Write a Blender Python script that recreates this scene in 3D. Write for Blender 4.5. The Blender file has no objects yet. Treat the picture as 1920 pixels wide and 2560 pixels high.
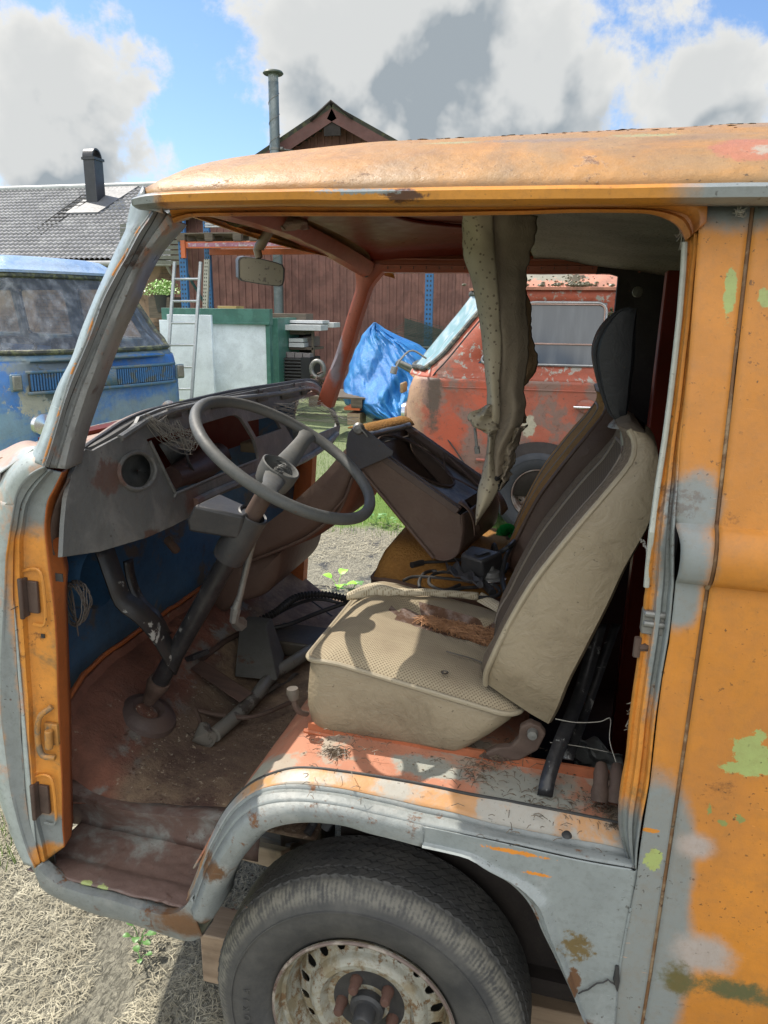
import bpy, bmesh, math, random
import numpy as np
from mathutils import Vector, Matrix, noise as mnoise
from mathutils.geometry import tessellate_polygon
random.seed(7)
R = math.radians
scene = bpy.context.scene
# ------------------------------------------------------------------ camera
FPX = 1900.0
def _cd(x, y): return np.array([x-960.0, 1280.0-y, -FPX])
def _n(v): return v/np.linalg.norm(v)
_Xb = -_n(_cd(-7300, 500)); _Zb = -_n(_cd(660, 8780)); _Zb = _n(_Zb-_Xb*np.dot(_Zb, _Xb)); _Yb = np.cross(_Zb, _Xb)
RB = np.array([_Xb, _Yb, _Zb])
_Zw = -_n(_cd(885, 8400)); _Xw = _n(_Xb-_Zw*np.dot(_Xb, _Zw)); _Yw = np.cross(_Zw, _Xw)
RW = np.array([_Xw, _Yw, _Zw])
CAM = np.array([0.0, -1.15, 1.66])
cam_data = bpy.data.cameras.new('camera'); cam = bpy.data.objects.new('camera', cam_data)
scene.collection.objects.link(cam); scene.camera = cam
cam.matrix_world = Matrix.Translation(CAM) @ Matrix(RW.tolist()).to_4x4()
cam_data.sensor_fit = 'VERTICAL'; cam_data.sensor_height = 36; cam_data.lens = FPX/2560*36
cam_data.clip_start = .05; cam_data.clip_end = 3000
RREL = Matrix((RW @ RB.T).tolist()).to_4x4()
VAN_M = Matrix.Translation(CAM) @ RREL @ Matrix.Translation(-CAM)   # the old van leans a little on the uneven yard
def U(x, y, **k):      # pixel of the photo -> point on a real plane, van frame
    d = RB @ _cd(x, y); a, v = list(k.items())[0]; i = 'XYZ'.index(a); return Vector(CAM+d*(v-CAM[i])/d[i])
def UW(x, y, **k):     # same, yard frame
    d = RW @ _cd(x, y); a, v = list(k.items())[0]; i = 'XYZ'.index(a); return Vector(CAM+d*(v-CAM[i])/d[i])
# ------------------------------------------------------------------ light
SUN_EL, SUN_AZ = R(55.7), R(-69.5)      # azimuth measured from +Y towards +X
sun_dir = Vector((math.sin(SUN_AZ)*math.cos(SUN_EL), math.cos(SUN_AZ)*math.cos(SUN_EL), math.sin(SUN_EL)))
sd = bpy.data.lights.new('sun', 'SUN'); sd.energy = 4.2; sd.angle = R(.5); sd.color = (1, .93, .82)
so = bpy.data.objects.new('sun', sd); scene.collection.objects.link(so)
so.rotation_euler = sun_dir.to_track_quat('Z', 'Y').to_euler(); so.location = sun_dir*40
scene.view_settings.view_transform = 'Standard'; scene.view_settings.look = 'None'
scene.view_settings.exposure = .62; scene.view_settings.gamma = 1
scene.render.engine = 'CYCLES'
scene.cycles.max_bounces = 8; scene.cycles.diffuse_bounces = 4; scene.cycles.use_denoising = True
world = bpy.data.worlds.new('World'); scene.world = world; world.use_nodes = True
def build_world():
    nt = world.node_tree; nt.nodes.clear(); N = nt.nodes.new; L = nt.links.new
    out = N('ShaderNodeOutputWorld'); bg = N('ShaderNodeBackground'); L(bg.outputs[0], out.inputs[0])
    bg.inputs[1].default_value = .15
    sky = N('ShaderNodeTexSky'); sky.sky_type = 'NISHITA'; sky.sun_disc = False
    sky.sun_elevation = SUN_EL; sky.sun_rotation = SUN_AZ; sky.air_density = 1.0; sky.dust_density = .6; sky.ozone_density = 1.5
    tc = N('ShaderNodeTexCoord'); d = tc.outputs['Generated']
    def noise(scale, det, rough, dist, vec=d):
        n = N('ShaderNodeTexNoise'); L(vec, n.inputs['Vector']); n.inputs['Scale'].default_value = scale; n.inputs['Detail'].default_value = det
        n.inputs['Roughness'].default_value = rough; n.inputs['Distortion'].default_value = dist; return n.outputs['Fac']
    def m(op, a, b=None, c=None):
        n = N('ShaderNodeMath'); n.operation = op
        for i, v in enumerate((a, b, c)):
            if v is None: continue
            if isinstance(v, (int, float)): n.inputs[i].default_value = v
            else: L(v, n.inputs[i])
        return n.outputs[0]
    def sstep(v, a, b):
        n = N('ShaderNodeMapRange'); n.interpolation_type = 'SMOOTHSTEP'; L(v, n.inputs[0]); n.inputs[1].default_value = a; n.inputs[2].default_value = b; return n.outputs[0]
    def vm(op, a, b=None, scale=None):
        n = N('ShaderNodeVectorMath'); n.operation = op; L(a, n.inputs[0])
        if b is not None: n.inputs[1].default_value = b
        if scale is not None: n.inputs['Scale'].default_value = scale
        return n
    BANKS = [(Vector(RW @ _cd(px, py)).normalized(), rad, w) for px, py, rad, w in ((140, 210, .15, .52), (330, 250, .12, .48), (90, 330, .12, .38), (20, 60, .08, .36), (640, 70, .10, .42), (900, 60, .22, .85), (1120, 140, .18, .75), (900, 230, .10, .36), (1400, 170, .13, .55), (1560, 210, .15, .62), (1760, 250, .13, .5), (1250, 290, .10, .42), (1880, 150, .10, .3), (230, 440, .15, .46), (420, 480, .08, .3), (60, 430, .12, .36), (730, 320, .05, .26))]
    BANKS += [(Vector(v_).normalized(), rad, w) for v_, rad, w in (((0, -.75, .66), 1.3, 1.0), ((.2, -.2, .96), .8, .34), ((.9, -.3, .3), .8, .4), ((-.9, -.5, .35), .7, .36))]  # unseen cloud banks around and above the camera, added to brighten shaded sides
    def density(vec, det):
        tot = None
        for c_, rad, w in BANKS:
            t = m('MULTIPLY', sstep(vm('DISTANCE', vec, c_).outputs['Value'], rad*1.1, 0.0), w*.86); tot = t if tot is None else m('ADD', tot, t)
        n1 = noise(6.2, det, .60, .15, vec); n2 = noise(19, det-3, .62, .2, vec)
        return m('ADD', m('ADD', tot, m('MULTIPLY', m('SUBTRACT', n1, .5), 2.5)), m('MULTIPLY', m('SUBTRACT', n2, .5), .8))
    dens = density(d, 12)
    off = vm('NORMALIZE', vm('ADD', d, tuple(Vector(sun_dir)*.035+Vector((0, 0, .03)))).outputs[0]).outputs[0]
    def low(vec):
        tot = None
        for c_, rad, w in BANKS[:17]:
            t = m('MULTIPLY', sstep(vm('DISTANCE', vec, c_).outputs['Value'], rad*1.1, 0.0), w*.8); tot = t if tot is None else m('ADD', tot, t)
        return m('ADD', tot, m('MULTIPLY', m('SUBTRACT', noise(6.2, 5, .52, .15, vec), .5), 2.3))
    lo_a, lo_b = low(d), low(off)
    cov = sstep(dens, .33, .66)
    lit = sstep(m('SUBTRACT', lo_a, lo_b), -.22, .16)       # side of the billow that faces the sun
    thick = sstep(m('ADD', lo_a, m('MULTIPLY', dens, .15)), .36, 1.0)
    sh_ = m('MULTIPLY', thick, m('SUBTRACT', 1.15, m('MULTIPLY', lit, .75)))
    sh_ = m('MINIMUM', sh_, 1.0)
    col = N('ShaderNodeMix'); col.data_type = 'RGBA'; L(sh_, col.inputs[0]); col.inputs[6].default_value = (4.0, 3.98, 3.85, 1); col.inputs[7].default_value = (1.6, 1.82, 2.0, 1)
    skm = N('ShaderNodeMix'); skm.data_type = 'RGBA'; skm.blend_type = 'MULTIPLY'; skm.inputs[0].default_value = 1; L(sky.outputs[0], skm.inputs[6]); skm.inputs[7].default_value = (.60, .69, .80, 1)
    # added brightness on out-of-view clouds behind and overhead lifts the shade in the cab
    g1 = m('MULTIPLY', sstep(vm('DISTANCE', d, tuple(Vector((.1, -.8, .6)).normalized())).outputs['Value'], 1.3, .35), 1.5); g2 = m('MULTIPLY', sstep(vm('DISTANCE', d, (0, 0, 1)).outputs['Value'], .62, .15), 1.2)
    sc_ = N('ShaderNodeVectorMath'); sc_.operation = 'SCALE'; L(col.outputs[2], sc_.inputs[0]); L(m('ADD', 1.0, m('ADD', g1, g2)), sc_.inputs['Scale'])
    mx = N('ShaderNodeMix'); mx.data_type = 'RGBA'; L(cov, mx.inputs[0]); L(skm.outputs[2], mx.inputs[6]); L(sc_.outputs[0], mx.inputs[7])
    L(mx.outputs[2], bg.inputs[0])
build_world()
# ------------------------------------------------------------------ materials
def lin(r, g, b):
    f = lambda c: c/12.92 if c <= .04045 else ((c+.055)/1.055)**2.4
    return (f(r/255), f(g/255), f(b/255))
class MT:
    def __init__(s, name):
        s.m = bpy.data.materials.new(name); s.m.use_nodes = True; s.t = s.m.node_tree; s.t.nodes.clear()
        s.tc = s.t.nodes.new('ShaderNodeTexCoord'); s.co = s.tc.outputs['Object']
        s.o = s.t.nodes.new('ShaderNodeOutputMaterial'); s.b = s.t.nodes.new('ShaderNodeBsdfPrincipled')
        s.t.links.new(s.b.outputs[0], s.o.inputs[0])
    def L(s, a, b): s.t.links.new(a, b)
    def N(s, k): return s.t.nodes.new(k)
    def set(s, sock, v):
        if isinstance(v, (int, float)): sock.default_value = v
        elif isinstance(v, (tuple, list)): sock.default_value = (tuple(v)+(1,))[:4] if len(sock.default_value) == 4 else tuple(v)[:3]
        else: s.L(v, sock)
    def vec(s, sc=(1, 1, 1), rot=(0, 0, 0), loc=(0, 0, 0)):
        n = s.N('ShaderNodeMapping'); s.L(s.co, n.inputs[0]); n.inputs['Scale'].default_value = sc; n.inputs['Rotation'].default_value = rot; n.inputs['Location'].default_value = loc; return n.outputs[0]
    def noise(s, scale=5, det=4, rough=.6, dist=0, vec=None):
        n = s.N('ShaderNodeTexNoise'); s.L(vec or s.co, n.inputs['Vector']); n.inputs['Scale'].default_value = scale; n.inputs['Detail'].default_value = det
        n.inputs['Roughness'].default_value = rough; n.inputs['Distortion'].default_value = dist; return n.outputs['Fac']
    def vor(s, scale=10, feat='F1', vec=None, out='Distance'):
        n = s.N('ShaderNodeTexVoronoi'); n.feature = feat; s.L(vec or s.co, n.inputs['Vector']); n.inputs['Scale'].default_value = scale; return n.outputs[out]
    def wave(s, scale=10, dist=0, dirn='X', vec=None, det=2, prof='SIN'):
        n = s.N('ShaderNodeTexWave'); s.L(vec or s.co, n.inputs['Vector']); n.bands_direction = dirn; n.wave_profile = prof; n.inputs['Scale'].default_value = scale; n.inputs['Distortion'].default_value = dist; n.inputs['Detail'].default_value = det; return n.outputs['Fac']
    def math(s, op, a, b=None, c=None):
        n = s.N('ShaderNodeMath'); n.operation = op
        for i, v in enumerate((a, b, c)):
            if v is not None: s.set(n.inputs[i], v)
        return n.outputs[0]
    def step(s, v, a, b):
        n = s.N('ShaderNodeMapRange'); n.interpolation_type = 'SMOOTHSTEP'; s.L(v, n.inputs[0]); n.inputs[1].default_value = a; n.inputs[2].default_value = b; return n.outputs[0]
    def mix(s, f, a, b, mode='MIX'):
        n = s.N('ShaderNodeMix'); n.data_type = 'RGBA'; n.blend_type = mode; s.set(n.inputs[0], f); s.set(n.inputs[6], a); s.set(n.inputs[7], b); return n.outputs[2]
    def blob(s, c, size, edge=.25, amp=.5, nscale=18):
        v = s.N('ShaderNodeVectorMath'); v.operation = 'SUBTRACT'; s.L(s.co, v.inputs[0]); v.inputs[1].default_value = tuple(c)
        w = s.N('ShaderNodeVectorMath'); w.operation = 'DIVIDE'; s.L(v.outputs[0], w.inputs[0]); w.inputs[1].default_value = size
        l = s.N('ShaderNodeVectorMath'); l.operation = 'LENGTH'; s.L(w.outputs[0], l.inputs[0])
        d = s.math('ADD', l.outputs['Value'], s.math('MULTIPLY', s.math('SUBTRACT', s.noise(max(nscale, .55/sorted(size)[0], .75/sorted(size)[1]), 9, .74), .5), amp*5))
        return s.step(d, 1+edge, 1-edge)
    def axis(s, i):
        n = s.N('ShaderNodeSeparateXYZ'); s.L(s.co, n.inputs[0]); return n.outputs[i]
    def done(s, col, rough=.6, metal=0, bump=None, bs=.3, bd=.01, spec=.5, **k):
        s.set(s.b.inputs['Base Color'], col); s.set(s.b.inputs['Roughness'], rough); s.set(s.b.inputs['Metallic'], metal); s.set(s.b.inputs['Specular IOR Level'], spec)
        for a, v in k.items(): s.set(s.b.inputs[a.replace('_', ' ')], v)
        if bump is not None:
            n = s.N('ShaderNodeBump'); n.inputs['Strength'].default_value = bs; n.inputs['Distance'].default_value = bd; s.L(bump, n.inputs['Height']); s.L(n.outputs[0], s.b.inputs['Normal'])
        return s.m
RUST = (.085, .032, .014)
def worn(name, base, alt=None, alt_t=(.55, .6), alt_s=4, rust=.3, rust_c=RUST, rust_s=9, dirt=.35, dirt_c=(.05, .042, .03), spots=(), rough=.5, bump=.25, var=.16, speck=.5, streak=0, metal=0):
    q = MT(name)
    n = q.noise(3.1, 6, .65); c = q.mix(q.step(n, .3, .7), tuple(x*(1-var) for x in base), tuple(min(1, x*(1+var)) for x in base))
    if alt is not None: c = q.mix(q.step(q.noise(alt_s, 8, .68, .4), *alt_t), c, alt)
    for sp in spots:
        col, ce, si = sp[:3]; ed = sp[3] if len(sp) > 3 else .2; am = sp[4] if len(sp) > 4 else .4; ns = sp[5] if len(sp) > 5 else 18
        c = q.mix(q.blob(ce, si, ed, am, ns), c, col)
    rm = q.math('MULTIPLY', q.step(q.noise(rust_s, 12, .76, .2), .635-.13*rust, .69-.11*rust), min(1, rust*2.2)) if rust else None
    if rust: c = q.mix(rm, c, rust_c)
    if speck:
        c = q.mix(q.math('MULTIPLY', q.step(q.noise(62, 6, .8), .45, .7), .22), c, dirt_c)
        v = q.step(q.noise(120, 3, .6), .665-.04*speck, .70); g = q.step(q.noise(7, 3), .42, .6)
        c = q.mix(q.math('MULTIPLY', q.math('MULTIPLY', v, g), .75), c, (.03, .022, .015))
    if streak: c = q.mix(q.math('MULTIPLY', q.step(q.noise(1, 6, .6, 0, q.vec((28, 28, 1.6))), .5, .75), streak), c, dirt_c)
    c = q.mix(q.math('MULTIPLY', q.step(q.noise(6.3, 9, .7, .3), .42, .78), dirt), c, dirt_c)
    if speck:
        chip = q.math('MULTIPLY', q.step(q.math('ADD', q.vor(34), q.math('MULTIPLY', q.noise(60, 4), .12)), .17, .12), q.step(q.noise(5, 5, .7), .50, .60))
        c = q.mix(q.math('MULTIPLY', chip, min(1, .5+speck*.5)), c, rust_c)
        scr = q.math('MULTIPLY', q.step(q.noise(1, 5, .65, .3, q.vec((18, 18, 210), (.5, .3, .2))), .66, .70), q.step(q.noise(4, 4, .6), .5, .62))
        c = q.mix(q.math('MULTIPLY', scr, .45), c, tuple(min(1, x*1.7+.05) for x in base))
    h = q.math('ADD', q.noise(30, 8, .7), q.math('MULTIPLY', q.noise(5, 3), 3.0))
    if rust: h = q.math('ADD', h, q.math('MULTIPLY', rm, .6))
    ro = q.step(q.noise(14, 6, .6), .1, .9)
    ro = q.math('ADD', q.math('MULTIPLY', ro, .25), rough-.12)
    return q.done(c, ro, metal, h, bump, .006)
ORANGE = (.56, .215, .026); GREY = (.215, .235, .232); REDO = (.36, .095, .035); LIME = (.34, .41, .14)
M = {}
def P_(x, y, **k): return tuple(U(x, y, **k))
M['side'] = worn('side paint', ORANGE, (.47, .185, .035), (.42, .66), 2.6, .2, dirt=.2, dirt_c=(.20, .12, .05), rough=.48, bump=.2, streak=.12, spots=[
    (GREY, P_(1735, 1262, Y=0), (.036, .2, .045), .3, .25, 9), (GREY, P_(1712, 1400, Y=0), (.035, .2, .06), .35, .3, 9), (GREY, P_(1700, 1500, Y=0), (.028, .2, .045), .3, .2, 9),
    (GREY, P_(1865, 515, Y=.08), (.075, .2, .032), .45, .3, 7), (GREY, P_(1612, 2200, Y=0), (.068, .9, .20), .16, .12, 7), (GREY, P_(1650, 2180, Y=0), (.05, .9, .14), .22, .12, 7), (GREY, P_(1590, 2420, Y=0), (.085, .9, .20), .14, .12, 6), (GREY, (.12, 0, .32), (.26, .9, .11), .25, .12, 6), ((.40, .34, .31), P_(1735, 2110, Y=0), (.028, .9, .022), .5, .2, 9), (ORANGE, P_(1596, 2085, Y=0), (.004, .9, .025), .1, .3, 40), (ORANGE, P_(1625, 2070, Y=0), (.014, .9, .004), .1, .5, 60),
    (GREY, (.62, 0, .385), (.50, .9, .065), .4, .2, 6), ((.38, .33, .30), (.30, 0, .66), (.045, .3, .035), .5, .3, 9),
    (LIME, P_(1890, 1880, Y=0), (.030, .2, .030), .03, .75, 30), (LIME, P_(1862, 1922, Y=0), (.026, .2, .010), .03, .8, 40), (LIME, P_(1850, 1868, Y=0), (.012, .2, .009), .03, .8, 50), (LIME, P_(1633, 2140, Y=0), (.014, .2, .02), .06, .5, 30), ((.24, .27, .08), P_(1848, 2040, Y=0), (.007, .2, .006), .1, .9, 60), ((.24, .27, .08), P_(1804, 2050, Y=0), (.006, .2, .005), .1, .9, 60), ((.24, .27, .08), P_(1772, 2018, Y=0), (.003, .2, .008), .1, .9, 60),
    (LIME, P_(1826, 730, Y=.05), (.008, .2, .035), .1, .4, 30), (LIME, P_(1915, 745, Y=.05), (.011, .2, .013), .1, .4, 30), ((.12, .10, .035), P_(1700, 2445, Y=0), (.02, .2, .03), .5, .8, 30), ((.10, .10, .04), P_(1850, 2480, Y=0), (.09, .2, .018), .6, .9, 30)])
M['jamb'] = worn('door jamb paint', (.60, .245, .04), (.24, .15, .06), (.52, .66), 6, .3, dirt=.30, rough=.5, spots=[(GREY, (-.95, .05, 1.36), (.3, .3, .10), .3, .3, 7), (GREY, (-1, .08, .60), (.3, .4, .035), .3, .3, 9), (GREY, (-1.02, 0, .9), (.022, .3, .6), .5, .3, 9), (GREY, U(1680, 1330, Y=.03), (.022, .2, .09), .3, .3), (GREY, U(1650, 1560, Y=.03), (.014, .2, .14), .3, .3), (GREY, U(1580, 2100, Y=.03), (.06, .3, .075), .3, .2)])
M['jamb_red'] = worn('red oxide jamb edge', (.46, .13, .03), None, rust=.25, dirt=.2)
M['header'] = worn('door header paint', (.52, .20, .035), (.35, .12, .03), (.5, .65), 5, .25, dirt=.3, rough=.4)
M['gutter'] = worn('gutter paint', (.52, .22, .03), None, rust=.25, dirt=.15, rough=.38, bump=.1, spots=[(GREY, P_(1920, 480, Y=0), (.1, .2, .1), .3, .2, 5), (GREY, P_(335, 505, Y=0), (.045, .2, .05), .3, .3), (RUST, P_(1010, 487, Y=0), (.03, .2, .009), .2, .5, 40), (GREY, P_(900, 478, Y=0), (.06, .1, .004), .3, .8, 50)])
M['roof'] = worn('roof paint', (.39, .19, .05), (.30, .18, .08), (.38, .60), 4, .3, dirt=.65, dirt_c=(.15, .095, .05), rough=.47, bump=.5, spots=[((.36, .14, .075), P_(1895, 390, Y=.14), (.08, .1, .026), .12, .3, 14), ((.34, .28, .22), P_(1912, 390, Y=.14), (.026, .1, .010), .3, .7, 30), ((.30, .27, .13), P_(1130, 355, Y=.2), (.04, .08, .004), .3, .9, 40), ((.30, .27, .13), P_(1620, 332, Y=.2), (.05, .08, .005), .3, .9, 40), ((.25, .17, .11), P_(1350, 352, Y=.2), (.1, .06, .006), .1, .9, 30)])
M['pillar'] = worn('pillar primer', (.32, .37, .375), (.22, .25, .25), (.5, .7), 7, .22, rust_c=(.10, .055, .03), dirt=.35, rough=.38, bump=.2, streak=.35)
M['channel'] = worn('pillar channel paint', (.29, .30, .30), (.36, .17, .10), (.57, .66), 7, .35, dirt=.25, rough=.33, streak=.3)
M['nose'] = worn('nose primer', (.36, .40, .385), (.50, .34, .25), (.52, .62), 7, .15, dirt=.22, rough=.4, spots=[((.45, .30, .22), (-1.05, .15, 1.38), (.09, .12, .05), .3, .6, 12)])
M['sill'] = worn('sill primer', GREY, (.26, .27, .26), (.5, .65), 8, .5, rust_c=(.16, .07, .03), rust_s=13, dirt=.25, rough=.46, bump=.4, spots=[((.15, .075, .035), (-.66, 0, .47), (.06, .1, .035), .5, .6), ((.13, .065, .03), (-.6, 0, .62), (.05, .05, .02), .4, .9)])
M['arch'] = worn('arch primer', (.225, .25, .25), (.29, .31, .31), (.5, .68), 6, .14, rust_s=8, dirt=.16, rough=.34, bump=.14, spots=[((.66, .24, .03), (-.02, 0, .785), (.05, .1, .004), .1, .8, 40), ((.66, .24, .03), (.02, 0, .75), (.02, .1, .003), .1, .8, 40), ((.14, .10, .04), (.10, 0, .62), (.022, .1, .025), .3, .9, 50), ((.12, .06, .03), (.10, 0, .55), (.013, .1, .024), .1, .5, 40), (RUST, (.11, 0, .45), (.1, .1, .02), .3, .7, 30)])
M['sill_orange'] = worn('sill inner paint', (.45, .225, .085), (.30, .285, .25), (.42, .55), 7, .25, dirt=.35, dirt_c=(.22, .15, .09), rough=.45, bump=.2, spots=[((.30, .32, .32), (-.62, .06, .7), (.1, .1, .1), .4, .4)])
M['platform'] = worn('seat platform paint', (.42, .175, .105), (.30, .26, .21), (.52, .6), 6, .3, rust_c=(.16, .08, .05), dirt=.5, dirt_c=(.27, .19, .13), rough=.7, bump=.35, spots=[((.25, .26, .23), (-.02, .14, .82), (.10, .06, .1), .15, .5, 16), ((.25, .26, .23), (-.20, .15, .82), (.07, .04, .1), .2, .5, 16), ((.33, .34, .28), (-.56, .12, .75), (.07, .05, .05), .3, .4, 16)])
M['rail'] = worn('rusty orange rail', (.40, .12, .05), None, rust=.5, dirt=.3, rough=.6)
def mk_floor():
    q = MT('rusted floor with old mat')
    x = q.axis(0); n = q.noise(4, 8, .7, .3)
    pink = q.mix(q.step(q.noise(9, 8, .65), .35, .7), (.30, .125, .08), (.17, .075, .05))
    mat = q.mix(q.step(q.noise(14, 10, .75), .35, .68), (.17, .115, .08), (.31, .225, .145))
    mat = q.mix(q.step(q.noise(3.3, 8, .7), .5, .66), mat, (.085, .045, .036))
    e = q.math('ADD', x, q.math('MULTIPLY', q.math('SUBTRACT', n, .5), .12))
    e = q.math('ADD', e, q.math('MULTIPLY', q.axis(1), .10))
    c = q.mix(q.step(e, -.93, -.88), pink, mat)
    band = q.math('MULTIPLY', q.step(e, -.97, -.93), q.step(e, -.87, -.91))
    c = q.mix(q.math('MULTIPLY', band, q.step(q.noise(11, 6), .48, .58)), c, (.27, .26, .235))
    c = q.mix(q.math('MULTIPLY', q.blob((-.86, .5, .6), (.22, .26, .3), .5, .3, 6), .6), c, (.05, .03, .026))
    c = q.mix(q.math('MULTIPLY', q.step(q.noise(70, 4, .7), .60, .66), q.step(q.noise(6, 4), .45, .6)), c, (.38, .32, .24))
    return q.done(c, .85, 0, q.math('ADD', q.noise(60, 8, .75), q.noise(9, 6, .7)), .8, .014)
M['floor'] = mk_floor()
M['step'] = worn('step tread', (.25, .26, .245), (.14, .09, .075), (.38, .52), 5.5, .5, rust_c=(.11, .06, .045), dirt=.4, dirt_c=(.16, .115, .10), rough=.5, bump=.5, spots=[(LIME, U(216, 2206, Z=.5), (.012, .012, .1), .1, .5, 40), (LIME, U(253, 2218, Z=.5), (.012, .012, .1), .1, .5, 40)])
M['firewall'] = worn('dark blue inner wall', (.035, .10, .19), (.11, .095, .085), (.52, .62), 6, .3, rust_c=(.06, .035, .02), dirt=.4, dirt_c=(.02, .025, .03), rough=.6)
M['ceiling'] = worn('red oxide ceiling', (.13, .018, .009), None, rust=.1, dirt=.1, rough=.35, bump=.05)
M['ceiling'].node_tree.nodes['Principled BSDF'].inputs['Specular IOR Level'].default_value = .08
M['frame_in'] = worn('red oxide frame', (.33, .085, .045), None, rust=.15, dirt=.2, rough=.42, bump=.1, spots=[((.24, .2, .22), (-.86, 1.6, 1.55), (.025, .3, .12), .3, .3, 6)])
M['dark'] = worn('dark cab interior', (.018, .013, .012), None, rust=0, dirt=.2, rough=.8)
M['dash'] = worn('dashboard black crackle', (.105, .107, .103), (.18, .176, .165), (.45, .65), 8, .12, dirt=.4, dirt_c=(.11, .105, .09), rough=.5, bump=.5, spots=[((.12, .07, .055), U(270, 1190, X=-.9), (.1, .055, .032), .15, .55, 16), ((.11, .06, .045), U(470, 1250, X=-.9), (.1, .05, .03), .3, .6, 16), ((.10, .055, .04), U(355, 1335, X=-.9), (.1, .03, .015), .3, .6, 16)])
M['dash_dull'] = worn('dash inner plastic', (.075, .073, .07), None, rust=0, dirt=.4, dirt_c=(.10, .09, .075), rough=.7)
M['rubber'] = worn('black rubber', (.025, .025, .026), None, rust=0, dirt=.3, dirt_c=(.09, .085, .075), rough=.55)
M['wheel_black'] = worn('steering wheel plastic', (.08, .084, .083), None, rust=0, dirt=.45, dirt_c=(.17, .155, .13), rough=.6, bump=.25, speck=.6)
M['tube_black'] = worn('scratched black tube', (.014, .014, .016), (.2, .2, .19), (.60, .64), 26, .15, dirt=.25, dirt_c=(.09, .085, .08), rough=.35)
M['rusty'] = worn('rusty steel', (.075, .046, .035), (.05, .03, .022), (.45, .6), 8, .3, dirt=.3, dirt_c=(.11, .085, .065), rough=.75)
M['steel'] = worn('dull steel', (.22, .22, .21), None, rust=.3, dirt=.3, rough=.45, metal=.5)
M['chrome'] = MT('chrome').done((.7, .7, .72), .2, 1)
def fabric(name, c1, c2, s=150, dots=True, bs=.5, stain=.3, stain_c=(.10, .08, .06), big=None, stripe=False):
    q = MT(name)
    v = q.vec((s, s, s))
    sx = q.N('ShaderNodeSeparateXYZ'); q.L(v, sx.inputs[0])
    w = q.math('MULTIPLY', q.math('SINE', q.math('MULTIPLY', sx.outputs[0], 6.283)), q.math('SINE', q.math('MULTIPLY', q.math('ADD', sx.outputs[1], 0), 6.283)))
    if stripe: w = q.math('SINE', q.math('MULTIPLY', sx.outputs[1], 6.283))
    f = q.step(w, -.75, -.1) if dots else q.step(q.noise(140, 4), .3, .7)
    c = q.mix(f, c2, c1)
    c = q.mix(q.math('MULTIPLY', q.step(q.noise(5, 8, .65, .3), .42, .72), stain), c, stain_c)
    c = q.mix(q.math('MULTIPLY', q.step(q.noise(80, 3), .70, .75), .5), c, (.05, .035, .02))
    return q.done(c, .9, 0, q.math('ADD', q.math('MULTIPLY', f, 1.2), q.noise(40, 6, .6)), bs, .004, .2)
M['cushion'] = fabric('beige woven seat fabric', (.32, .268, .185), (.19, .15, .10), 130, stain=.6, stain_c=(.21, .165, .115))
M['cushion_dark'] = fabric('dark woven backrest fabric', (.12, .093, .07), (.06, .046, .036), 140, stain=.2)
M['mustard'] = fabric('mustard cloth', (.36, .185, .05), (.30, .15, .04), 140, dots=False, stain=.45, stain_c=(.13, .07, .03))
def vinyl(name, c, dirt_c=(.18, .14, .10), rough=.5, bs=.35, dirt=.45, wr=1.0):
    q = MT(name)
    cc = q.mix(q.step(q.noise(3, 6), .3, .7), tuple(x*.88 for x in c), c)
    cc = q.mix(q.math('MULTIPLY', q.step(q.noise(7, 10, .7, .4), .45, .75), dirt), cc, dirt_c)
    cc = q.mix(q.math('MULTIPLY', q.step(q.noise(110, 2), .70, .74), .6), cc, (.06, .045, .03))
    wr_ = q.noise(22, 6, .6, 1.5*wr)
    return q.done(cc, rough, 0, q.math('ADD', q.math('MULTIPLY', wr_, 1.5), q.math('MULTIPLY', q.noise(160, 2), .25)), bs, .006, .35)
M['vinyl'] = vinyl('beige seat vinyl', (.27, .222, .152), (.13, .10, .065), .5, .45, .7, 1.2)
M['vinyl_pipe'] = vinyl('beige piping', (.31, .265, .19), (.22, .17, .12))
M['brown_vinyl'] = vinyl('brown vinyl', (.11, .07, .054), (.17, .125, .095), .5, .25, .35)
M['dark_vinyl'] = vinyl('charcoal vinyl', (.022, .023, .026), (.04, .035, .03), .55, .25, .3)
M['hair'] = MT('coir stuffing'); M['hair'] = M['hair'].done(M['hair'].mix(M['hair'].noise(60, 3), (.46, .25, .12), (.18, .08, .04)), .8)
M['stuffing'] = MT('old seat wadding'); M['stuffing'] = M['stuffing'].done(M['stuffing'].mix(M['stuffing'].step(M['stuffing'].noise(20, 8, .7), .4, .6), (.10, .05, .028), (.20, .15, .13)), .95, 0, M['stuffing'].noise(60, 6), .8, .01)
def perf(name, c, s=60, hole=(.10, .08, .06), th=.2):
    q = MT(name)
    v = q.vor(s, 'F1')
    c1 = q.mix(q.step(q.noise(6, 8, .65), .35, .7), c, tuple(x*.7 for x in c))
    c1 = q.mix(q.step(v, th, th*.75), c1, hole)
    return q.done(c1, .7, 0, q.math('ADD', q.noise(14, 6, .6, 1), q.step(v, .3, .15)), .3, .008)
M['liner'] = perf('cream perforated headliner', (.40, .345, .245), 84, hole=(.16, .125, .085), th=.27)
M['liner_back'] = vinyl('grey headliner backing', (.25, .205, .15), (.15, .12, .085), .7, .4, .55, 1.2)
M['liner_tan'] = vinyl('tan headliner edge', (.30, .20, .11), (.15, .10, .06), .7, .5, .5, 2)
M['liner_dark'] = perf('grey perforated headliner', (.22, .205, .17), 95, th=.3)
M['web'] = MT('cobweb').done((.30, .285, .25), .8)
M['wire_black'] = MT('black cable').done((.022, .022, .022), .5)
M['plastic_black'] = worn('black plastic', (.032, .033, .036), None, rust=0, dirt=.35, dirt_c=(.09, .08, .07), rough=.5)
M['green_bristle'] = MT('green bristles').done((.02, .36, .08), .5)
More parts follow.
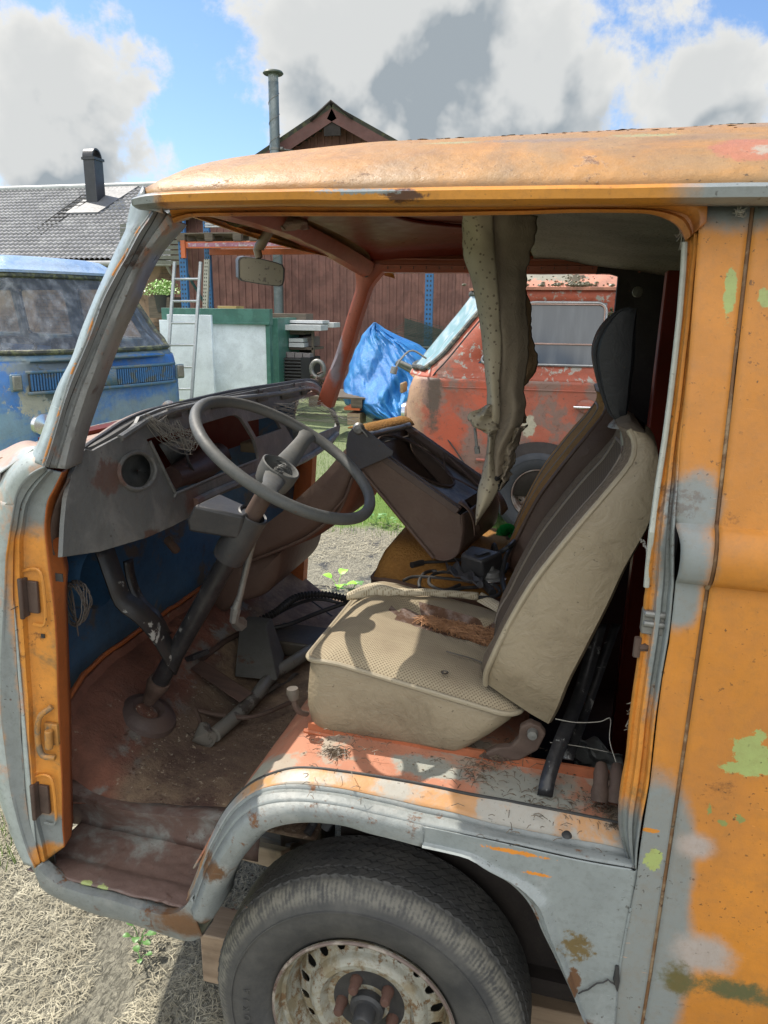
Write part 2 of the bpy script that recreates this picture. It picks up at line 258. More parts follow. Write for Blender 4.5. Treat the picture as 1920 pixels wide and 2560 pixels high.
def wood(name, c, c2, vec=(3, 40, 40)):
    q = MT(name); g = q.noise(1, 8, .65, .6, q.vec(vec)); k = q.mix(q.step(g, .3, .7), c, c2); k = q.mix(q.math('MULTIPLY', q.step(q.noise(5, 6), .5, .75), .5), k, (.06, .045, .035)); return q.done(k, .8, 0, g, .5, .004)
M['wood'] = wood('pale raw timber', (.38, .28, .19), (.27, .19, .125)); M['wood_old'] = wood('weathered timber', (.15, .12, .09), (.08, .065, .05)); M['wood_red'] = wood('rotten plank', (.10, .06, .045), (.06, .035, .028))
M['lug'] = worn('rusty lug', (.10, .048, .035), None, rust=.4, dirt=.2, rough=.7)
M['rim'] = worn('rim paint', (.33, .33, .285), (.22, .185, .12), (.44, .58), 16, .9, rust_c=(.16, .095, .045), rust_s=42, dirt=.4, dirt_c=(.20, .16, .09), rough=.45, bump=.35, speck=1)
def mk_tyre():
    q = MT('old tyre rubber')
    c = q.mix(q.step(q.noise(9, 8, .7), .3, .75), (.030, .031, .033), (.075, .073, .068))
    y = q.axis(1); dx = q.math('ADD', q.axis(0), .29); dz = q.math('ADD', q.axis(2), -.285)
    rr = q.math('SQRT', q.math('ADD', q.math('MULTIPLY', dx, dx), q.math('MULTIPLY', dz, dz)))
    ang = q.math('ARCTAN2', dz, dx)
    band = q.math('MULTIPLY', q.math('MULTIPLY', q.step(rr, .285, .303), q.step(rr, .326, .316)), q.step(y, .075, .06))
    fr = q.math('ADD', q.noise(40, 6, .7), q.math('MULTIPLY', q.math('SINE', q.math('ADD', q.math('MULTIPLY', ang, 210), q.math('MULTIPLY', q.noise(30, 3), 8))), .06))
    c = q.mix(q.math('MULTIPLY', band, q.step(fr, .35, .62)), c, (.16, .15, .125))
    c = q.mix(q.math('MULTIPLY', q.step(q.noise(3, 6, .7), .4, .65), .35), c, (.11, .105, .095))
    tri = q.math('PINGPONG', q.math('ADD', y, 0), .012)
    sp = q.step(q.math('SINE', q.math('ADD', q.math('MULTIPLY', ang, 95), q.math('MULTIPLY', tri, 420))), -.95, -.6)
    tr = q.step(y, .066, .072)
    sp = q.math('ADD', q.math('MULTIPLY', sp, tr), q.math('SUBTRACT', 1, tr))
    c = q.mix(q.math('ADD', .45, q.math('MULTIPLY', sp, .55)), (.012, .012, .012), c)
    return q.done(c, .68, 0, q.math('ADD', q.math('ADD', q.noise(70, 6, .7), q.noise(12, 4)), q.math('MULTIPLY', sp, .9)), .4, .004)
M['tyre'] = mk_tyre()
M['rim_lip'] = worn('rusty rim lip', (.16, .12, .105), (.30, .26, .22), (.5, .6), 14, .5, dirt=.3)
# ------------------------------------------------------------------ mesh helpers
COL = scene.collection
def obj(name, verts, faces, mat, parent=None, smooth=True, solid=0, bevel=0, sub=0, off=-1, label=None, auto=None):
    me = bpy.data.meshes.new(name); me.from_pydata([tuple(v) for v in verts], [], [tuple(f) for f in faces]); me.validate(); me.update()
    mats = mat if isinstance(mat, (list, tuple)) else [mat]
    for m_ in mats: me.materials.append(M[m_] if isinstance(m_, str) else m_)
    if smooth:
        me.polygons.foreach_set('use_smooth', [True]*len(me.polygons))
        try: me.set_sharp_from_angle(angle=R(auto or 38))
        except Exception: pass
    o = bpy.data.objects.new(name, me); COL.objects.link(o)
    if parent is not None: o.parent = parent
    if solid: md = o.modifiers.new('solid', 'SOLIDIFY'); md.thickness = solid; md.offset = off
    if bevel: md = o.modifiers.new('bevel', 'BEVEL'); md.width = bevel; md.segments = 2; md.limit_method = 'ANGLE'; md.angle_limit = R(40)
    if sub: md = o.modifiers.new('sub', 'SUBSURF'); md.levels = sub; md.render_levels = sub
    if label: o['label'] = label
    return o
class MB:
    def __init__(s): s.v = []; s.f = []
    def add(s, vs, fs):
        k = len(s.v); s.v += [tuple(v) for v in vs]; s.f += [tuple(i+k for i in f) for f in fs]; return s
    def box(s, a, b, M_=None):
        (x0, y0, z0), (x1, y1, z1) = a, b
        vs = [Vector(p) for p in ((x0, y0, z0), (x1, y0, z0), (x1, y1, z0), (x0, y1, z0), (x0, y0, z1), (x1, y0, z1), (x1, y1, z1), (x0, y1, z1))]
        if M_ is not None: vs = [M_ @ v for v in vs]
        return s.add(vs, [(0, 3, 2, 1), (4, 5, 6, 7), (0, 1, 5, 4), (1, 2, 6, 5), (2, 3, 7, 6), (3, 0, 4, 7)])
    def hexa(s, vs): return s.add(vs, [(0, 3, 2, 1), (4, 5, 6, 7), (0, 1, 5, 4), (1, 2, 6, 5), (2, 3, 7, 6), (3, 0, 4, 7)])
    def tube(s, pts, r, n=8, cap=True, closed=False):
        pts = [Vector(p) for p in pts]; m = len(pts); rs = r if isinstance(r, (list, tuple)) else [r]*m
        up = None; vs = []
        for i, p in enumerate(pts):
            if closed: t = pts[(i+1) % m]-pts[i-1]
            else: t = pts[min(i+1, m-1)]-pts[max(i-1, 0)]
            if t.length < 1e-9: t = Vector((0, 0, 1))
            t.normalize()
            if up is None: up = t.orthogonal().normalized()
            up = (up-t*up.dot(t)); up = up.normalized() if up.length > 1e-6 else t.orthogonal().normalized()
            w = t.cross(up)
            for j in range(n): a = 2*math.pi*j/n; vs.append(p+(up*math.cos(a)+w*math.sin(a))*rs[i])
        fs = [(i*n+j, i*n+(j+1) % n, (i+1)*n+(j+1) % n, (i+1)*n+j) for i in range(m-1) for j in range(n)]
        if closed:
            # match the seam by nearest offset
            k0 = min(range(n), key=lambda k: (Vector(vs[k])-Vector(vs[(m-1)*n])).length)
            fs += [((m-1)*n+j, (m-1)*n+(j+1) % n, (k0+j+1) % n, (k0+j) % n) for j in range(n)]
        elif cap: fs += [tuple(range(n))[::-1], tuple((m-1)*n+j for j in range(n))]
        return s.add(vs, fs)
    def lathe(s, prof, n=48, M_=None, closed=False):   # prof: (radius, along) around local Y
        k = len(prof); vs = []
        for i in range(n):
            a = 2*math.pi*i/n
            for r_, y in prof:
                v = Vector((r_*math.cos(a), y, r_*math.sin(a))); vs.append(M_ @ v if M_ is not None else v)
        fs = [(i*k+j, i*k+j+1, ((i+1) % n)*k+j+1, ((i+1) % n)*k+j) for i in range(n) for j in range(k-1)]
        if closed: fs += [(i*k+k-1, i*k, ((i+1) % n)*k, ((i+1) % n)*k+k-1) for i in range(n)]
        return s.add(vs, fs)
    def o(s, name, mat, parent=None, **k): return obj(name, s.v, s.f, mat, parent, **k)
def crom(pts, n):      # even resample along a Catmull-Rom curve
    P = [Vector(p) for p in pts]
    if len(P) == 2: return [P[0].lerp(P[1], i/(n-1)) for i in range(n)]
    E_ = [P[0]*2-P[1]]+P+[P[-1]*2-P[-2]]; c = []
    for i in range(len(P)-1):
        a, b, d, e = E_[i:i+4]
        for k in range(12):
            t = k/12; c.append(.5*((2*b)+(d-a)*t+(2*a-5*b+4*d-e)*t*t+(3*b-a-3*d+e)*t**3))
    c.append(P[-1]); L_ = [0]
    for i in range(1, len(c)): L_.append(L_[-1]+(c[i]-c[i-1]).length)
    out = []; j = 0
    for k in range(n):
        s_ = L_[-1]*k/(n-1)
        while j < len(c)-2 and L_[j+1] < s_: j += 1
        w = (s_-L_[j])/max(1e-9, L_[j+1]-L_[j]); out.append(c[j].lerp(c[j+1], min(1, max(0, w))))
    return out
def cidx(pts, n):    # Catmull-Rom sampled by control index, keeps rows with matching stations aligned
    P = [Vector(p) for p in pts]; E_ = [P[0]*2-P[1]]+P+[P[-1]*2-P[-2]]; o_ = []; m = len(P)-1
    for k in range(n):
        u = m*k/(n-1); i = min(int(u), m-1); t = u-i; a, b, d, e = E_[i:i+4]
        o_.append(.5*((2*b)+(d-a)*t+(2*a-5*b+4*d-e)*t*t+(3*b-a-3*d+e)*t**3))
    return o_
def loft(rows, n=40, jit=0, closed=False):
    same = len(rows[0]) > 2 and all(len(r_) == len(rows[0]) for r_ in rows)
    rs = [(cidx if same else crom)(r_, n) for r_ in rows]; vs = [p for r_ in rs for p in r_]; m = len(rs)
    if jit: vs = [v+Vector((mnoise.noise(v*14), mnoise.noise(v*14+Vector((9, 0, 0))), mnoise.noise(v*14+Vector((0, 9, 0)))))*jit for v in vs]
    fs = [(i*n+j, i*n+j+1, (i+1)*n+j+1, (i+1)*n+j) for i in range(m-1) for j in range(n-1)]
    if closed: fs += [((m-1)*n+j, (m-1)*n+j+1, j+1, j) for j in range(n-1)]
    return vs, fs
def grid(fn, nu, nv, cu=False):
    vs = [fn(i/(nu if cu else nu-1), j/(nv-1)) for i in range(nu) for j in range(nv)]
    m = nu if cu else nu-1
    fs = [(i*nv+j, i*nv+j+1, ((i+1) % nu)*nv+j+1, ((i+1) % nu)*nv+j) for i in range(m) for j in range(nv-1)]
    return vs, fs
def px(pts, **k): return [U(x, y, **k) for x, y in pts]
def pxs(pts): return [U(p[0], p[1], Y=p[2]) for p in pts]
def pz(pts): return [U(p[0], p[1], Z=p[2]) for p in pts]
def panel(outline, holes=(), th=.003):   # 3D outline with holes -> solidified sheet
    loops = [[Vector(p) for p in outline]]+[[Vector(p) for p in h] for h in holes]
    tri = tessellate_polygon(loops); flat = [p for l in loops for p in l]; return flat, [t for t in tri]
def empty(name, label=None, cat=None, group=None, kind=None, M_=None):
    o = bpy.data.objects.new(name, None); COL.objects.link(o); o.empty_display_size = .1
    if M_ is not None: o.matrix_world = M_
    tag(o, label, cat, group, kind); return o
def tag(o, label=None, cat=None, group=None, kind=None):
    if label: o['label'] = label
    if cat: o['category'] = cat
    if group: o['group'] = group
    if kind: o['kind'] = kind
    return o
def settle(root, base):    # move a thing's origin to its base point, geometry unchanged
    base = Vector(base); T = Matrix.Translation(-base)
    if root.type == 'MESH': root.data.transform(T)
    for c in root.children:
        if c.type == 'MESH': c.data.transform(T)
        for g in c.children: g.data.transform(T)
    root.matrix_world = root.matrix_world @ Matrix.Translation(base)
    return root
def copy_tree(o, parent=None):
    c = o.copy(); COL.objects.link(c)
    if parent is not None: c.parent = parent
    for ch in list(o.children): copy_tree(ch, c)
    return c
# ================================================================== THE OLD ORANGE VAN
V = empty('old_van', 'gutted orange van with grey primer patches, its door and glass gone', 'van', None, None, VAN_M)
def lf(name, rows, mat, n=40, parent=V, solid=.003, jit=0, off=0, closed=False, **k):
    v, f = loft(rows, n, jit, closed); return obj(name, v, f, mat, parent, solid=solid, off=off, **k)
# --- side body: profile of the outer skin, z -> y
def Ys(z):
    T = [(.30, .035), (.42, .012), (.60, 0), (.9, -.004), (1.285, 0), (1.297, .001), (1.304, -.014), (1.312, -.021), (1.335, -.027), (1.36, -.023), (1.378, -.012), (1.386, .001), (1.45, .012), (1.84, .075)]
    if z <= T[0][0]: return T[0][1]
    for (a, b), (c, d) in zip(T, T[1:]):
        if z <= c: return b+(d-b)*(z-a)/(c-a)
    return T[-1][1]
ZL = [.32, .36, .42, .48, .54, .6, .66, .72, .78, .84, .9, .96, 1.02, 1.08, 1.14, 1.2, 1.25, 1.28, 1.292, 1.298, 1.304, 1.312, 1.325, 1.338, 1.35, 1.36, 1.37, 1.378, 1.382, 1.387, 1.395, 1.42, 1.46, 1.5, 1.56, 1.62, 1.68, 1.74, 1.8, 1.84]
def seamx(z): return .224 if z > 0 else .2
def skin(x, z): return (x, Ys(z)+.0025*mnoise.noise(Vector((x*3, z*3, 1))), z)
def edge_at(pts):    # door edge pixel curve -> x as a function of z
    c = crom([U(x, y, Y=.02) for x, y in pts], 120)
    def f(z):
        if z >= c[0].z: return c[0].x
        for a, b in zip(c, c[1:]):
            if a.z >= z >= b.z: return a.x+(b.x-a.x)*(a.z-z)/max(1e-6, a.z-b.z)
        return c[-1].x
    return f
DE = [(1763, 503), (1762, 545), (1749, 671), (1736, 798), (1724, 925), (1711, 1035), (1700, 1116), (1692, 1227), (1684, 1296), (1694, 1340), (1692, 1390), (1686, 1430), (1683, 1464), (1675, 1543), (1667, 1606), (1654, 1670), (1641, 1765), (1631, 1856), (1617, 1977), (1602, 2049), (1595, 2122), (1588, 2179)]
de = edge_at(DE)
LS = [(1595, 2122), (1588, 2179), (1573, 2252), (1554, 2353), (1542, 2435), (1538, 2500), (1530, 2580), (1522, 2660)]
ls = edge_at(LS)
def lx(z): return de(z) if z > U(1588, 2179, Y=0).z else ls(z)
xs = [.2265+3.1*(i/70)**1.35 for i in range(71)]
vs = [skin(x, z) for x in xs for z in ZL]; k = len(ZL)
obj('side_panel', vs, [(i*k+j, i*k+j+1, (i+1)*k+j+1, (i+1)*k+j) for i in range(70) for j in range(k-1)], 'side', V, solid=.002, off=-1)
vs = []
for i in range(9):
    for z in ZL:
        x0 = lx(z); x = x0+(.2205-x0)*i/8; y = Ys(z)
        if 1.30 < z < 1.39 and i < 2: y += .006*(2-i)/2
        vs.append((x, y+.0015*mnoise.noise(Vector((x*5, z*4, 3))), z))
obj('door_pillar', vs, [(i*k+j, i*k+j+1, (i+1)*k+j+1, (i+1)*k+j) for i in range(8) for j in range(k-1)], 'side', V, solid=.002, off=-1)
sm = MB()
sm.tube([(.2235+.0015*mnoise.noise(Vector((0, 0, z*9))), Ys(z)+.0035, z) for z in [.33+.02*i for i in range(76)]], .0045, 8)
sm.o('seam_strip', worn('rusted seam', (.17, .085, .035), (.28, .20, .12), (.5, .6), 12, .6, dirt=.5, rough=.7), V)
# thin lower weld line under the door corner
wl = MB(); wl.tube([(ls(z), Ys(z)-.0015, z) for z in [.72-.01*i for i in range(28)]], .0022, 6); wl.o('weld_line', 'arch', V)
# --- jamb of the B pillar: from the skin edge inwards
IN = [(1716, 596), (1718, 640), (1714, 680), (1701, 800), (1690, 900), (1676, 1010), (1666, 1100), (1650, 1210), (1632, 1330), (1617, 1467), (1613, 1496), (1610, 1543), (1600, 1622), (1588, 1701), (1580, 1765), (1576, 1799), (1568, 1881), (1556, 1953), (1549, 2025), (1551, 2080), (1564, 2130), (1578, 2168)]
OUT = [(1762, 560), (1758, 610), (1751, 650), (1737, 790), (1727, 890), (1715, 1000), (1703, 1090), (1694, 1200), (1685, 1300), (1684, 1440), (1680, 1490), (1675, 1543), (1666, 1610), (1652, 1690), (1641, 1765), (1637, 1799), (1628, 1881), (1619, 1960), (1606, 2030), (1598, 2080), (1591, 2130), (1589, 2172)]
def jrow(t, dy):
    r_ = []
    for (a, b), (c, d) in zip(OUT, IN):
        x, y = a+(c-a)*t, b+(d-b)*t; p = U(x, y, Y=.03); r_.append(U(x, y, Y=Ys(p.z)+dy))
    return r_
lf('door_jamb', [jrow(0, 0), jrow(.06, .006), jrow(.16, .020), jrow(.34, .022), jrow(.42, .014), jrow(.55, .013), jrow(.64, .026), jrow(.84, .030), jrow(.95, .026), jrow(1, .03), jrow(1.02, .05), [p+Vector((.03, .13, 0)) for p in jrow(1, 0)]], 'jamb', 70, jit=.001)
sx = MB(); sx.tube([U(x, y, Y=Ys(U(x, y, Y=.05).z)+.026) for x, y in [(1712, 606), (1708, 680), (1699, 790), (1687, 900), (1674, 1010), (1662, 1100), (1645, 1210), (1629, 1330), (1620, 1420), (1616, 1467)]], .0045, 8)
sx.o('rubber_strip', worn('grey sealing strip', (.42, .43, .38), None, rust=0, dirt=.3), V)
# latch and striker on the jamb
def latch():
    m_ = MB(); c = U(1640, 1555, Y=.03)
    m_.box(c+Vector((-.022, -.012, -.018)), c+Vector((.012, .012, .020))); m_.tube([c+Vector((-.02, -.012, .016)), c+Vector((.014, -.012, .016))], .006); m_.tube([c+Vector((-.02, -.012, 0)), c+Vector((.014, -.012, 0))], .006)
    m_.o('latch', 'steel', V, bevel=.003)
    m_ = MB(); c = U(1625, 1615, Y=.035); m_.tube([c+Vector((-.018, -.01, 0)), c+Vector((.02, .0, 0))], .007); m_.tube([c+Vector((-.02, -.01, .016)), c+Vector((-.02, -.01, -.016))], .006); m_.o('latch', 'rusty', V)
latch()
# --- header over the door
HO = [(420, 512), (450, 511), (493, 510), (686, 506), (900, 506), (1100, 506), (1300, 503), (1446, 501), (1594, 501), (1690, 501), (1750, 503), (1763, 520), (1762, 560)]
HI = [(434, 556), (456, 546), (500, 539), (686, 538), (900, 538), (1100, 538), (1300, 534), (1446, 530), (1594, 531), (1650, 540), (1692, 562), (1712, 592), (1716, 600)]
def hrow(t, Y): return [U(a+(c-a)*t, b+(d-b)*t, Y=Y) for (a, b), (c, d) in zip(HO, HI)]
lf('door_header', [hrow(-.1, .06), hrow(.25, .062), hrow(.5, .072), hrow(.58, .08), hrow(.72, .08), hrow(.8, .072), hrow(.97, .078), hrow(1, .085), [p+Vector((0, .05, .012)) for p in hrow(1, .085)]], 'header', 90, jit=.0006)
# --- A pillar: outer face, drip channel, inner edge
A1 = [(329, 510), (318, 560), (314, 580), (277, 658), (236, 749), (203, 830), (176, 907), (142, 978), (108, 1080), (91, 1120), (70, 1150)]
A2 = [(386, 516), (370, 545), (344, 580), (314, 637), (287, 681), (253, 749), (216, 850), (182, 928), (155, 1012), (132, 1086), (108, 1164)]
A3 = [(398, 518), (382, 550), (358, 590), (327, 650), (304, 691), (270, 759), (233, 850), (200, 930), (168, 1012), (146, 1086), (120, 1168)]
A4 = [(440, 550), (425, 566), (405, 588), (371, 631), (340, 690), (318, 745), (270, 850), (240, 930), (205, 1030), (180, 1105), (166, 1172)]
def arow(a, Y0, Y1): return [U(x, y, Y=Y0+(Y1-Y0)*i/(len(a)-1)) for i, (x, y) in enumerate(a)]
def amid(a, b, t): return [(p[0]*(1-t)+q_[0]*t, p[1]*(1-t)+q_[1]*t) for p, q_ in zip(a, b)]
lf('windscreen_pillar', [[p+Vector((-.01, .07, 0)) for p in arow(A1, .09, .07)], arow(A1, .085, .035), arow(amid(A1, A2, .5), .07, .012), arow(A2, .066, .004)], 'pillar', 60, jit=.0012)
lf('drip_channel', [arow(A2, .067, .005), arow(amid(A2, A3, .35), .060, .001), arow(A3, .078, .018), arow(amid(A3, A4, .25), .085, .030), arow(amid(A3, A4, .45), .088, .034), arow(amid(A3, A4, .55), .080, .026), arow(amid(A3, A4, .85), .085, .034), arow(A4, .090, .045), [p+Vector((-.012, .06, 0)) for p in arow(A4, .09, .05)]], 'channel', 60, jit=.0012)
ob = MB(); ob.tube(crom(arow([(x-1, y) for x, y in A2], .064, .002), 50), .0022, 6); ob.o('paint_edge', worn('chipped orange edge', (.55, .22, .05), (.25, .27, .27), (.45, .5), 20, .3), V)
ob = MB(); ob.tube(crom([p+Vector((0, -.002, 0)) for p in arow(amid(A3, A4, .08), .079, .020)], 50), .0012, 5); ob.o('seam_crack', 'rubber', V)
# --- lower A post: outer edge, seam, orange hinge face, inner edge
B1 = [(112, 1166), (80, 1182), (55, 1206), (40, 1235), (36, 1259), (28, 1305), (22, 1341), (14, 1401), (10, 1486), (6, 1560), (2, 1670), (2, 1786), (12, 1882), (27, 1979), (43, 2050), (65, 2123), (87, 2170)]
B2 = [(118, 1172), (90, 1200), (68, 1228), (56, 1252), (50, 1270), (42, 1318), (34, 1350), (33, 1401), (34, 1470), (37, 1540), (46, 1670), (54, 1770), (58, 1863), (64, 1959), (74, 2050), (90, 2110), (102, 2160)]
B3 = [(154, 1180), (135, 1220), (122, 1245), (117, 1262), (115, 1275), (112, 1317), (113, 1345), (118, 1390), (123, 1438), (133, 1516), (141, 1631), (142, 1728), (149, 1863), (154, 1970), (155, 2040), (157, 2080), (160, 2118)]
B4 = [(169, 1172), (160, 1210), (150, 1240), (145, 1262), (143, 1285), (145, 1320), (148, 1350), (154, 1397), (162, 1440), (160, 1490), (164, 1631), (166, 1700), (170, 1800), (172, 1940), (174, 2020), (175, 2060), (176, 2090)]
def bm(a, b, t, Y): return [U(*q_, Y=Y) for q_ in amid(a, b, t)]
lf('door_post', [bm(B1, B2, 0, .0), bm(B1, B2, .25, .006), bm(B1, B2, .9, .012), bm(B1, B2, 1, .018), bm(B2, B3, .18, .016), bm(B2, B3, .30, .030), bm(B2, B3, .40, .034), bm(B2, B3, .9, .040), bm(B2, B3, 1, .040)], 'jamb', 90, jit=.0016)
lf('door_post_edge', [bm(B2, B3, .99, .0395), bm(B3, B4, .15, .050), bm(B3, B4, .9, .085), bm(B3, B4, 1, .092), [p+Vector((-.03, .05, 0)) for p in bm(B3, B4, 1, .09)]], 'jamb_red', 90, jit=.001)
ln = MB()
ln.tube(cidx([p+Vector((0, -.0035, 0)) for p in bm(B1, B2, .97, .016)[4:]], 80), .0016, 5); ln.o('seam_crack', 'rubber', V)
for y_ in (1516, 1574, 1670, 1740, 1840, 1940):
    ln = MB(); ln.tube([U(8+random.random()*6, y_+14, Y=.006), U(28, y_+8, Y=.010), U(44 if y_ < 1700 else 54, y_, Y=.014)], .001, 4); ln.o('seam_crack', 'rubber', V)
def hinge(px_, py_, w, h, kind):
    c = U(px_, py_, Y=.030)
    m_ = MB()
    if kind == 0:
        m_.box(c+Vector((-.017, -.020, -h)), c+Vector((-.011, .002, h*.96))); m_.box(c+Vector((-.011, -.004, -h*.82)), c+Vector((w*.55, .004, h*.8))); m_.tube([c+Vector((-.014, -.017, h*1.02)), c+Vector((-.014, -.017, -h*1.02))], .0052, 8)
        rc_ = MB(); rc_.tube(crom([c+Vector((-.018, -.002, h*1.25)), c+Vector((.006, -.002, h*1.45)), c+Vector((.022, -.002, h*1.25)), c+Vector((.026, -.002, 0)), c+Vector((.022, -.002, -h*1.3)), c+Vector((-.004, -.002, -h*1.4))], 30), .003, 6); rc_.o('hinge_recess', 'jamb', V)
    else:
        m_.tube(crom([c+Vector((.012, -.004, h*1.4)), c+Vector((-.012, -.012, h*.9)), c+Vector((-.02, -.012, 0)), c+Vector((-.016, -.01, -h)), c+Vector((.012, -.006, -h*1.1))], 24), .0065, 8)
        m_.box(c+Vector((-.012, -.003, -h*.55)), c+Vector((.018, .006, h*.5)))
        m_.tube([c+Vector((.004, -.012, -h*.6)), c+Vector((.006, -.012, h*.3))], .008, 10)
    m_.o('door_hinge', 'rusty' if kind == 0 else worn('orange hinge bracket', (.45, .21, .05), (.2, .15, .1), (.5, .6), 20, .5), V, bevel=.002)
hinge(84, 1492, .020, .040, 0); hinge(112, 1997, .020, .040, 0); hinge(126, 1833, .02, .045, 1)
for (x, y) in ((150, 1443), (109, 1589)):
    m_ = MB(); c = U(x, y, Y=.055 if x == 150 else .035); s_ = .008 if x == 150 else .004
    m_.box(c+Vector((-s_, -.003, -s_)), c+Vector((s_, -.001, s_))); m_.o('slot', 'rubber', V)
# rusty side strip beside the dash
st = [(172, 1196), (145, 1250), (132, 1290), (126, 1330), (128, 1365), (133, 1388)]; st2 = [(178, 1200), (172, 1240), (160, 1290), (154, 1340), (153, 1385), (150, 1392)]
lf('side_strip', [px(st, Y=.06), px(st2, Y=.10)], 'rusty', 20, solid=.004)
# --- nose: plan curve swept down a profile
def plan(t, w=0.0):    # t 0..1 from near A post round the front to the far A post, w inwards
    a = math.pi*t; y = .83-(.815-w)*math.cos(a); b = abs(math.cos(a))
    x = -.995-(.295-w)*(1-b**2.6)**.62; return x, y
def nose_pt(t, z, inn=0):
    x, y = plan(t, inn)
    f = 1-abs(2*t-1)**3
    dx = 0
    if z < .6: dx = (.6-z)*.55*f
    if z > 1.22: dx = .02*f-((z-1.22)/.2)**2*.0
    bulge = -.03*math.exp(-((z-1.28)/.09)**2)*(1-.3*f)
    if z > 1.36: dx += (z-1.36)*1.1
    yy = y+(-1 if t < .5 else 1)*(-.015*math.exp(-((z-1.30)/.08)**2)) + (.0 if z < 1.36 else (z-1.36)*.6*(1 if t < .5 else -1))
    if z > 1.30: z -= .045*f*min(1, (z-1.30)/.08)
    return Vector((x+dx+bulge, yy, z))
zn = [.50, .53, .56, .6, .7, .8, .9, 1.0, 1.1, 1.18, 1.23, 1.27, 1.30, 1.33, 1.36, 1.385, 1.405]
v_, f_ = grid(lambda a, b: nose_pt(a, zn[round(b*(len(zn)-1))]), 70, len(zn))
obj('nose_panel', v_, f_, 'nose', V, solid=.003, off=1)
v_, f_ = grid(lambda a, b: nose_pt(.07+.86*a, [.45, .7, 1.0, 1.25, 1.36][round(b*4)], .02)+Vector((.035, 0, 0)), 50, 5)
obj('inner_front_wall', v_, f_, 'firewall', V, solid=.002)
# pressed ribs and a vent duct stub on the dark wall
m_ = MB(); m_.lathe([(.075, 0), (.078, .02), (.078, .11), (.072, .12)], 32, Matrix.Translation(U(250, 1440, Y=.30)) @ Matrix.Rotation(R(90), 4, 'Z')); m_.o('vent_duct', 'firewall', V)
# cowl under the windscreen
def cow(t, d, z): p = nose_pt(t, 1.40); q_ = Vector((-.80, .83, 0)); w = Vector((q_.x-p.x, (q_.y-p.y)*.35, 0)); return Vector((p.x, p.y, min(z, p.z+.004)-.0*d))+w*d
v_, f_ = grid(lambda a, b: cow(.03+.94*a, b*.28, 1.405+.02*math.sin(b*2.6)), 60, 8)
obj('cowl', v_, f_, worn('faded pink cowl', (.40, .26, .20), (.30, .20, .15), (.45, .6), 8, .3, dirt=.35, rough=.7), V, solid=.003)
# A-post root bulge blends the pillar into the nose
lf('pillar_root', [[U(112, 1166, Y=.004), U(80, 1182, Y=.002), U(55, 1206, Y=0), U(40, 1235, Y=0), U(34, 1262, Y=0)],
                   [U(100, 1140, Y=.02), U(62, 1160, Y=.014), U(34, 1185, Y=.01), U(16, 1220, Y=.008), U(8, 1262, Y=.006)],
                   [U(88, 1122, Y=.05), U(48, 1128, Y=.06), U(14, 1160, Y=.05), U(-14, 1205, Y=.04), U(-22, 1262, Y=.03)],
                   [U(100, 1108, Y=.12), U(62, 1104, Y=.16), U(20, 1120, Y=.18), U(-40, 1160, Y=.16), U(-60, 1262, Y=.12)]], 'nose', 26, jit=.001)
lf('nose_edge', [[p+Vector((-.001, .001, 0)) for p in bm(B1, B2, .05, .0)[4:]], [p+Vector((-.03, .006, 0)) for p in bm(B1, B2, 0, .0)[4:]], [p+Vector((-.085, .05, 0)) for p in bm(B1, B2, 0, .0)[4:]], [p+Vector((-.13, .11, 0)) for p in bm(B1, B2, 0, .0)[4:]]], 'nose', 60, jit=.001)
# --- roof
def kx(y): return None
KN = [(372, 488), (411, 454), (469, 426), (541, 408), (604, 398), (686, 389), (830, 373), (975, 360), (1100, 355), (1446, 342), (1659, 333), (1920, 328)]
KZ = [U(x, y, Y=(.10, .16, .2)[i] if i < 3 else .22) for i, (x, y) in enumerate(KN)]
KZ = None or KZ
GT = [(334, 496), (372, 486), (411, 483), (493, 479), (604, 476), (686, 475), (830, 474), (975, 473), (1100, 470), (1446, 464), (1659, 461), (1920, 459)]
GB = [(340, 518), (372, 516), (411, 513), (493, 510), (604, 508), (686, 506), (830, 507), (975, 507), (1100, 507), (1446, 501), (1659, 502), (1920, 503)]
def ext(r_):
    o_ = list(r_); d_ = r_[-1].x-r_[-2].x; x = r_[-1].x
    while x < 3.1: x += d_; d_ *= 1.5; o_.append(Vector((min(x, 3.2), r_[-1].y, r_[-1].z)))
    return o_
def straight(r_):
    a, b = r_[8], r_[11]
    for i in (9, 10): t = (r_[i].x-a.x)/(b.x-a.x); r_[i].y = a.y+(b.y-a.y)*t; r_[i].z = a.z+(b.z-a.z)*t
    return r_
KZ = straight(ext(KZ))
gt = straight(ext(px(GT, Y=.005))); gb = straight(ext(px(GB, Y=.012)))
N_ = 100
G0, G1, K1 = crom(gb, N_), crom(gt, N_), None
lf('gutter', [[p+Vector((.0, .05, .002)) for p in gb], [p+Vector((0, .012, -.001)) for p in gb], gb, amid3 if False else [a.lerp(b, .2)+Vector((0, -.010, 0)) for a, b in zip(gb, gt)], [a.lerp(b, .75)+Vector((0, -.008, 0)) for a, b in zip(gb, gt)], gt, [p+Vector((0, .010, .001)) for p in gt], [p+Vector((0, .020, -.004)) for p in gt]], 'gutter', 100, jit=.0008)
gi = [p+Vector((.01, .018, .000)) for p in gt]
r1 = [a.lerp(b, .12)+Vector((0, -.004, .012)) for a, b in zip(gi, KZ)]; r2 = [a.lerp(b, .5)+Vector((0, -.010, .012)) for a, b in zip(gi, KZ)]; r3 = [a.lerp(b, .9)+Vector((0, -.004, .004)) for a, b in zip(gi, KZ)]
def inward(k, yf, dz, dx): return [Vector((p.x-dx*max(0, 1-i/5), yf, p.z+dz*min(1, i/5))) for i, p in enumerate(k)]
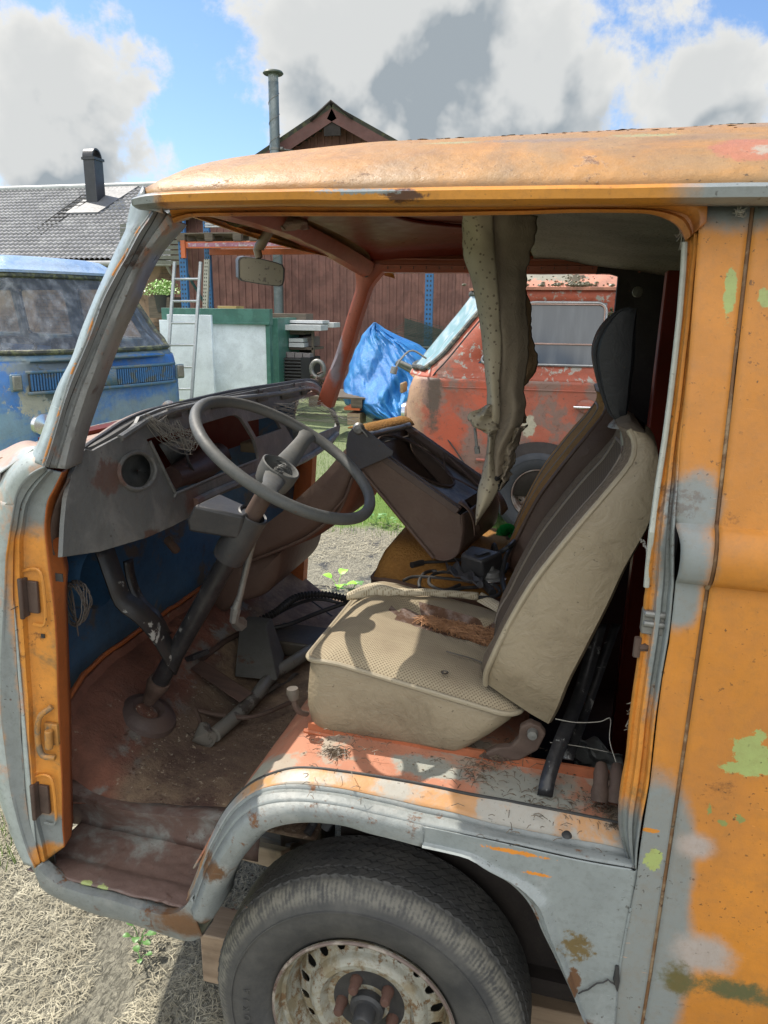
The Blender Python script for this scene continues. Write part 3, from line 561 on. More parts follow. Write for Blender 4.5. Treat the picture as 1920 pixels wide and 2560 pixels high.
SIL = [(372, 487), (411, 452), (469, 424), (541, 406), (604, 395), (686, 383), (830, 366), (975, 353), (1100, 347), (1446, 324), (1659, 316), (1920, 306)]
kz3 = straight(ext([U(x, y, Y=.26+.12*min(1, i/4)) for i, (x, y) in enumerate(SIL)])); kz2 = [a.lerp(b, .15)+Vector((0, 0, .004)) for a, b in zip(KZ, kz3)]
half = [gi, r1, r2, r3, KZ, kz2, kz3, inward(kz3, .6, -.002, .03), inward(kz3, .85, -.004, .05)]
mir = lambda r_: [Vector((p.x, 1.70-p.y, p.z)) for p in r_]
lf('roof', half+[mir(r_) for r_ in half[-2::-1]], 'roof', 100, jit=.0015, solid=.003, off=-1)
# front edge of the roof (above the windscreen)
fr = [[q_[0]+Vector((.0, 0, .004)) for q_ in half]+[mir(q_)[0] for q_ in half[-2::-1]]]
fr.append([p+Vector((-.010, 0, -.014)) for p in fr[0]]); fr.append([p+Vector((.03, 0, -.024)) for p in fr[0]])
lf('roof_front_edge', fr, 'gutter', 60)
# flaking scabs along the roof edge
sc = MB()
for i in range(60):
    i_ = random.uniform(7.2, 10.9); j_ = int(i_); p = kz2[j_].lerp(kz2[j_+1], i_-j_).lerp(kz3[j_].lerp(kz3[j_+1], i_-j_), random.random()**.6*.95)+Vector((0, 0, .0)); s_ = .002+.005*random.random()**2
    sc.add([p+Vector((s_*1.8*math.cos(a)*random.uniform(.6, 1), s_*math.sin(a)*.8, .0008*random.random())) for a in (0, 1.1, 2.2, 3.3, 4.4, 5.4)], [(0, 1, 2, 3, 4, 5)])
sc.o('paint_flakes', worn('paint flakes', (.34, .16, .09), (.36, .36, .18), (.45, .55), 30, 0), V)['kind'] = 'stuff'
# --- ceiling inside: bare red metal in front, perforated liner behind
v_, f_ = grid(lambda a, b: Vector((-.715+.50*a, .105+1.45*b, 1.868+.05*math.sin(math.pi*b)**.4+.025*a-.008*(1-a)**4)), 26, 30)
obj('cab_ceiling', v_, f_, 'ceiling', V, solid=.003)
rb = MB(); rb.tube(crom([Vector((-.60, .2, 1.90)), Vector((-.52, .7, 1.925)), Vector((-.46, 1.0, 1.925)), Vector((-.30, 1.15, 1.925))], 20), .006, 8); rb.o('ceiling_rib', 'ceiling', V)
v_, f_ = grid(lambda a, b: Vector((-.16+.52*a, .11+1.48*b, 1.875+.03*math.sin(math.pi*b)**.5-.05*a+.012*mnoise.noise(Vector((a*3, b*5, 0))))), 26, 36)
obj('headliner', v_, f_, 'liner_dark', V, solid=.003)
# --- front header beam above the windscreen
hb = [U(396, 494, Y=.12), U(530, 506, Y=.45), U(690, 556, Y=.85), U(760, 588, Y=1.1), U(840, 628, Y=1.38), U(915, 672, Y=1.56)]
rows = []
for dz, dx in ((.02, .03), (.026, -.0), (.012, -.03), (-.018, -.034), (-.028, -.01), (-.022, .012), (-.004, .024)):
    rows.append([p+Vector((dx*(1.0 if i else .7), 0, dz*(1.0 if i else .6))) for i, p in enumerate(hb)])
hm = MB(); v_, f_ = loft(rows, 60, .0012, True); hm.add(v_, f_); hm.o('windscreen_header', 'frame_in', V)
# --- far side: A pillar, rail, post, B pillar (everything is bare frame)
F1 = [(883, 660), (889, 690), (889, 722), (875, 769), (853, 841), (832, 905), (813, 947), (800, 985), (792, 1010)]
F2 = [(975, 660), (948, 688), (925, 719), (912, 758), (896, 806), (879, 863), (862, 910), (840, 980), (826, 1020)]
def slab_rows(a, b, Y0, Y1, yt=.05):
    ra = [U(x, y, Y=Y0+(Y1-Y0)*i/(len(a)-1)) for i, (x, y) in enumerate(a)]; rb_ = [U(x, y, Y=Y0+(Y1-Y0)*i/(len(a)-1)) for i, (x, y) in enumerate(b)]
    o_ = Vector((0, yt, 0)); return [ra, [p.lerp(q_, .25)+Vector((0, -.008, 0)) for p, q_ in zip(ra, rb_)], [p.lerp(q_, .75)+Vector((0, -.008, 0)) for p, q_ in zip(ra, rb_)], rb_, [p+o_ for p in rb_], [p+o_ for p in ra]]
def slab(name, a, b, Y0, Y1, mat, n=40, yt=.05, par=V, **k):
    v, f = loft(slab_rows(a, b, Y0, Y1, yt), n, .001, True); m_ = MB().add(v, f); return m_.o(name, mat, par, **k)
slab('windscreen_pillar', F1, F2, 1.58, 1.63, 'frame_in')
RT = [(905, 630), (940, 634), (1000, 637), (1159, 639), (1321, 640), (1516, 640), (1600, 650)]
RBm = [(905, 690), (952, 680), (1000, 681), (1172, 682), (1321, 684), (1516, 684), (1600, 692)]
slab('roof_rail', RT, RBm, 1.585, 1.585, 'frame_in')
for y_, th in ((648, .004), (664, .003)):
    m_ = MB(); m_.tube([U(945, y_-2, Y=1.575), U(1100, y_, Y=1.575), U(1500, y_+2, Y=1.575)], th, 6); m_.o('rail_bead', 'frame_in', V)
for x_ in range(970, 1500, 32): m_ = MB(); m_.box(U(x_, 667, Y=1.578)+Vector((-.001, -.003, -.008)), U(x_, 667, Y=1.578)+Vector((.001, 0, .008))); m_.o('rail_slot', 'rubber', V)
m_ = MB()
for (x_, y_, s_) in ((905, 643, .011), (902, 655, .006), (915, 688, .008)): m_.lathe([(0, -.003), (s_, -.003), (s_, 0)], 14, Matrix.Translation(U(x_, y_, Y=1.565)))
m_.o('bolt_hole', 'rubber', V)
# rounded upper rear corner of the far door opening and the far B pillar
slab('door_pillar', [(1490, 684), (1524, 684), (1553, 694), (1566, 713), (1568, 766), (1560, 900), (1545, 1050), (1500, 1350), (1470, 1500)], [(1500, 645), (1600, 650), (1680, 660), (1690, 720), (1690, 800), (1680, 900), (1660, 1100), (1640, 1350), (1600, 1500)], 1.58, 1.6, 'dark')
slab('door_post', [(742, 1150), (740, 1169), (728, 1290), (712, 1387), (708, 1440), (704, 1475)], [(786, 1130), (782, 1145), (777, 1218), (763, 1368), (757, 1460), (756, 1490)], 1.58, 1.60, 'jamb_red')
slab('door_step', [(640, 1475), (700, 1478), (757, 1490), (1000, 1530), (1300, 1560)], [(640, 1500), (700, 1504), (757, 1512), (1000, 1560), (1300, 1600)], 1.62, 1.66, 'platform')
# --- floor
def fz(x, y): s_ = max(0, min(1, (-.80-x)/.36)); return .555+.17*s_*s_*(3-2*s_)*.95*max(.05, min(1, (y-.15)/.12))+.003*mnoise.noise(Vector((x*12, y*12, 0)))
def front_x(y): t = math.acos(max(-1, min(1, (.83-y)/.83)))/math.pi; return plan(t)[0]
def flo(a, b):
    y = .12+1.51*b; x1 = front_x(y)+.10; x1 = min(x1, -1.045)
    x1 = max(x1, -1.175); x = -.45+(x1+.45)*a
    yk = .215-.055*max(0, min(1, (-.78-x)/.25)); y = yk+(1.63-yk)*b
    z = fz(x, y)
    for yr in (.25, .42, .58, .74, .9, 1.06, 1.22):
        if x < -.95: z += .004*math.exp(-((y-yr)/.012)**2)
    if a > .985: z += .02
    return Vector((x, y, z))
v_, f_ = grid(flo, 70, 120); obj('cab_floor', v_, f_, 'floor', V, solid=.003)
lp = MB(); lp.tube([Vector((flo(1, b/40).x, flo(1, b/40).y, flo(1, b/40).z+.006)) for b in range(41)], .007, 8); lp.o('floor_lip', 'jamb_red', V)
# step well: outer wall, tread, riser
SO = [(87, 2170), (108, 2205), (152, 2232), (217, 2258), (289, 2276), (362, 2298), (430, 2316), (475, 2326), (500, 2330)]
ST = [(92, 2166), (127, 2200), (181, 2226), (253, 2245), (325, 2266), (391, 2284), (434, 2284), (459, 2270), (480, 2240)]
SBt = [(93, 2190), (108, 2222), (152, 2248), (217, 2276), (289, 2297), (362, 2319), (434, 2344), (478, 2351), (506, 2337)]
sto = px(ST, Y=.004)
zt = .487
lf('step_side', [[p+Vector((0, .05, -.004)) for p in px(SBt, Y=.03)], px(SBt, Y=.022), [a.lerp(b, .35)+Vector((0, -.004, 0)) for a, b in zip(px(SBt, Y=.012), sto)], [a.lerp(b, .85) for a, b in zip(px(SBt, Y=.004), sto)], sto, [p+Vector((.004, .014, .001)) for p in sto], [Vector((p.x+.006, .03, p.z-.004)) for p in sto], [Vector((p.x+.006, .06, .478)) for p in sto]], 'sill', 60, jit=.0018)
tr = [(-.96, .02), (-.60, .02)]
def trd(a, b):
    x = -1.03+.405*a; yb = .222; y = .022+(yb-.022)*b
    z = .495-.012*a-.018*math.exp(-((b-.42)/.05)**2)*0+.010*(b < .35)*1.0
    z = .496-.008*a-(.014 if b > .36 else .014*(b/.36)**4)+.0045*mnoise.noise(Vector((x*16, y*16, 0)))+.002*mnoise.noise(Vector((x*60, y*60, 0)))
    return Vector((x, y, z))
v_, f_ = grid(trd, 70, 30); obj('step_tread', v_, f_, 'step', V, solid=.003)
RTp = [Vector((-1.07, .09, .63)), Vector((-1.03, .15, .60)), Vector((-.98, .168, .575)), Vector((-.90, .17, .562)), Vector((-.80, .19, .556)), Vector((-.70, .205, .556)), Vector((-.58, .212, .556))]
lf('step_riser', [[Vector((p.x, .205, .478)) for p in RTp], [Vector((p.x, .204, .50)) for p in RTp], [p+Vector((0, .008, -.015)) for p in RTp], [p+Vector((0, .002, -.001)) for p in RTp], [p+Vector((0, -.002, .009)) for p in RTp], [p+Vector((0, .022, .008)) for p in RTp], [p+Vector((0, .060, -.004)) for p in RTp]], 'step', 50, jit=.004)
cr = MB()
for i in range(420):    # rust crumbs and litter
    x = -1.0+.5*random.random(); y = (.05+.14*random.random()) if i < 70 else .23+.5*random.random(); z = trd((x+1.03)/.405, (y-.02)/.18).z if y < .2 else fz(x, y)
    s_ = .0015+.004*random.random()**2; cr.add([(x+s_*math.cos(a)*random.uniform(.6, 1.4), y+s_*math.sin(a)*random.uniform(.6, 1.4), z+.001+random.random()*.002) for a in (0, 1.5, 3, 4.5)], [(0, 1, 2, 3)])
cr.o('rust_flakes', worn('rust flakes', (.10, .05, .035), (.25, .22, .17), (.5, .55), 40, 0), V)['kind'] = 'stuff'
# --- wheel arch / sill: rows from the inner seam out and down to the arch edge
RA = [(458, 2262), (482, 2208), (506, 2146), (536, 2076), (576, 2011), (631, 1960), (711, 1929), (778, 1925), (858, 1934), (977, 1952), (1097, 1974), (1160, 1988), (1280, 2010), (1438, 2040), (1582, 2071)]
RBw = [(462, 2266), (488, 2216), (512, 2155), (545, 2090), (588, 2024), (645, 1984), (725, 1971), (838, 1981), (937, 2001), (1057, 2031), (1160, 2053), (1265, 2084), (1409, 2112), (1500, 2128), (1586, 2146)]
RC = [(478, 2274), (500, 2222), (522, 2165), (558, 2100), (602, 2045), (659, 2015), (747, 2005), (858, 2019), (950, 2040), (1062, 2066), (1160, 2085), (1265, 2106), (1409, 2138), (1500, 2156), (1592, 2172)]
RD = [(513, 2307), (526, 2262), (545, 2222), (578, 2168), (625, 2108), (676, 2070), (765, 2054), (858, 2063), (937, 2085), (1057, 2115), (1120, 2128), (1170, 2142), (1216, 2175), (1279, 2208), (1327, 2261)]
# inner rows share the same stations
def rw(a, Y): return [U(x, y, Y=Y) for x, y in a]
ra, rbb, rc = rw(RA, .072), rw(RBw, .035), rw(RC, .004)
lf('sill_ledge', [[p+Vector((0, .004, -.012)) for p in ra], ra, [a.lerp(b, .25)+Vector((0, 0, .003)) for a, b in zip(ra, rbb)], [a.lerp(b, .55)+Vector((0, 0, -.001)) for a, b in zip(ra, rbb)], [a.lerp(b, .8)+Vector((0, 0, .002)) for a, b in zip(ra, rbb)]], 'sill_orange', 100, jit=.0012)
lf('sill_lip', [[a.lerp(b, .78)+Vector((0, 0, .001)) for a, b in zip(ra, rbb)], [a.lerp(b, .95)+Vector((0, .004, -.006)) for a, b in zip(ra, rbb)], [p+Vector((0, -.003, -.006)) for p in rbb], [a.lerp(b, .45)+Vector((0, 0, .004)) for a, b in zip(rbb, rc)], [a.lerp(b, .8)+Vector((0, 0, .003)) for a, b in zip(rbb, rc)], rc], 'sill', 110, jit=.0012)
# the narrow curved part of the arch face (front leg + top)
rd = rw(RD[:10], .0)
rcs = rw(RC[:10], .003)
lf('arch_face', [[p+Vector((0, .0005, .0008)) for p in rcs], [a.lerp(b, .4)+Vector((0, -.010*(1-(i/9)**3), 0)) for i, (a, b) in enumerate(zip(rcs, rd))], [a.lerp(b, .8)+Vector((0, -.007*(1-(i/9)**3), 0)) for i, (a, b) in enumerate(zip(rcs, rd))], rd, [p+Vector((.010, .012, .003)) for p in rd], [p+Vector((.012, .05, .006)) for p in rd], [p+Vector((.012, .10, .006)) for p in rd]], 'sill', 90, jit=.0015)
# broad grey quarter below the sill, down to its rear corner
QT = [(1057, 2064.5), (1160, 2085), (1265, 2106), (1409, 2138), (1500, 2156), (1573, 2168), (1590, 2172)]
QE = [(1057, 2115), (1120, 2128), (1170, 2142), (1216, 2172), (1279, 2208), (1327, 2261), (1361, 2334), (1390, 2392), (1419, 2454), (1441, 2502), (1457, 2534)]
top = crom(rw(QT, .003), 30); bot = crom(rw(QE, .0), 30)
# right edge follows the weld line
rgt = [Vector((ls(z), .001, z)) for z in [rw(QT, 0)[-1].z-i*(rw(QT, 0)[-1].z-.36)/29 for i in range(30)]]
def quarter(a, b):   # a along arch edge, b towards top/right boundary
    e = bot[min(29, round(a*29))]; A_ = top[0:30]; 
    path = A_[0:30]+rgt
    q_ = path[min(59, round(a*59))]
    p = e.lerp(q_, b); p.y = .002-.010*math.sin(min(1, b*6)*math.pi)*(b < .17)-.004*math.sin(b*math.pi)*0; p.y += (.003*mnoise.noise(p*3)-.003*(b > .04))*min(1, a*5)
    return p
v_, f_ = grid(lambda a, b: quarter(a, b), 60, 26); obj('rear_quarter', v_, f_, 'arch', V, solid=.002, off=0)
bt = crom(rw(QE, .0), 60)
lf('arch_flange', [[p+Vector((0, -.003, 0)) for p in bt], [p+Vector((.004, .006, .006)) for p in bt], [p+Vector((.004, .06, .008)) for p in bt]], 'sill', 60)
ck = MB(); ck.tube([U(x, y, Y=-.006) for x, y in [(1446, 2484), (1456, 2478), (1470, 2474), (1480, 2466), (1492, 2458), (1508, 2456), (1520, 2449), (1528, 2456), (1540, 2462)]], .0015, 5); ck.tube([U(1543, 2415, Y=-.005), U(1541, 2450, Y=-.005), U(1543, 2478, Y=-.005)], [.003, .006, .001], 6); ck.o('crack', 'rubber', V)
m_ = MB(); m_.lathe([(0, -.006), (.006, -.005), (.009, 0)], 16, Matrix.Translation(U(1417, 2088, Y=.03)) @ Matrix.Rotation(R(-80), 4, 'X')); m_.o('rubber_plug', 'rubber', V)
# lower valance of the long side behind the corner
m_ = MB(); m_.add([(.10, .02, .36), (.34, .02, .33), (.34, .03, .26), (.12, .03, .28)], [(0, 1, 2, 3)]); m_.o('jacking_patch', 'sill', V, solid=.01)
# --- seat platform (wheelhouse)
def plat(a, b):   # a: front-bottom -> rear, b: near -> far
    y = .066+1.54*b
    T = [(-.662, .55), (-.636, .60), (-.60, .675), (-.555, .742), (-.51, .785), (-.46, .806), (-.38, .818), (-.2, .815), (0, .812), (.10, .81), (.16, .81), (.30, .80)]
    i = a*(len(T)-1); j = min(int(i), len(T)-2); w = i-j; x = T[j][0]*(1-w)+T[j+1][0]*w; z = T[j][1]*(1-w)+T[j+1][1]*w
    if b < .02: pass
    z += .003*mnoise.noise(Vector((x*10, y*10, 2)))
    if .028 < b < .04: z += .004
    return Vector((x, y, z))
v_, f_ = grid(plat, 100, 90); f_ = [q_ for q_ in f_ if not (sum(v_[i].x for i in q_)/4 > -.03 and sum(v_[i].y for i in q_)/4 > .245)]; obj('seat_platform', v_, f_, 'platform', V, solid=.004)
rl = MB(); rl.tube([U(760, 1826, Y=.215), U(950, 1868, Y=.215), U(1186, 1908, Y=.215), U(1350, 1935, Y=.215), U(1430, 1950, Y=.215)], .005, 6); rl.box((-.47, .215, .80), (.14, .222, .835)); rl.o('seat_rail', 'rail', V)
sl = MB(); sl.tube([p+Vector((0, .004, .002)) for p in crom(ra[3:], 80)], .003, 6); sl.o('sill_seal', 'rubber', V)
# --- hidden bodywork that closes the cab: far skin, rear, bulkhead
m_ = MB(); m_.box((.30, 1.60, .3), (3.2, 1.66, 1.88)); m_.box((3.15, .05, .3), (3.2, 1.65, 1.88)); m_.box((-.4, .20, .30), (3.2, 1.62, .34)); m_.box((-.40, .24, .34), (-.38, 1.60, .78)); m_.box((-.38, .235, .34), (.30, .245, .79)); m_.box((-.45, 1.60, .3), (.3, 1.66, .80)); m_.box((.12, 1.585, .52), (.30, 1.66, 1.84)); m_.o('cargo_shell', 'dark', V)
m_ = MB(); m_.box((.34, .06, .3), (.36, 1.60, .95)); m_.box((.30, 1.30, .9), (.36, 1.60, 1.84)); m_.o('bulkhead', worn('red brown bulkhead', (.12, .03, .018), None, rust=0, dirt=.4), V)
m_ = MB(); m_.box((.20, .86, .34), (.26, .92, 1.80)); m_.box((.29, 1.2, .9), (.30, 1.26, 1.8)); m_.o('bulkhead_post', 'ceiling', V, bevel=.004)
m_ = MB(); m_.box((.19, .10, .35), (.30, .16, 1.8)); m_.o('inner_pillar', 'dark', V)
# rag of grey sheet behind the seat and the black belt strap
v_, f_ = grid(lambda a, b: U(1425+130*a+10*b, 1840+60*a+85*b, Y=.42)+Vector((0, .05*mnoise.noise(Vector((a*3, b*3, 4))), .01)), 14, 14); obj('grey_sheet', v_, f_, worn('grey sheet', (.16, .17, .17), None, rust=0, dirt=.3), V, solid=.002)
def strap(pts, w, name, mat, par=V, nrm=(0, 1, 0), th=.003):
    c = crom(pts, 30); a = [p+Vector((w/2, 0, 0)) for p in c]; b = [p-Vector((w/2, 0, 0)) for p in c]; v, f = loft([a, b], 30); return obj(name, v, f, mat, par, solid=th)
strap([U(1500, 1560, Y=.40), U(1455, 1720, Y=.32), U(1400, 1860, Y=.20), U(1372, 1940, Y=.14), U(1362, 1990, Y=.12)], .028, 'seat_belt', 'tube_black')
strap([U(1540, 1560, Y=.46), U(1470, 1760, Y=.34), U(1420, 1900, Y=.22)], .02, 'seat_belt', 'tube_black')
for (x, y) in ((1500, 1975), (1540, 1978)):
    m_ = MB(); c = U(x, y, Y=.13); m_.tube([c+Vector((-.0, -.018, -.012)), c+Vector((0, -.01, .002)), c+Vector((0, .0, .012)), c+Vector((0, .014, .026)), c+Vector((0, .03, .034))], [.015, .017, .013, .014, .010], 12); m_.o('belt_anchor', 'rusty', V)
# --- wheel, axle, chassis
def build_wheel(parent, c, Rt, ry, mats=('tyre', 'rim'), hi=True, sgn=1):
    T = Matrix.Translation(c) @ Matrix.Diagonal((1, sgn, 1, 1)); n = 96 if hi else 40
    w = empty('wheel'); w.parent = parent
    pr = [(.185, .030), (.20, .012), (.225, .0), (.25, -.006), (.268, -.006), (.2685, -.009), (.271, -.009), (.272, -.005), (.288, 0), (.302, .010), (.311, .022), (.3145, .030), (.316, .034)]
    y = .036
    for g in range(5): pr += [(.3195+.002*(g in (1, 2, 3)), y), (.321+.002*(g in (1, 2, 3)), y+.018), (.312, y+.0195), (.312, y+.0225)]; y += .024
    pr += [(.3195, y), (.315, y+.008), (.30, y+.022), (.27, y+.032), (.22, y+.03), (.185, y+.01)]
    s_ = Rt/.323; pr = [(a*s_ if a > .19 else a, b) for a, b in pr]
    m_ = MB()
    k = len(pr); vs_ = []
    nn = 480 if hi else 48
    for i in range(nn):
        a = 2*math.pi*i/nn
        for j, (r_, y_) in enumerate(pr):
            yy = y_; rr = r_
            if hi and 13 <= j < len(pr)-6: yy += .0017*(1 if (i//3) % 2 else -1)
            if hi and 8 <= j <= 11: rr += .0009*math.sin(i*2.1)*(1+.5*math.sin(i*.37))
            vs_.append(T @ Vector((rr*math.cos(a), yy, rr*math.sin(a))))
    m_.add(vs_, [(i*k+j, i*k+j+1, ((i+1) % nn)*k+j+1, ((i+1) % nn)*k+j) for i in range(nn) for j in range(k-1)])
    m_.o('tyre', mats[0], w)
    # rim: rolled lip, well, then the pierced disc
    m_ = MB(); m_.lathe([(.182, .034), (.189, .022), (.193, .016), (.1915, .010), (.187, .010), (.183, .018), (.181, .034), (.174, .040), (.171, .060), (.166, .072), (.160, .082), (.158, .12)], 96, T); m_.o('rim', mats[1], w)
    m_ = MB(); m_.tube([T @ Vector((.190*math.cos(a), .0125, .190*math.sin(a))) for a in [2*math.pi*i/96 for i in range(96)]], .0038, 8, closed=True); m_.o('rim_lip', 'rim_lip' if hi else mats[1], w)
    prof = [(.159, .088), (.155, .082), (.150, .076), (.145, .072), (.140, .070), (.135, .068), (.130, .066), (.125, .062), (.118, .050), (.110, .044), (.102, .046), (.096, .056), (.090, .066), (.075, .068), (.05, .068), (.035, .064)]
    prof = [(prof[i][0]+(prof[i+1][0]-prof[i][0])*j/4, prof[i][1]+(prof[i+1][1]-prof[i][1])*j/4) for i in range(9) for j in range(4)]+prof[9:] if hi else prof
    na = 700 if hi else 96; k = len(prof); vs_ = []; fs_ = []
    for i in range(na):
        a = 2*math.pi*i/na
        for r_, y_ in prof: vs_.append(T @ Vector((r_*math.cos(a), y_, r_*math.sin(a))))
    nh = 20
    for i in range(na):
        am = ((i+.5)/na*nh) % 1-.5; arc = am/nh*2*math.pi*.142
        for j in range(k-1):
            rm = (prof[j][0]+prof[j+1][0])/2
            if (arc/.0098)**2+((rm-.142)/.0125)**2 < 1: continue
            fs_.append((i*k+j, i*k+j+1, ((i+1) % na)*k+j+1, ((i+1) % na)*k+j))
    obj('wheel_disc', vs_, fs_, mats[1], w, solid=.003)
    m_ = MB(); m_.lathe([(.155, .13), (0, .13)], 32, T); m_.lathe([(.088, .0655), (.06, .064), (.035, .063)], 48, T); m_.o('brake_drum', 'rubber' if hi else 'dark', w)
    m_ = MB(); m_.lathe([(.036, .07), (.036, .045), (.030, .040), (.022, .040), (.021, .012), (.017, .006), (0, .006)], 28, T); m_.o('hub', 'plastic_black', w)
    for i in range(5):
        a = R(118+72*i); p = T @ Vector((.058*math.cos(a), 0, .058*math.sin(a))); m_ = MB()
        m_.lathe([(.013, .068), (.013, .055), (.0105, .05), (.0105, .034), (.008, .030), (0, .030)], 12, T @ Matrix.Translation((.058*math.cos(a), 0, .058*math.sin(a)))); m_.o('lug', 'lug', w)
    return w
WC = Vector((-.290, .035, .285))
fw = build_wheel(V, WC, .330, 0)
for i_, ch in enumerate('NOKIA'):    # faint moulded lettering on the sidewall
    cu = bpy.data.curves.new('letter', 'FONT'); cu.body = ch; cu.size = .020; cu.extrude = .0007; cu.align_x = 'CENTER'; cu.align_y = 'CENTER'
    a = R(194-i_*5.3); tmp = bpy.data.objects.new('letter', cu); me = bpy.data.meshes.new_from_object(tmp); me.materials.clear(); me.materials.append(M['tyre']); bpy.data.objects.remove(tmp); lo = bpy.data.objects.new('letter', me); COL.objects.link(lo); lo.parent = fw
    lo.matrix_local = Matrix.Translation((WC.x+.243*math.cos(a), WC.y-.0065, WC.z+.243*math.sin(a))) @ Matrix.Rotation(-(a-R(90)), 4, 'Y') @ Matrix.Rotation(R(90), 4, 'X')
m_ = MB(); m_.tube([(-.29, .18, .29), (-.29, 1.5, .29)], .045, 16); m_.tube([(-.29, .2, .22), (-.29, 1.5, .22)], .03, 12); m_.box((-.42, .30, .30), (-.34, 1.38, .42)); m_.tube([U(768, 2085, Y=.22), U(782, 2060, Y=.24), (-.42, .26, .7)], .010, 8); m_.tube([U(812, 2070, Y=.2), (-.36, .24, .72)], .012, 8); m_.o('front_axle', 'plastic_black', V)
build_wheel(V, Vector((-.29, 1.66, .285)), .33, 0, hi=False, sgn=-1)
build_wheel(V, Vector((2.1, .035, .285)), .33, 0, hi=False)
# ================================================================== CAB FITTINGS (parts of the van)
PO, PN = U(343, 1177, X=-.90), Vector((1, .03, .16)).normalized()
def UP(x, y, o_=PO, n_=PN, off=0):     # pixel -> the plane of the dash face
    d = Vector(RB @ _cd(x, y)); c = Vector(CAM); t = (o_+n_*off-c).dot(n_)/d.dot(n_); return c+d*t
def arc(cx, cy, rx, ry, n=28, tilt=0): return [(cx+rx*math.cos(a)*math.cos(tilt)-ry*math.sin(a)*math.sin(tilt), cy+rx*math.cos(a)*math.sin(tilt)+ry*math.sin(a)*math.cos(tilt)) for a in [2*math.pi*i/n for i in range(n)]]
DO = [(156, 1393), (251, 1379), (311, 1361), (371, 1343), (431, 1316), (477, 1292), (490, 1250), (600, 1219), (732, 1170), (782, 1145), (831, 1112), (848, 1085), (851, 1066), (841, 1033), (818, 990), (801, 966), (782, 957), (758, 955), (682, 967), (599, 983), (516, 999), (450, 1008), (401, 1021), (376, 1031), (350, 1041), (343, 1056), (326, 1072), (311, 1084), (251, 1116), (233, 1126), (214, 1122), (196, 1150), (180, 1185), (166, 1245), (160, 1310)]
h1 = arc(343, 1177, 43, 45, 30, .5)
h2 = [(367, 1099), (380, 1122), (428, 1220), (436, 1232), (444, 1235), (477, 1223), (567, 1184), (641, 1154), (647, 1146), (646, 1136), (636, 1099), (612, 1059), (603, 1046), (590, 1038), (572, 1040), (500, 1062), (440, 1080), (380, 1094)]
h3 = [(619, 1054), (682, 1041), (695, 1055), (704, 1072), (642, 1094)]
h4 = [(689, 1016), (782, 990), (797, 987), (806, 991), (818, 1009), (843, 1056), (841, 1066), (805, 1081), (768, 1099), (738, 1108), (712, 1062)]
fl, tr_ = panel([UP(*p) for p in DO], [[UP(*p) for p in h] for h in (h1, h2, h3, h4)])
obj('dashboard', fl, tr_, 'dash', V, smooth=False, solid=.010, off=-1, bevel=.003)
# rolled band that runs across under the openings and the raised edge over them
def band(name, pts, w, off, mat='dash', par=V):
    m_ = MB(); m_.tube(crom([UP(x, y, off=off) for x, y in pts], 60), w, 8); return m_.o(name, mat, par)
band('dash_roll', [(486, 1256), (560, 1222), (650, 1186), (740, 1158), (800, 1124), (842, 1085)], .012, .002)
band('dash_roll', [(300, 1096), (350, 1063), (372, 1050), (450, 1022), (560, 1000), (690, 985), (770, 972), (800, 985), (826, 1024), (845, 1060)], .008, .001)
band('dash_edge', [(375, 1104), (436, 1228), (447, 1231), (566, 1180), (640, 1151)], .004, .002)
m_ = MB(); c = [UP(x, y, off=.002) for x, y in arc(343, 1177, 45, 47, 40, .5)]; m_.tube(c, .005, 8, closed=True); m_.o('vent_ring', 'dash', V)
cup = [[UP(x, y, off=-o_) for x, y in arc(343+dx, 1177+dy, r_*43, r_*45, 40, .5)] for o_, r_, dx, dy in ((0, 1, 0, 0), (.03, .97, 0, 0), (.06, .92, 0, 0), (.065, .6, 0, 0), (.066, .05, 0, 0))]
v_ = [p for r_ in cup for p in r_]; f_ = [(i*40+j, i*40+(j+1) % 40, (i+1)*40+(j+1) % 40, (i+1)*40+j) for i in range(4) for j in range(40)]
obj('vent_cup', v_, f_, 'dash', V, solid=.002)
# upper tray between dash face and windscreen, with its dark and pale bead
top_pts = [(196, 1150), (214, 1122), (251, 1108), (326, 1063), (376, 1030), (450, 1004), (516, 995), (599, 979), (682, 963), (758, 951), (795, 962), (810, 985)]
bead = [(176, 1150), (222, 1112), (271, 1079), (313, 1052), (373, 1027), (463, 1004), (540, 986), (600, 974), (682, 962), (765, 950), (790, 956), (806, 975)]
b3 = [Vector((-.985-.10*math.sin(math.pi*max(0, min(1, (U(x, y, X=-1.0).y-.1)/1.45))), U(x, y, X=-1.0).y, 1.418)) for x, y in bead]
face_t = [UP(*p) for p in top_pts]; bd = [UP(x, y, off=-.035)+Vector((0, 0, .0)) for x, y in bead]
lf('dash_tray', [[p+Vector((0, 0, -.03)) for p in face_t], [p+Vector((-.01, 0, -.004)) for p in face_t], [a.lerp(b, .5)+Vector((0, 0, -.012)) for a, b in zip(face_t, bd)], bd], 'dash_dull', 70, solid=.003)
m_ = MB(); m_.tube(crom(bd, 70), .005, 8); m_.o('windscreen_seal', 'rubber', V)
m_ = MB(); m_.tube(crom([p+Vector((-.012, 0, -.002)) for p in bd[1:-3]], 50), .0035, 6); m_.o('windscreen_seal', worn('pale seal', (.38, .30, .26), None, rust=0, dirt=.3), V)
lf('cowl_lip', [[p+Vector((-.015, 0, -.006)) for p in bd], [Vector((min(p.x-.06, -1.0), p.y, 1.385)) for p in bd], [Vector((p.x-.16, p.y-.02, 1.365)) for p in bd]], bpy.data.materials['faded pink cowl'], 50)
m_ = MB()
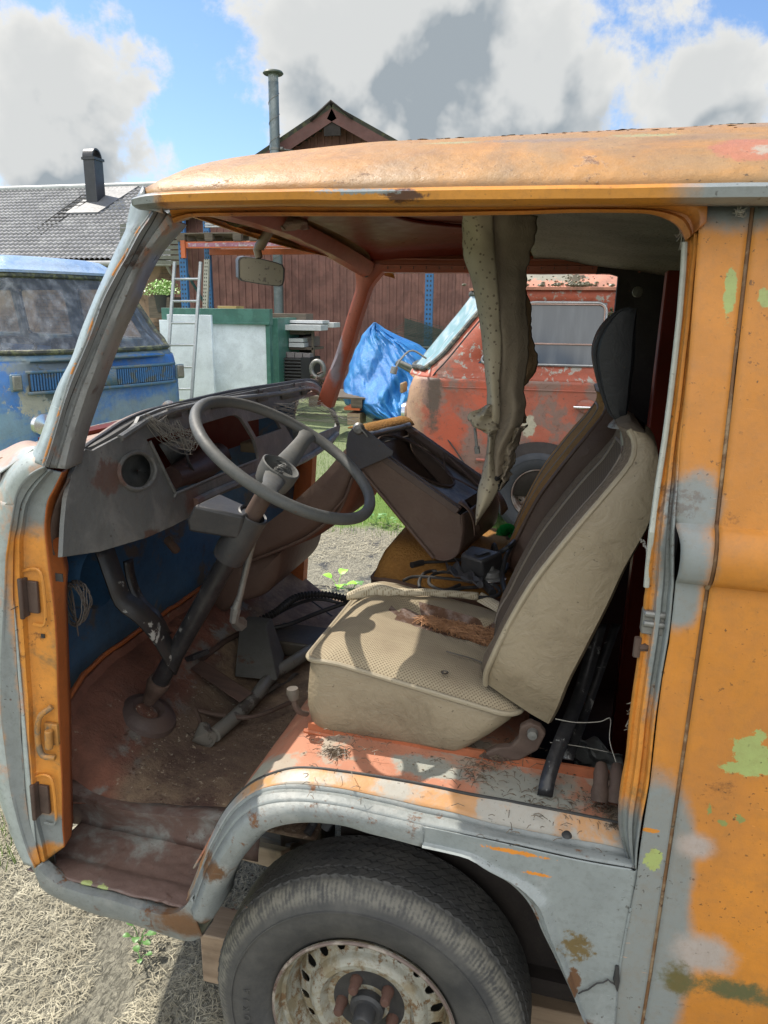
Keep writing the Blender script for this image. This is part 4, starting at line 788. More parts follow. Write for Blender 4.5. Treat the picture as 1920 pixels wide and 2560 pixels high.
for i, (x, y, w, h) in enumerate([(415, 1022, 34, 26), (470, 1012, 30, 24), (524, 1002, 60, 22), (640, 985, 26, 20), (700, 975, 44, 24), (750, 966, 14, 22)]):
    a = [UP(x, y, off=.002), UP(x+w, y-w*.17, off=.002), UP(x+w+2, y-w*.17+h, off=.002), UP(x+4, y+h, off=.002)]; m_ = MB(); m_.add(a, [(0, 1, 2, 3)]); m_.o('duct_flap', 'dash_dull', V, solid=.004)
m_ = MB()
for (x, y) in ((645, 978), (655, 980), (560, 998), (735, 962)): c = UP(x, y, off=.004); m_.box(c+Vector((-.001, -.006, -.006)), c+Vector((.002, .006, .006)))
m_.o('duct_clip', 'rubber', V)
# things left behind the dash
m_ = MB(); m_.box((-1.14, .30, 1.22), (-1.10, 1.45, 1.38)); m_.o('back_wall', 'ceiling', V)
m_ = MB(); m_.tube([U(430, 1195, X=-1.0), U(500, 1165, X=-1.0), U(545, 1140, X=-1.02), U(560, 1160, X=-1.0)], [.03, .045, .04, .03], 14); m_.o('wiper_motor', worn('brown casting', (.08, .045, .04), None, rust=.2, dirt=.3), V)
m_ = MB(); m_.box(U(600, 1130, X=-1.04)+Vector((0, 0, 0)), U(660, 1090, X=-1.02)+Vector((.05, .02, 0))); m_.o('fuse_box', worn('beige relay box', (.22, .17, .10), None, rust=0, dirt=.5), V, bevel=.004)
m_ = MB(); m_.add([U(395, 1110, X=-1.05), U(470, 1090, X=-1.05), U(480, 1150, X=-1.05), U(430, 1165, X=-1.05)], [(0, 1, 2, 3)]); m_.o('sheet_scrap', 'steel', V, solid=.003)
m_ = MB(); m_.tube(crom([U(460, 1110, X=-.98), U(470, 1150, X=-.97), U(485, 1180, X=-.97), U(490, 1205, X=-.98)], 16), .004, 6); m_.o('wire', 'plastic_black', V)
m_ = MB(); m_.tube([(-1.0, .3, 1.16), (-1.0, 1.2, 1.16)], .012, 8); m_.tube([U(420, 1350, X=-.97), U(440, 1375, X=-.97)], .012, 8); m_.o('dash_bracket', 'rusty', V)
# steering wheel: centre, axis found from the rim ellipse
SC, SN = Vector((-.60, .423, 1.356)), Vector((.51, -.048, .859)).normalized()
ea = SN.cross(Vector((0, 1, 0))).normalized(); eb = SN.cross(ea)
sw = empty('steering_wheel'); sw.parent = V
m_ = MB(); m_.tube([SC+(ea*math.cos(a)+eb*math.sin(a))*.216 for a in [2*math.pi*i/72 for i in range(72)]], .0128, 14, closed=True); m_.o('rim', 'wheel_black', sw)
CP = SC-SN*.055
def spoke(a):
    d = ea*math.cos(a)+eb*math.sin(a); s_ = SN.cross(d); P = [CP+SN*.018+d*.03, CP+SN*.022+d*.07, CP+SN*.034+d*.12, CP+SN*.05+d*.17, SC+d*.212]
    W = [.026, .024, .021, .019, .026]; rows = []
    for j in range(8):
        t = 2*math.pi*j/8; rows.append([p+s_*w*math.cos(t)+SN*.009*math.sin(t) for p, w in zip(P, W)])
    v, f = loft(rows, 20, 0, True); MB().add(v, f).o('spoke', 'wheel_black', sw)
tgt = U(762, 1080, Y=.55)
def ang_to(x, y):    # angle on the wheel plane whose rim point falls nearest the pixel
    best = min(range(360), key=lambda k: (lambda q_: (q_[0]-x)**2+(q_[1]-y)**2)(prj(SC+(ea*math.cos(R(k))+eb*math.sin(R(k)))*.216)))
    return R(best)
def prj(p): d = RB.T @ (np.array(p)-CAM); return (960+FPX*d[0]/-d[2], 1280-FPX*d[1]/-d[2])
spoke(ang_to(772, 1085)); spoke(ang_to(668, 1232))
Q = Matrix.Translation(CP) @ SN.to_track_quat('Y', 'Z').to_matrix().to_4x4()
m_ = MB(); m_.lathe([(.028, -.035), (.040, -.018), (.045, .005), (.046, .030), (.043, .032), (.040, .030), (.038, .016), (.012, .012), (.011, .022), (.006, .022), (0, .018)], 40, Q); m_.o('boss', 'wheel_black', sw)
m_ = MB(); m_.tube([CP+SN*.03+Vector((.01*math.cos(t*2.2)+.004*t*.2, .012*math.sin(t*2.2), .004*math.sin(t*3))) for t in [i*.25 for i in range(24)]], .0012, 5); m_.o('horn_wire', 'steel', sw)
col_e = U(372, 1752, Y=.455)
m_ = MB(); m_.tube([CP-SN*.03, CP-SN*.12], .021, 20); m_.o('steering_shaft', 'rusty', V)
cb = col_e; ct = CP-SN*.14
m_ = MB(); m_.tube([ct, ct.lerp(cb, .5), cb.lerp(ct, .10)], .0235, 24); m_.o('steering_column', 'tube_black', V)
m_ = MB(); m_.tube([cb.lerp(ct, .13), cb.lerp(ct, .10), cb.lerp(ct, .085), cb.lerp(ct, .04), cb], [.028, .030, .027, .020, .017], 20); m_.o('column_clamp', 'rusty', V)
# floor cup around the column foot
fb = Vector((cb.x+.012, cb.y, fz(cb.x, cb.y)+.006))
m_ = MB(); m_.lathe([(.030, -.01), (.032, .012), (.042, .020), (.056, .017), (.068, .006), (.078, .0015), (.082, -.01)], 40, Matrix.Translation(fb+Vector((-.018, -.004, -.004))) @ Matrix.Rotation(R(24), 4, 'Y') @ Matrix.Rotation(R(90), 4, 'X') @ Matrix.Diagonal((1, 1, 1, 1)))
m_.o('column_boot', worn('floor rubber boot', (.06, .042, .038), None, rust=.2, dirt=.5, dirt_c=(.1, .07, .055)), V)
# shroud under the wheel
Q2 = Matrix.Translation(ct) @ SN.to_track_quat('Z', 'Y').to_matrix().to_4x4()
m_ = MB(); m_.lathe([(.030, .045), (.034, .048), (.037, .045), (.038, .0), (.040, -.06), (.038, -.085)], 36, Matrix.Translation(CP-SN*.155) @ SN.to_track_quat('Y', 'Z').to_matrix().to_4x4()); m_.o('shroud_collar', 'plastic_black', V)
sh = [(466, 1310, .36), (482, 1264, .37), (530, 1236, .52), (616, 1276, .46), (612, 1290, .40), (607, 1356, .40)]
A_ = [U(466, 1300, Y=.345), U(484, 1263, Y=.345), U(610, 1292, Y=.385), U(600, 1350, Y=.40), U(470, 1330, Y=.345)]
B_ = [p+Vector((0, .13, .0)) for p in A_]; B_[2] = A_[2]+Vector((.0, .07, .0)); B_[3] = A_[3]+Vector((0, .07, 0))
m_ = MB(); m_.add(A_+B_, [(0, 1, 2, 3, 4), (9, 8, 7, 6, 5), (0, 5, 6, 1), (1, 6, 7, 2), (2, 7, 8, 3), (3, 8, 9, 4), (4, 9, 5, 0)]); m_.o('column_shroud', 'plastic_black', V, bevel=.007)
# grey lever rod beside the column
m_ = MB(); m_.tube([U(650, 1285, Y=.52), U(625, 1380, Y=.52), U(600, 1490, Y=.52), U(590, 1520, Y=.52)], [.009, .009, .008, .012], 10); m_.tube([U(590, 1520, Y=.52), U(585, 1550, Y=.52), U(600, 1560, Y=.56)], [.014, .012, .02], 8); m_.o('handbrake_rod', 'steel', V)
# pedal straps and pads
def flat(pts, w, name, mat='tube_black', th=.005):
    c = crom(pts, 24); a, b = [], []
    for i, p in enumerate(c):
        t = (c[min(i+1, 23)]-c[max(i-1, 0)]).normalized(); s_ = t.cross(Vector((.9, -.2, .3))).normalized()*w/2; a.append(p+s_); b.append(p-s_)
    v, f = loft([a, b], 24); obj(name, v, f, mat, V, solid=th)
flat([U(262, 1370, Y=.30), U(290, 1450, Y=.30), U(310, 1500, Y=.31), U(350, 1530, Y=.33), U(395, 1580, Y=.38), U(425, 1630, Y=.42), U(450, 1665, Y=.46)], .052, 'clutch_pedal', worn('peeling black strap', (.022, .022, .024), (.33, .33, .31), (.60, .63), 16, .2, dirt=.3))
flat([U(322, 1400, Y=.5), U(330, 1450, Y=.5), U(352, 1500, Y=.5), U(392, 1540, Y=.5), U(420, 1590, Y=.5)], .03, 'brake_pedal')
def pad(c, w, h, rot, name, mat):
    m_ = MB(); T = Matrix.Translation(c) @ Matrix.Rotation(rot, 4, 'Z') @ Matrix.Rotation(R(-25), 4, 'Y'); m_.box((-h, -w, -.006), (h, w, .006), T)
    for i in range(7): m_.box((-h+.004+i*h*.28, -w*.95, .006), (-h+.008+i*h*.28, w*.95, .009), T)
    m_.o(name, mat, V, bevel=.002)
pad(Vector(flo(0, 0))*0+U(492, 1640, Z=.675), .030, .024, R(-20), 'pedal_pad', 'plastic_black')
m_ = MB(); m_.tube([U(500, 1650, Z=.655), U(560, 1605, Z=.655), U(640, 1560, Z=.65)], .009, 8); m_.tube([U(400, 1710, Z=.66), U(470, 1660, Z=.63), U(520, 1640, Z=.61)], .012, 8); m_.o('pedal_shaft', 'rusty', V)
# bracket (box section) on the floor, with its tapering sides
bc = U(615, 1680, Z=.575)
vsb = [U(586, 1692, Z=.60), U(694, 1702, Z=.60), U(712, 1640, Z=.60), U(640, 1590, Z=.60), U(598, 1560, Z=.70), U(665, 1565, Z=.70), U(680, 1545, Z=.70), U(620, 1540, Z=.70)]
m_ = MB(); m_.hexa(vsb); m_.o('gearshift_bracket', worn('dusty bracket', (.085, .088, .082), None, rust=.35, dirt=.5, rough=.7), V, bevel=.004)
m_ = MB(); m_.lathe([(.014, 0), (.014, .018), (.008, .022), (0, .022)], 16, Matrix.Translation(U(652, 1672, Z=.60)) @ Matrix.Rotation(R(-90), 4, 'X')); m_.o('bracket_bolt', 'rubber', V)
m_ = MB()
m_.tube(crom([U(535, 1838, Z=.585), U(590, 1790, Z=.585), U(640, 1740, Z=.59), U(680, 1690, Z=.59), U(740, 1650, Z=.60), U(800, 1610, Z=.60)], 30), .020, 14); m_.tube([U(525, 1845, Z=.575), U(505, 1840, Z=.59), U(512, 1815, Z=.60)], [.026, .028, .016], 12)
m_.o('gearshift_tube', worn('peeling grey tube', (.15, .15, .135), (.04, .035, .03), (.55, .6), 14, .2, dirt=.4, dirt_c=(.12, .10, .08)), V)
m_ = MB(); m_.tube(crom([U(400, 1755, Z=.63), U(470, 1770, Z=.60), U(560, 1790, Z=.595), U(640, 1790, Z=.595), U(740, 1750, Z=.60)], 30), .0065, 8); m_.tube(crom([U(488, 1775, Z=.60), U(500, 1810, Z=.58), U(490, 1838, Z=.575), U(475, 1835, Z=.575), U(470, 1822, Z=.58)], 24), .007, 8); m_.o('brake_pipe', 'rusty', V)
for (a, b, w) in (((700, 1600, .58), (760, 1580, .58), .03),):
    pass
m_ = MB(); m_.box(U(715, 1620, Z=.57)+Vector((-.05, -.06, 0)), U(715, 1620, Z=.57)+Vector((.12, .10, .05))); m_.o('floor_tray', worn('dusty black tray', (.05, .05, .045), None, rust=.3, dirt=.6, dirt_c=(.12, .09, .06)), V, bevel=.006)
# fabric debris in the footwell
v_, f_ = grid(lambda a, b: U(640+110*a-60*b, 1745-60*a+40*b, Z=.575)+Vector((0, 0, .03*abs(mnoise.noise(Vector((a*3, b*3, 7)))))), 14, 14); obj('rag', v_, f_, worn('dark rag', (.06, .055, .05), None, rust=0, dirt=.5), V, solid=.003)
# --- rear-view mirror on its arm, with the torn headliner beside it
mr = empty('rear_view_mirror'); mr.parent = V
mc, mY = None, .86
cn = [(591, 668), (600, 642), (640, 642), (690, 652), (712, 672), (706, 712), (698, 716), (602, 702), (594, 694)]
mo = [U(x, y, Y=.84+.02*(x-600)/100) for x, y in [(595, 650), (600, 643), (611, 641), (650, 646), (690, 656), (706, 662), (711, 673), (710, 700), (707, 712), (698, 716), (660, 712), (620, 705), (604, 702), (596, 694)]]
cen = sum(mo, Vector())/len(mo); nrm = (Vector(CAM)-cen).normalized()
fb_ = [p-nrm*.026+Vector((-.006, 0, 0)) for p in mo]; n14 = len(mo)
ring = lambda s_, o_: [cen+(p-cen)*s_+nrm*o_ for p in mo]
lv = [[cen+(p-cen)*.90-nrm*.034+Vector((-.008, 0, .002)) for p in mo], [cen+(p-cen)*1.0-nrm*.024+Vector((-.008, 0, .002)) for p in mo], ring(1.02, -.004), ring(1.0, .003), ring(.955, .004), ring(.945, 0)]
v_ = [p for l in lv for p in l]; f_ = [(i*n14+j, i*n14+(j+1) % n14, (i+1)*n14+(j+1) % n14, (i+1)*n14+j) for i in range(5) for j in range(n14)]+[tuple(range(n14))[::-1]]
obj('mirror_shell', v_, f_, 'plastic_black', mr)
q = MT('dusty mirror glass'); dd = q.step(q.noise(90, 2), .62, .66)
obj('mirror_glass', ring(.95, .0015), [tuple(range(n14))], q.done(q.mix(dd, (.17, .145, .095), (.08, .06, .04)), .35, .15), mr, smooth=False)
m_ = MB(); m_.tube([U(648, 645, Y=.85), U(643, 625, Y=.85), U(648, 618, Y=.85), U(668, 585, Y=.85), U(680, 560, Y=.85), U(700, 548, Y=.85)], [.010, .011, .014, .013, .016, .03], 12); m_.o('mirror_arm', worn('dusty beige arm', (.20, .155, .10), None, rust=0, dirt=.4), mr)
m_ = MB(); v_, f_ = grid(lambda a, b: U(662+112*a, 536+46*b*(1-.4*a)+10*a, Y=.84+.05*a)+Vector((.01*mnoise.noise(Vector((a*4, b*4, 0))), -.02*math.sin(math.pi*b), .008*mnoise.noise(Vector((a*6, b*5, 3))))), 20, 12); m_.add(v_, f_); m_.o('mirror_base', worn('torn beige liner', (.24, .17, .12), (.16, .08, .06), (.45, .55), 18, .3, dirt=.4), mr, solid=.006)
# --- headliner pieces
lpx = [(538, 538), (560, 562), (575, 588), (598, 568), (622, 570), (648, 568), (660, 560), (668, 540)]
v_, f_ = grid(lambda a, b: U(534+136*a+6*b, 532+(b*(38*math.sin(min(1, a*2.4)*1.57)*(1-.2*a)+4*mnoise.noise(Vector((a*9, 0, 0))))), Y=.62+.18*a), 28, 8)
obj('liner_scrap', v_, f_, perf('olive perforated liner', (.27, .26, .115), 46, th=.16), V, solid=.002)
def torn(seed, amp, rowsL, rowsR, name, mat, n=70, m=14, bulge=.03, th=.0025, jag=.010, tw=0):
    L_ = crom([U(x, y, Y=Y) for x, y, Y in rowsL], n); R_ = crom([U(x, y, Y=Y) for x, y, Y in rowsR], n); vs_ = []
    for i in range(n):
        for j in range(m):
            t = j/(m-1); g_ = lambda s_: mnoise.noise(Vector((i*.09, s_, 0)))*1.6+mnoise.noise(Vector((i*.4, s_, 4)))*.45+mnoise.noise(Vector((i*1.1, s_, 8)))*.25; e = jag*g_(seed)*(1-t)+jag*g_(seed+5)*t
            p = L_[i].lerp(R_[i], t); p.x += e; p.y += -bulge*math.sin(math.pi*t)+amp*mnoise.noise(Vector((t*2.6, i*.05*70/n, seed)))*(.3+.7*math.sin(math.pi*t)); vs_.append(p)
    return obj(name, vs_, [(i*m+j, i*m+j+1, (i+1)*m+j+1, (i+1)*m+j) for i in range(n-1) for j in range(m-1)], mat, V, solid=th*.5, off=0)
TY = .62
torn(1, .006, [(1156, 532, .52), (1154, 560, TY), (1162, 640, TY), (1180, 700, TY), (1196, 800, TY), (1208, 880, TY), (1216, 960, TY), (1218, 1010, TY), (1222, 1060, TY), (1216, 1130, TY), (1204, 1190, TY), (1194, 1230, TY), (1190, 1290, TY), (1191, 1308, TY)],
     [(1232, 532, .56), (1236, 580, TY-.02), (1240, 660, TY-.03), (1246, 740, TY-.03), (1250, 800, TY-.02), (1252, 860, TY-.02), (1250, 960, TY-.02), (1250, 1040, TY-.02), (1243, 1090, TY), (1236, 1150, TY), (1240, 1190, TY), (1246, 1215, TY), (1222, 1262, TY), (1194, 1308, TY)], 'hanging_liner', 'liner', bulge=.022, jag=.0035)
torn(2, .022, [(1205, 530, .60), (1212, 640, TY+.01), (1222, 740, TY+.01), (1230, 840, TY+.01), (1232, 960, TY+.01), (1232, 1040, TY+.02), (1226, 1110, TY+.02), (1222, 1180, TY+.03), (1228, 1215, TY+.03)],
     [(1345, 540, .66), (1332, 610, .66), (1318, 670, .67), (1314, 740, .66), (1322, 830, .66), (1322, 900, .66), (1308, 980, .66), (1304, 1050, .66), (1288, 1120, .66), (1268, 1180, .66)], 'hanging_liner', 'liner_back', m=26, bulge=.03, jag=.010)
torn(3, .03, [(1290, 720, .72), (1296, 820, .72), (1294, 900, .72), (1290, 960, .72), (1298, 1030, .72), (1302, 1052, .72)], [(1312, 700, .72), (1328, 770, .72), (1330, 840, .72), (1342, 895, .72), (1326, 950, .72), (1314, 990, .72), (1308, 1056, .72)], 'hanging_liner', 'liner_tan', n=50, m=12, jag=.010)
torn(4, .03, [(1222, 1010, .60), (1206, 1018, .60), (1184, 1030, .58), (1176, 1050, .58), (1184, 1068, .58), (1206, 1078, .59), (1226, 1090, .60)], [(1240, 1012, .60), (1238, 1030, .60), (1240, 1048, .60), (1240, 1062, .60), (1240, 1072, .60), (1238, 1080, .60), (1236, 1092, .60)], 'hanging_liner', 'liner', n=40, m=12, bulge=.02, jag=.012)
torn(5, .05, [(1276, 1070, .64), (1264, 1120, .64), (1258, 1170, .64), (1240, 1225, .64)], [(1320, 1060, .68), (1300, 1100, .68), (1286, 1150, .66), (1270, 1205, .66)], 'hanging_liner', 'liner_back', n=40, m=14, jag=.014)
torn(6, .02, [(1236, 1190, .62), (1240, 1210, .62), (1244, 1228, .62)], [(1262, 1180, .66), (1268, 1196, .68), (1272, 1204, .66)], 'hanging_liner', 'dark_vinyl', n=14, m=10, jag=.01)
m_ = MB(); m_.tube([U(1187, 1070, Y=.62), U(1190, 1100, Y=.62), U(1192, 1118, Y=.62)], .0035, 8); m_.tube([U(1192, 1116, Y=.62), U(1194, 1134, Y=.62)], .0065, 8); m_.o('light_switch_lever', 'steel', V)
m_ = MB(); m_.lathe([(.016, 0), (.014, -.006), (0, -.008)], 20, Matrix.Translation(U(1594, 730, Y=1.3))); m_.o('round_plug', worn('grey plug', (.10, .09, .07), None, rust=0, dirt=.3), V)
# ================================================================== SEATS (bolted in, so parts of the van)
def rrect(x0, x1, y0, y1, r, n=7):
    o_ = []
    for cx, cy, a0 in ((x1-r, y1-r, 0), (x0+r, y1-r, 90), (x0+r, y0+r, 180), (x1-r, y0+r, 270)):
        for i in range(n+1): a = R(a0+90*i/n); o_.append((cx+r*math.cos(a), cy+r*math.sin(a)))
    d = []   # densify straights
    for i, p in enumerate(o_):
        q_ = o_[(i+1) % len(o_)]; L_ = math.hypot(p[0]-q_[0], p[1]-q_[1]); k = max(1, int(L_/.03)); d += [(p[0]+(q_[0]-p[0])*j/k, p[1]+(q_[1]-p[1])*j/k) for j in range(k)]
    return d
SX0, SX1 = -.480, -.035
def ctop(x, y, near): return .988-.075*max(0, (x+.42))/.45-.012*max(0, (-.40-x)/.08)**2
def make_seat(y0, y1, main, side, pipe, name, torn_=False, dx=0, roll=0):
    s = empty(name); s.parent = V
    loop = rrect(SX0+dx, SX1+dx, y0, y1, .05); cx, cy = (SX0+SX1)/2+dx, (y0+y1)/2; n = len(loop)
    def lev(ins, fn):
        o_ = []
        for x, y in loop:
            X = cx+(x-cx)*(1-ins/.25); z = fn(X-dx, y); k_ = max(0, (X-dx-SX0)/(SX1-SX0)-.45)/.55; X -= .10*k_*max(0, min(1, (ctop(X-dx, y, 0)-z)/.10)); o_.append(Vector((X, cy+(y-cy)*(1-ins/.25), z)))
        return o_
    zb = lambda x: .822+.0*x-(.0 if x < -.1 else 0)
    sk = [lev(.018, lambda x, y: zb(x)-.004), lev(.004, lambda x, y: zb(x)+.012), lev(-.004, lambda x, y: zb(x)+.05), lev(-.004, lambda x, y: zb(x)+.08), lev(.0, lambda x, y: ctop(x, y, 0)-.012-roll), lev(.002, lambda x, y: ctop(x, y, 0)-roll)]
    v = [p for l in sk for p in l]; f = [(i*n+j, i*n+(j+1) % n, (i+1)*n+(j+1) % n, (i+1)*n+j) for i in range(len(sk)-1) for j in range(n)]
    v = [p+Vector((mnoise.noise(p*9), mnoise.noise(p*9+Vector((5, 0, 0))), 0))*.006 for p in v]
    obj('cushion_side', v, f, side, s, solid=.002)
    tp = []
    for k, ins in enumerate((.002, .008, .016, .03, .05, .075, .1, .125, .15, .175, .2, .225, .245)):
        def fz_(x, y, ins=ins):
            h = ctop(x, y, 0)+.026*(1-math.exp(-ins/.03))-roll*math.exp(-(max(0, ins-.002)/.022)**1.3)
            h += .0035*mnoise.noise(Vector((x*7, y*7, 5)))*min(1, ins/.03)
            if torn_:   # creases towards the back and the sunk tear
                h += .0035*math.sin(y*90+x*8+2*mnoise.noise(Vector((x*9, y*9, 0))))*max(0, min(1, (x+.30)*6))*math.exp(-((y-.36)/.09)**2)
                h -= .026*max(0, min(1, (y-.435-.035*(x+.2))/.02))*max(0, min(1, (.575-y+.03*(x+.2))/.02))*max(0, min(1, (x+.40)*9))
            return h
        r_ = []
        for x, y in loop:
            X = cx+(x-cx)*(1-ins/.25); Y = cy+(y-cy)*(1-ins/.25); r_.append(Vector((X, Y, fz_(X-dx, Y))))
        tp.append(r_)
    nn = len(tp); v = [p for l in tp for p in l]+[Vector((cx, cy, ctop(cx-dx, cy, 0)+.024))]
    f = [(i*n+j, i*n+(j+1) % n, (i+1)*n+(j+1) % n, (i+1)*n+j) for i in range(nn-1) for j in range(n)]+[((nn-1)*n+j, (nn-1)*n+(j+1) % n, nn*n) for j in range(n)]
    if not torn_: obj('cushion', v, f, main, s)
    else:
        mats = [main, 'stuffing']; me_o = obj('cushion', v, f, mats, s)
        for p in me_o.data.polygons:
            c = p.center
            if c.y > .440-.0+.035*(c.x+.2)+.012*mnoise.noise(c*16) and c.y < .575-.03*(c.x+.2)+.012*mnoise.noise(c*20) and c.x > -.37+.9*abs(c.y-.50): p.material_index = 1
    m_ = MB(); m_.tube([p+Vector((0, 0, .001)) for p in lev(-.002, lambda x, y: ctop(x, y, 0)-.001-roll)], .0055, 8, closed=True); m_.o('piping', pipe, s)
    return s
ds = make_seat(.205, .70, 'cushion', 'vinyl', 'vinyl_pipe', 'driver_seat', True)
ps = make_seat(.93, 1.52, 'mustard', 'brown_vinyl', 'brown_vinyl', 'passenger_seat', False, dx=-.05, roll=.07)
# finer cushion top near the tear: rolled-back cloth flap, coir hair
fl_ = crom([U(868, 1502, Z=1.0), U(930, 1488, Z=1.004), U(1010, 1492, Z=1.0), U(1100, 1494, Z=.985), U(1195, 1502, Z=.965)], 40); rows = []
for k in range(9):
    a = 2*math.pi*k/9*.8; rows.append([p+Vector((0, .018*math.cos(a)*(.5+.5*math.sin(math.pi*min(1, i/14))), .012+.016*math.sin(a)*(.45+.55*math.sin(math.pi*min(1, i/14)))+.003*mnoise.noise(Vector((i*.2, k, 0))))) for i, p in enumerate(fl_)])
v_, f_ = loft(rows, 40); obj('cloth_roll', v_, f_, fabric('pale cloth underside', (.52, .46, .34), (.34, .28, .19), 110, stain=.2), ds, solid=.002)
v_, f_ = grid(lambda a, b: U(1192+78*a+16*b, 1504+42*a-18*b, Z=.965-.01*a)+Vector((0, 0, .012*math.sin(b*3.1))), 16, 8); obj('cloth_roll', v_, f_, bpy.data.materials['pale cloth underside'], ds, solid=.002)
m_ = MB()
random.seed(3)
for i in range(1500):
    t = random.random()**.75; x = -.30+.27*t; y = .515+.062*(t*.8+.25)*random.uniform(-1, 1)+.01*t
    z = ctop(x, y, 0)+.006; a = random.random()*6.28; s_ = .007+.013*random.random()
    p = Vector((x, y, z)); d = Vector((math.cos(a), math.sin(a), random.uniform(-.2, .5))); e = Vector((-d.y, d.x, random.uniform(-.3, .6)))
    m_.tube([p-d*s_+e*s_*.3, p+Vector((0, 0, s_*.5))-e*s_*.3, p+d*s_+e*s_*.4], .0008, 3, cap=False)
m_.o('coir_stuffing', 'hair', ds)['kind'] = 'stuff'
m_ = MB()
for i in range(6): m_.tube(crom([U(1090+24*i+random.random()*20, 1560+10*i, Z=.975-.005*i)+Vector((random.uniform(-.01, .01), random.uniform(-.03, .03), 0)), U(1130+24*i, 1572+10*i, Z=.975-.005*i)], 4), .0008, 4)
m_ = MB(); m_.tube(crom([U(1115, 1628, Z=.984), U(1135, 1634, Z=.981), U(1165, 1642, Z=.977), U(1190, 1650, Z=.972), U(1212, 1660, Z=.968)], 20), [.0008]+[.0016]*18+[.0006], 5); m_.lathe([(.003, 0), (.007, .002), (.008, 0)], 14, Matrix.Translation(U(1112, 1680, Z=.982)) @ Matrix.Rotation(R(-90), 4, 'X')); m_.o('cloth_tear', worn('tear shadow', (.05, .04, .03), None, rust=0), ds)
# backrest from its near side outline
BF = [(1212, 1730), (1216, 1691), (1240, 1631), (1279, 1553), (1333, 1462), (1393, 1384), (1453, 1312), (1514, 1245), (1574, 1179), (1592, 1149), (1595, 1113), (1582, 1088)]
BR = [(1376, 1832), (1395, 1790), (1423, 1715), (1472, 1625), (1526, 1523), (1568, 1432), (1600, 1370), (1630, 1310), (1652, 1221), (1656, 1160), (1650, 1125), (1625, 1098)]
def make_back(par, y0, y1, face, side, pipe, dx=0, insert='cushion_dark', hol=.035, topn=.06, topm='brown_vinyl'):
    n = 40; F_ = crom([U(x, y, Y=.2) for x, y in BF], n); K_ = crom([U(x, y, Y=.2) for x, y in BR], n)
    W = y1-y0; cols = []
    def yl(i, t):    # narrowing towards the top
        s_ = i/(n-1); nr = topn*max(0, (s_-.62)/.38)**2; nb = .03*max(0, (.12-s_)/.12); return y0+nr+nb+(W-2*nr-2*nb)*t
    off = Vector((dx, 0, 0))
    # side shells (near and far) and rear
    rows = []
    for t, (wf, yy) in enumerate(((0, 0), (.04, -.006), (.3, -.012), (.7, -.012), (.95, -.006), (1.0, .01))):
        rows.append([F_[i].lerp(K_[i], wf)*1+off+Vector((0, yl(i, 0)+yy-.2, 0)) for i in range(n)])
    rows.append([K_[i]+off+Vector((.01, yl(i, .5)-.2, 0)) for i in range(n)])
    for wf, yy in ((1.0, -.01), (.95, .006), (.5, .012), (.04, .006), (0, 0)):
        rows.append([F_[i].lerp(K_[i], wf)+off+Vector((0, yl(i, 1)+yy-.2, 0)) for i in range(n)])
    v, f = loft(rows, n); v = [p+Vector((mnoise.noise(p*6), mnoise.noise(p*6+Vector((3, 0, 0))), mnoise.noise(p*6+Vector((0, 3, 0)))))*.004 for p in v]
    obj('backrest_shell', v, f, side, par)
    # front face: raised bolsters, hollow insert
    m = 28; vs_, mi = [], []
    for i in range(n):
        s_ = i/(n-1)
        for j in range(m):
            t = j/(m-1); p = F_[i]+off; nrm_ = (F_[i]-K_[i]).normalized()
            b = math.exp(-((t-.0)/.16)**2)+math.exp(-((t-1.0)/.16)**2)
            d = .020*math.sin(math.pi*min(1, t*6, (1-t)*6)*.5)-hol*math.sin(math.pi*t)*(1-b*.5)*max(0, min(1, (1.0-s_)*5))*min(1, s_*5+.3)
            vs_.append(p+nrm_*d+Vector((0, yl(i, t)-.2, 0)))
    f = [(i*m+j, i*m+j+1, (i+1)*m+j+1, (i+1)*m+j) for i in range(n-1) for j in range(m-1)]
    o_ = obj('backrest_face', vs_, f, [face, insert], par, solid=.002)
    for p_ in o_.data.polygons:
        i, j = p_.index//(m-1), p_.index % (m-1)
        if 5 <= j <= m-7 and i < n-5: p_.material_index = 1
    # top cap
    T0 = [vs_[(n-1)*m+j] for j in range(m)]; T1 = [K_[n-1]+off+Vector((0, yl(n-1, j/(m-1))-.2, 0)) for j in range(m)]
    T_5 = [a.lerp(b, .5)+Vector((.0, 0, .016*math.sin(math.pi*j/(m-1))**.5)) for j, (a, b) in enumerate(zip(T0, T1))]
    v, f = loft([T0, [a.lerp(b, .2)+Vector((0, 0, .01*math.sin(math.pi*j/(m-1))**.5)) for j, (a, b) in enumerate(zip(T0, T1))], T_5, T1], m); obj('backrest_top', v, f, topm, par)
    # piping
    m_ = MB(); m_.tube([F_[i]+off+Vector((-.002, yl(i, 0)-.2-.003, 0)) for i in range(n)], .0058, 8); m_.o('piping', pipe, par)
    m_ = MB(); m_.tube([vs_[i*m+m-7]+Vector((-.002, 0, 0)) for i in range(n-5)]+[vs_[(n-5)*m+j]+Vector((-.002, 0, .002)) for j in range(m-7, 4, -1)]+[vs_[i*m+5]+Vector((-.002, 0, 0)) for i in range(n-6, -1, -1)], .004, 6); m_.o('piping', 'top_dark', par)
    return yl
M['top_dark'] = vinyl('shade-toned top and dark piping', (.14, .115, .09))  # shade painted into the backrest top; same dark tone on the insert piping
M['face_dark'] = fabric('dusty brown backrest cloth', (.165, .128, .095), (.12, .092, .068), 130, dots=False, stain=.3)
make_back(ds, .205, .66, 'face_dark', 'vinyl', 'vinyl_pipe', topm='top_dark')
make_back(ps, .98, 1.46, 'mustard', 'brown_vinyl', 'brown_vinyl', dx=-.02, hol=.02, insert='mustard')
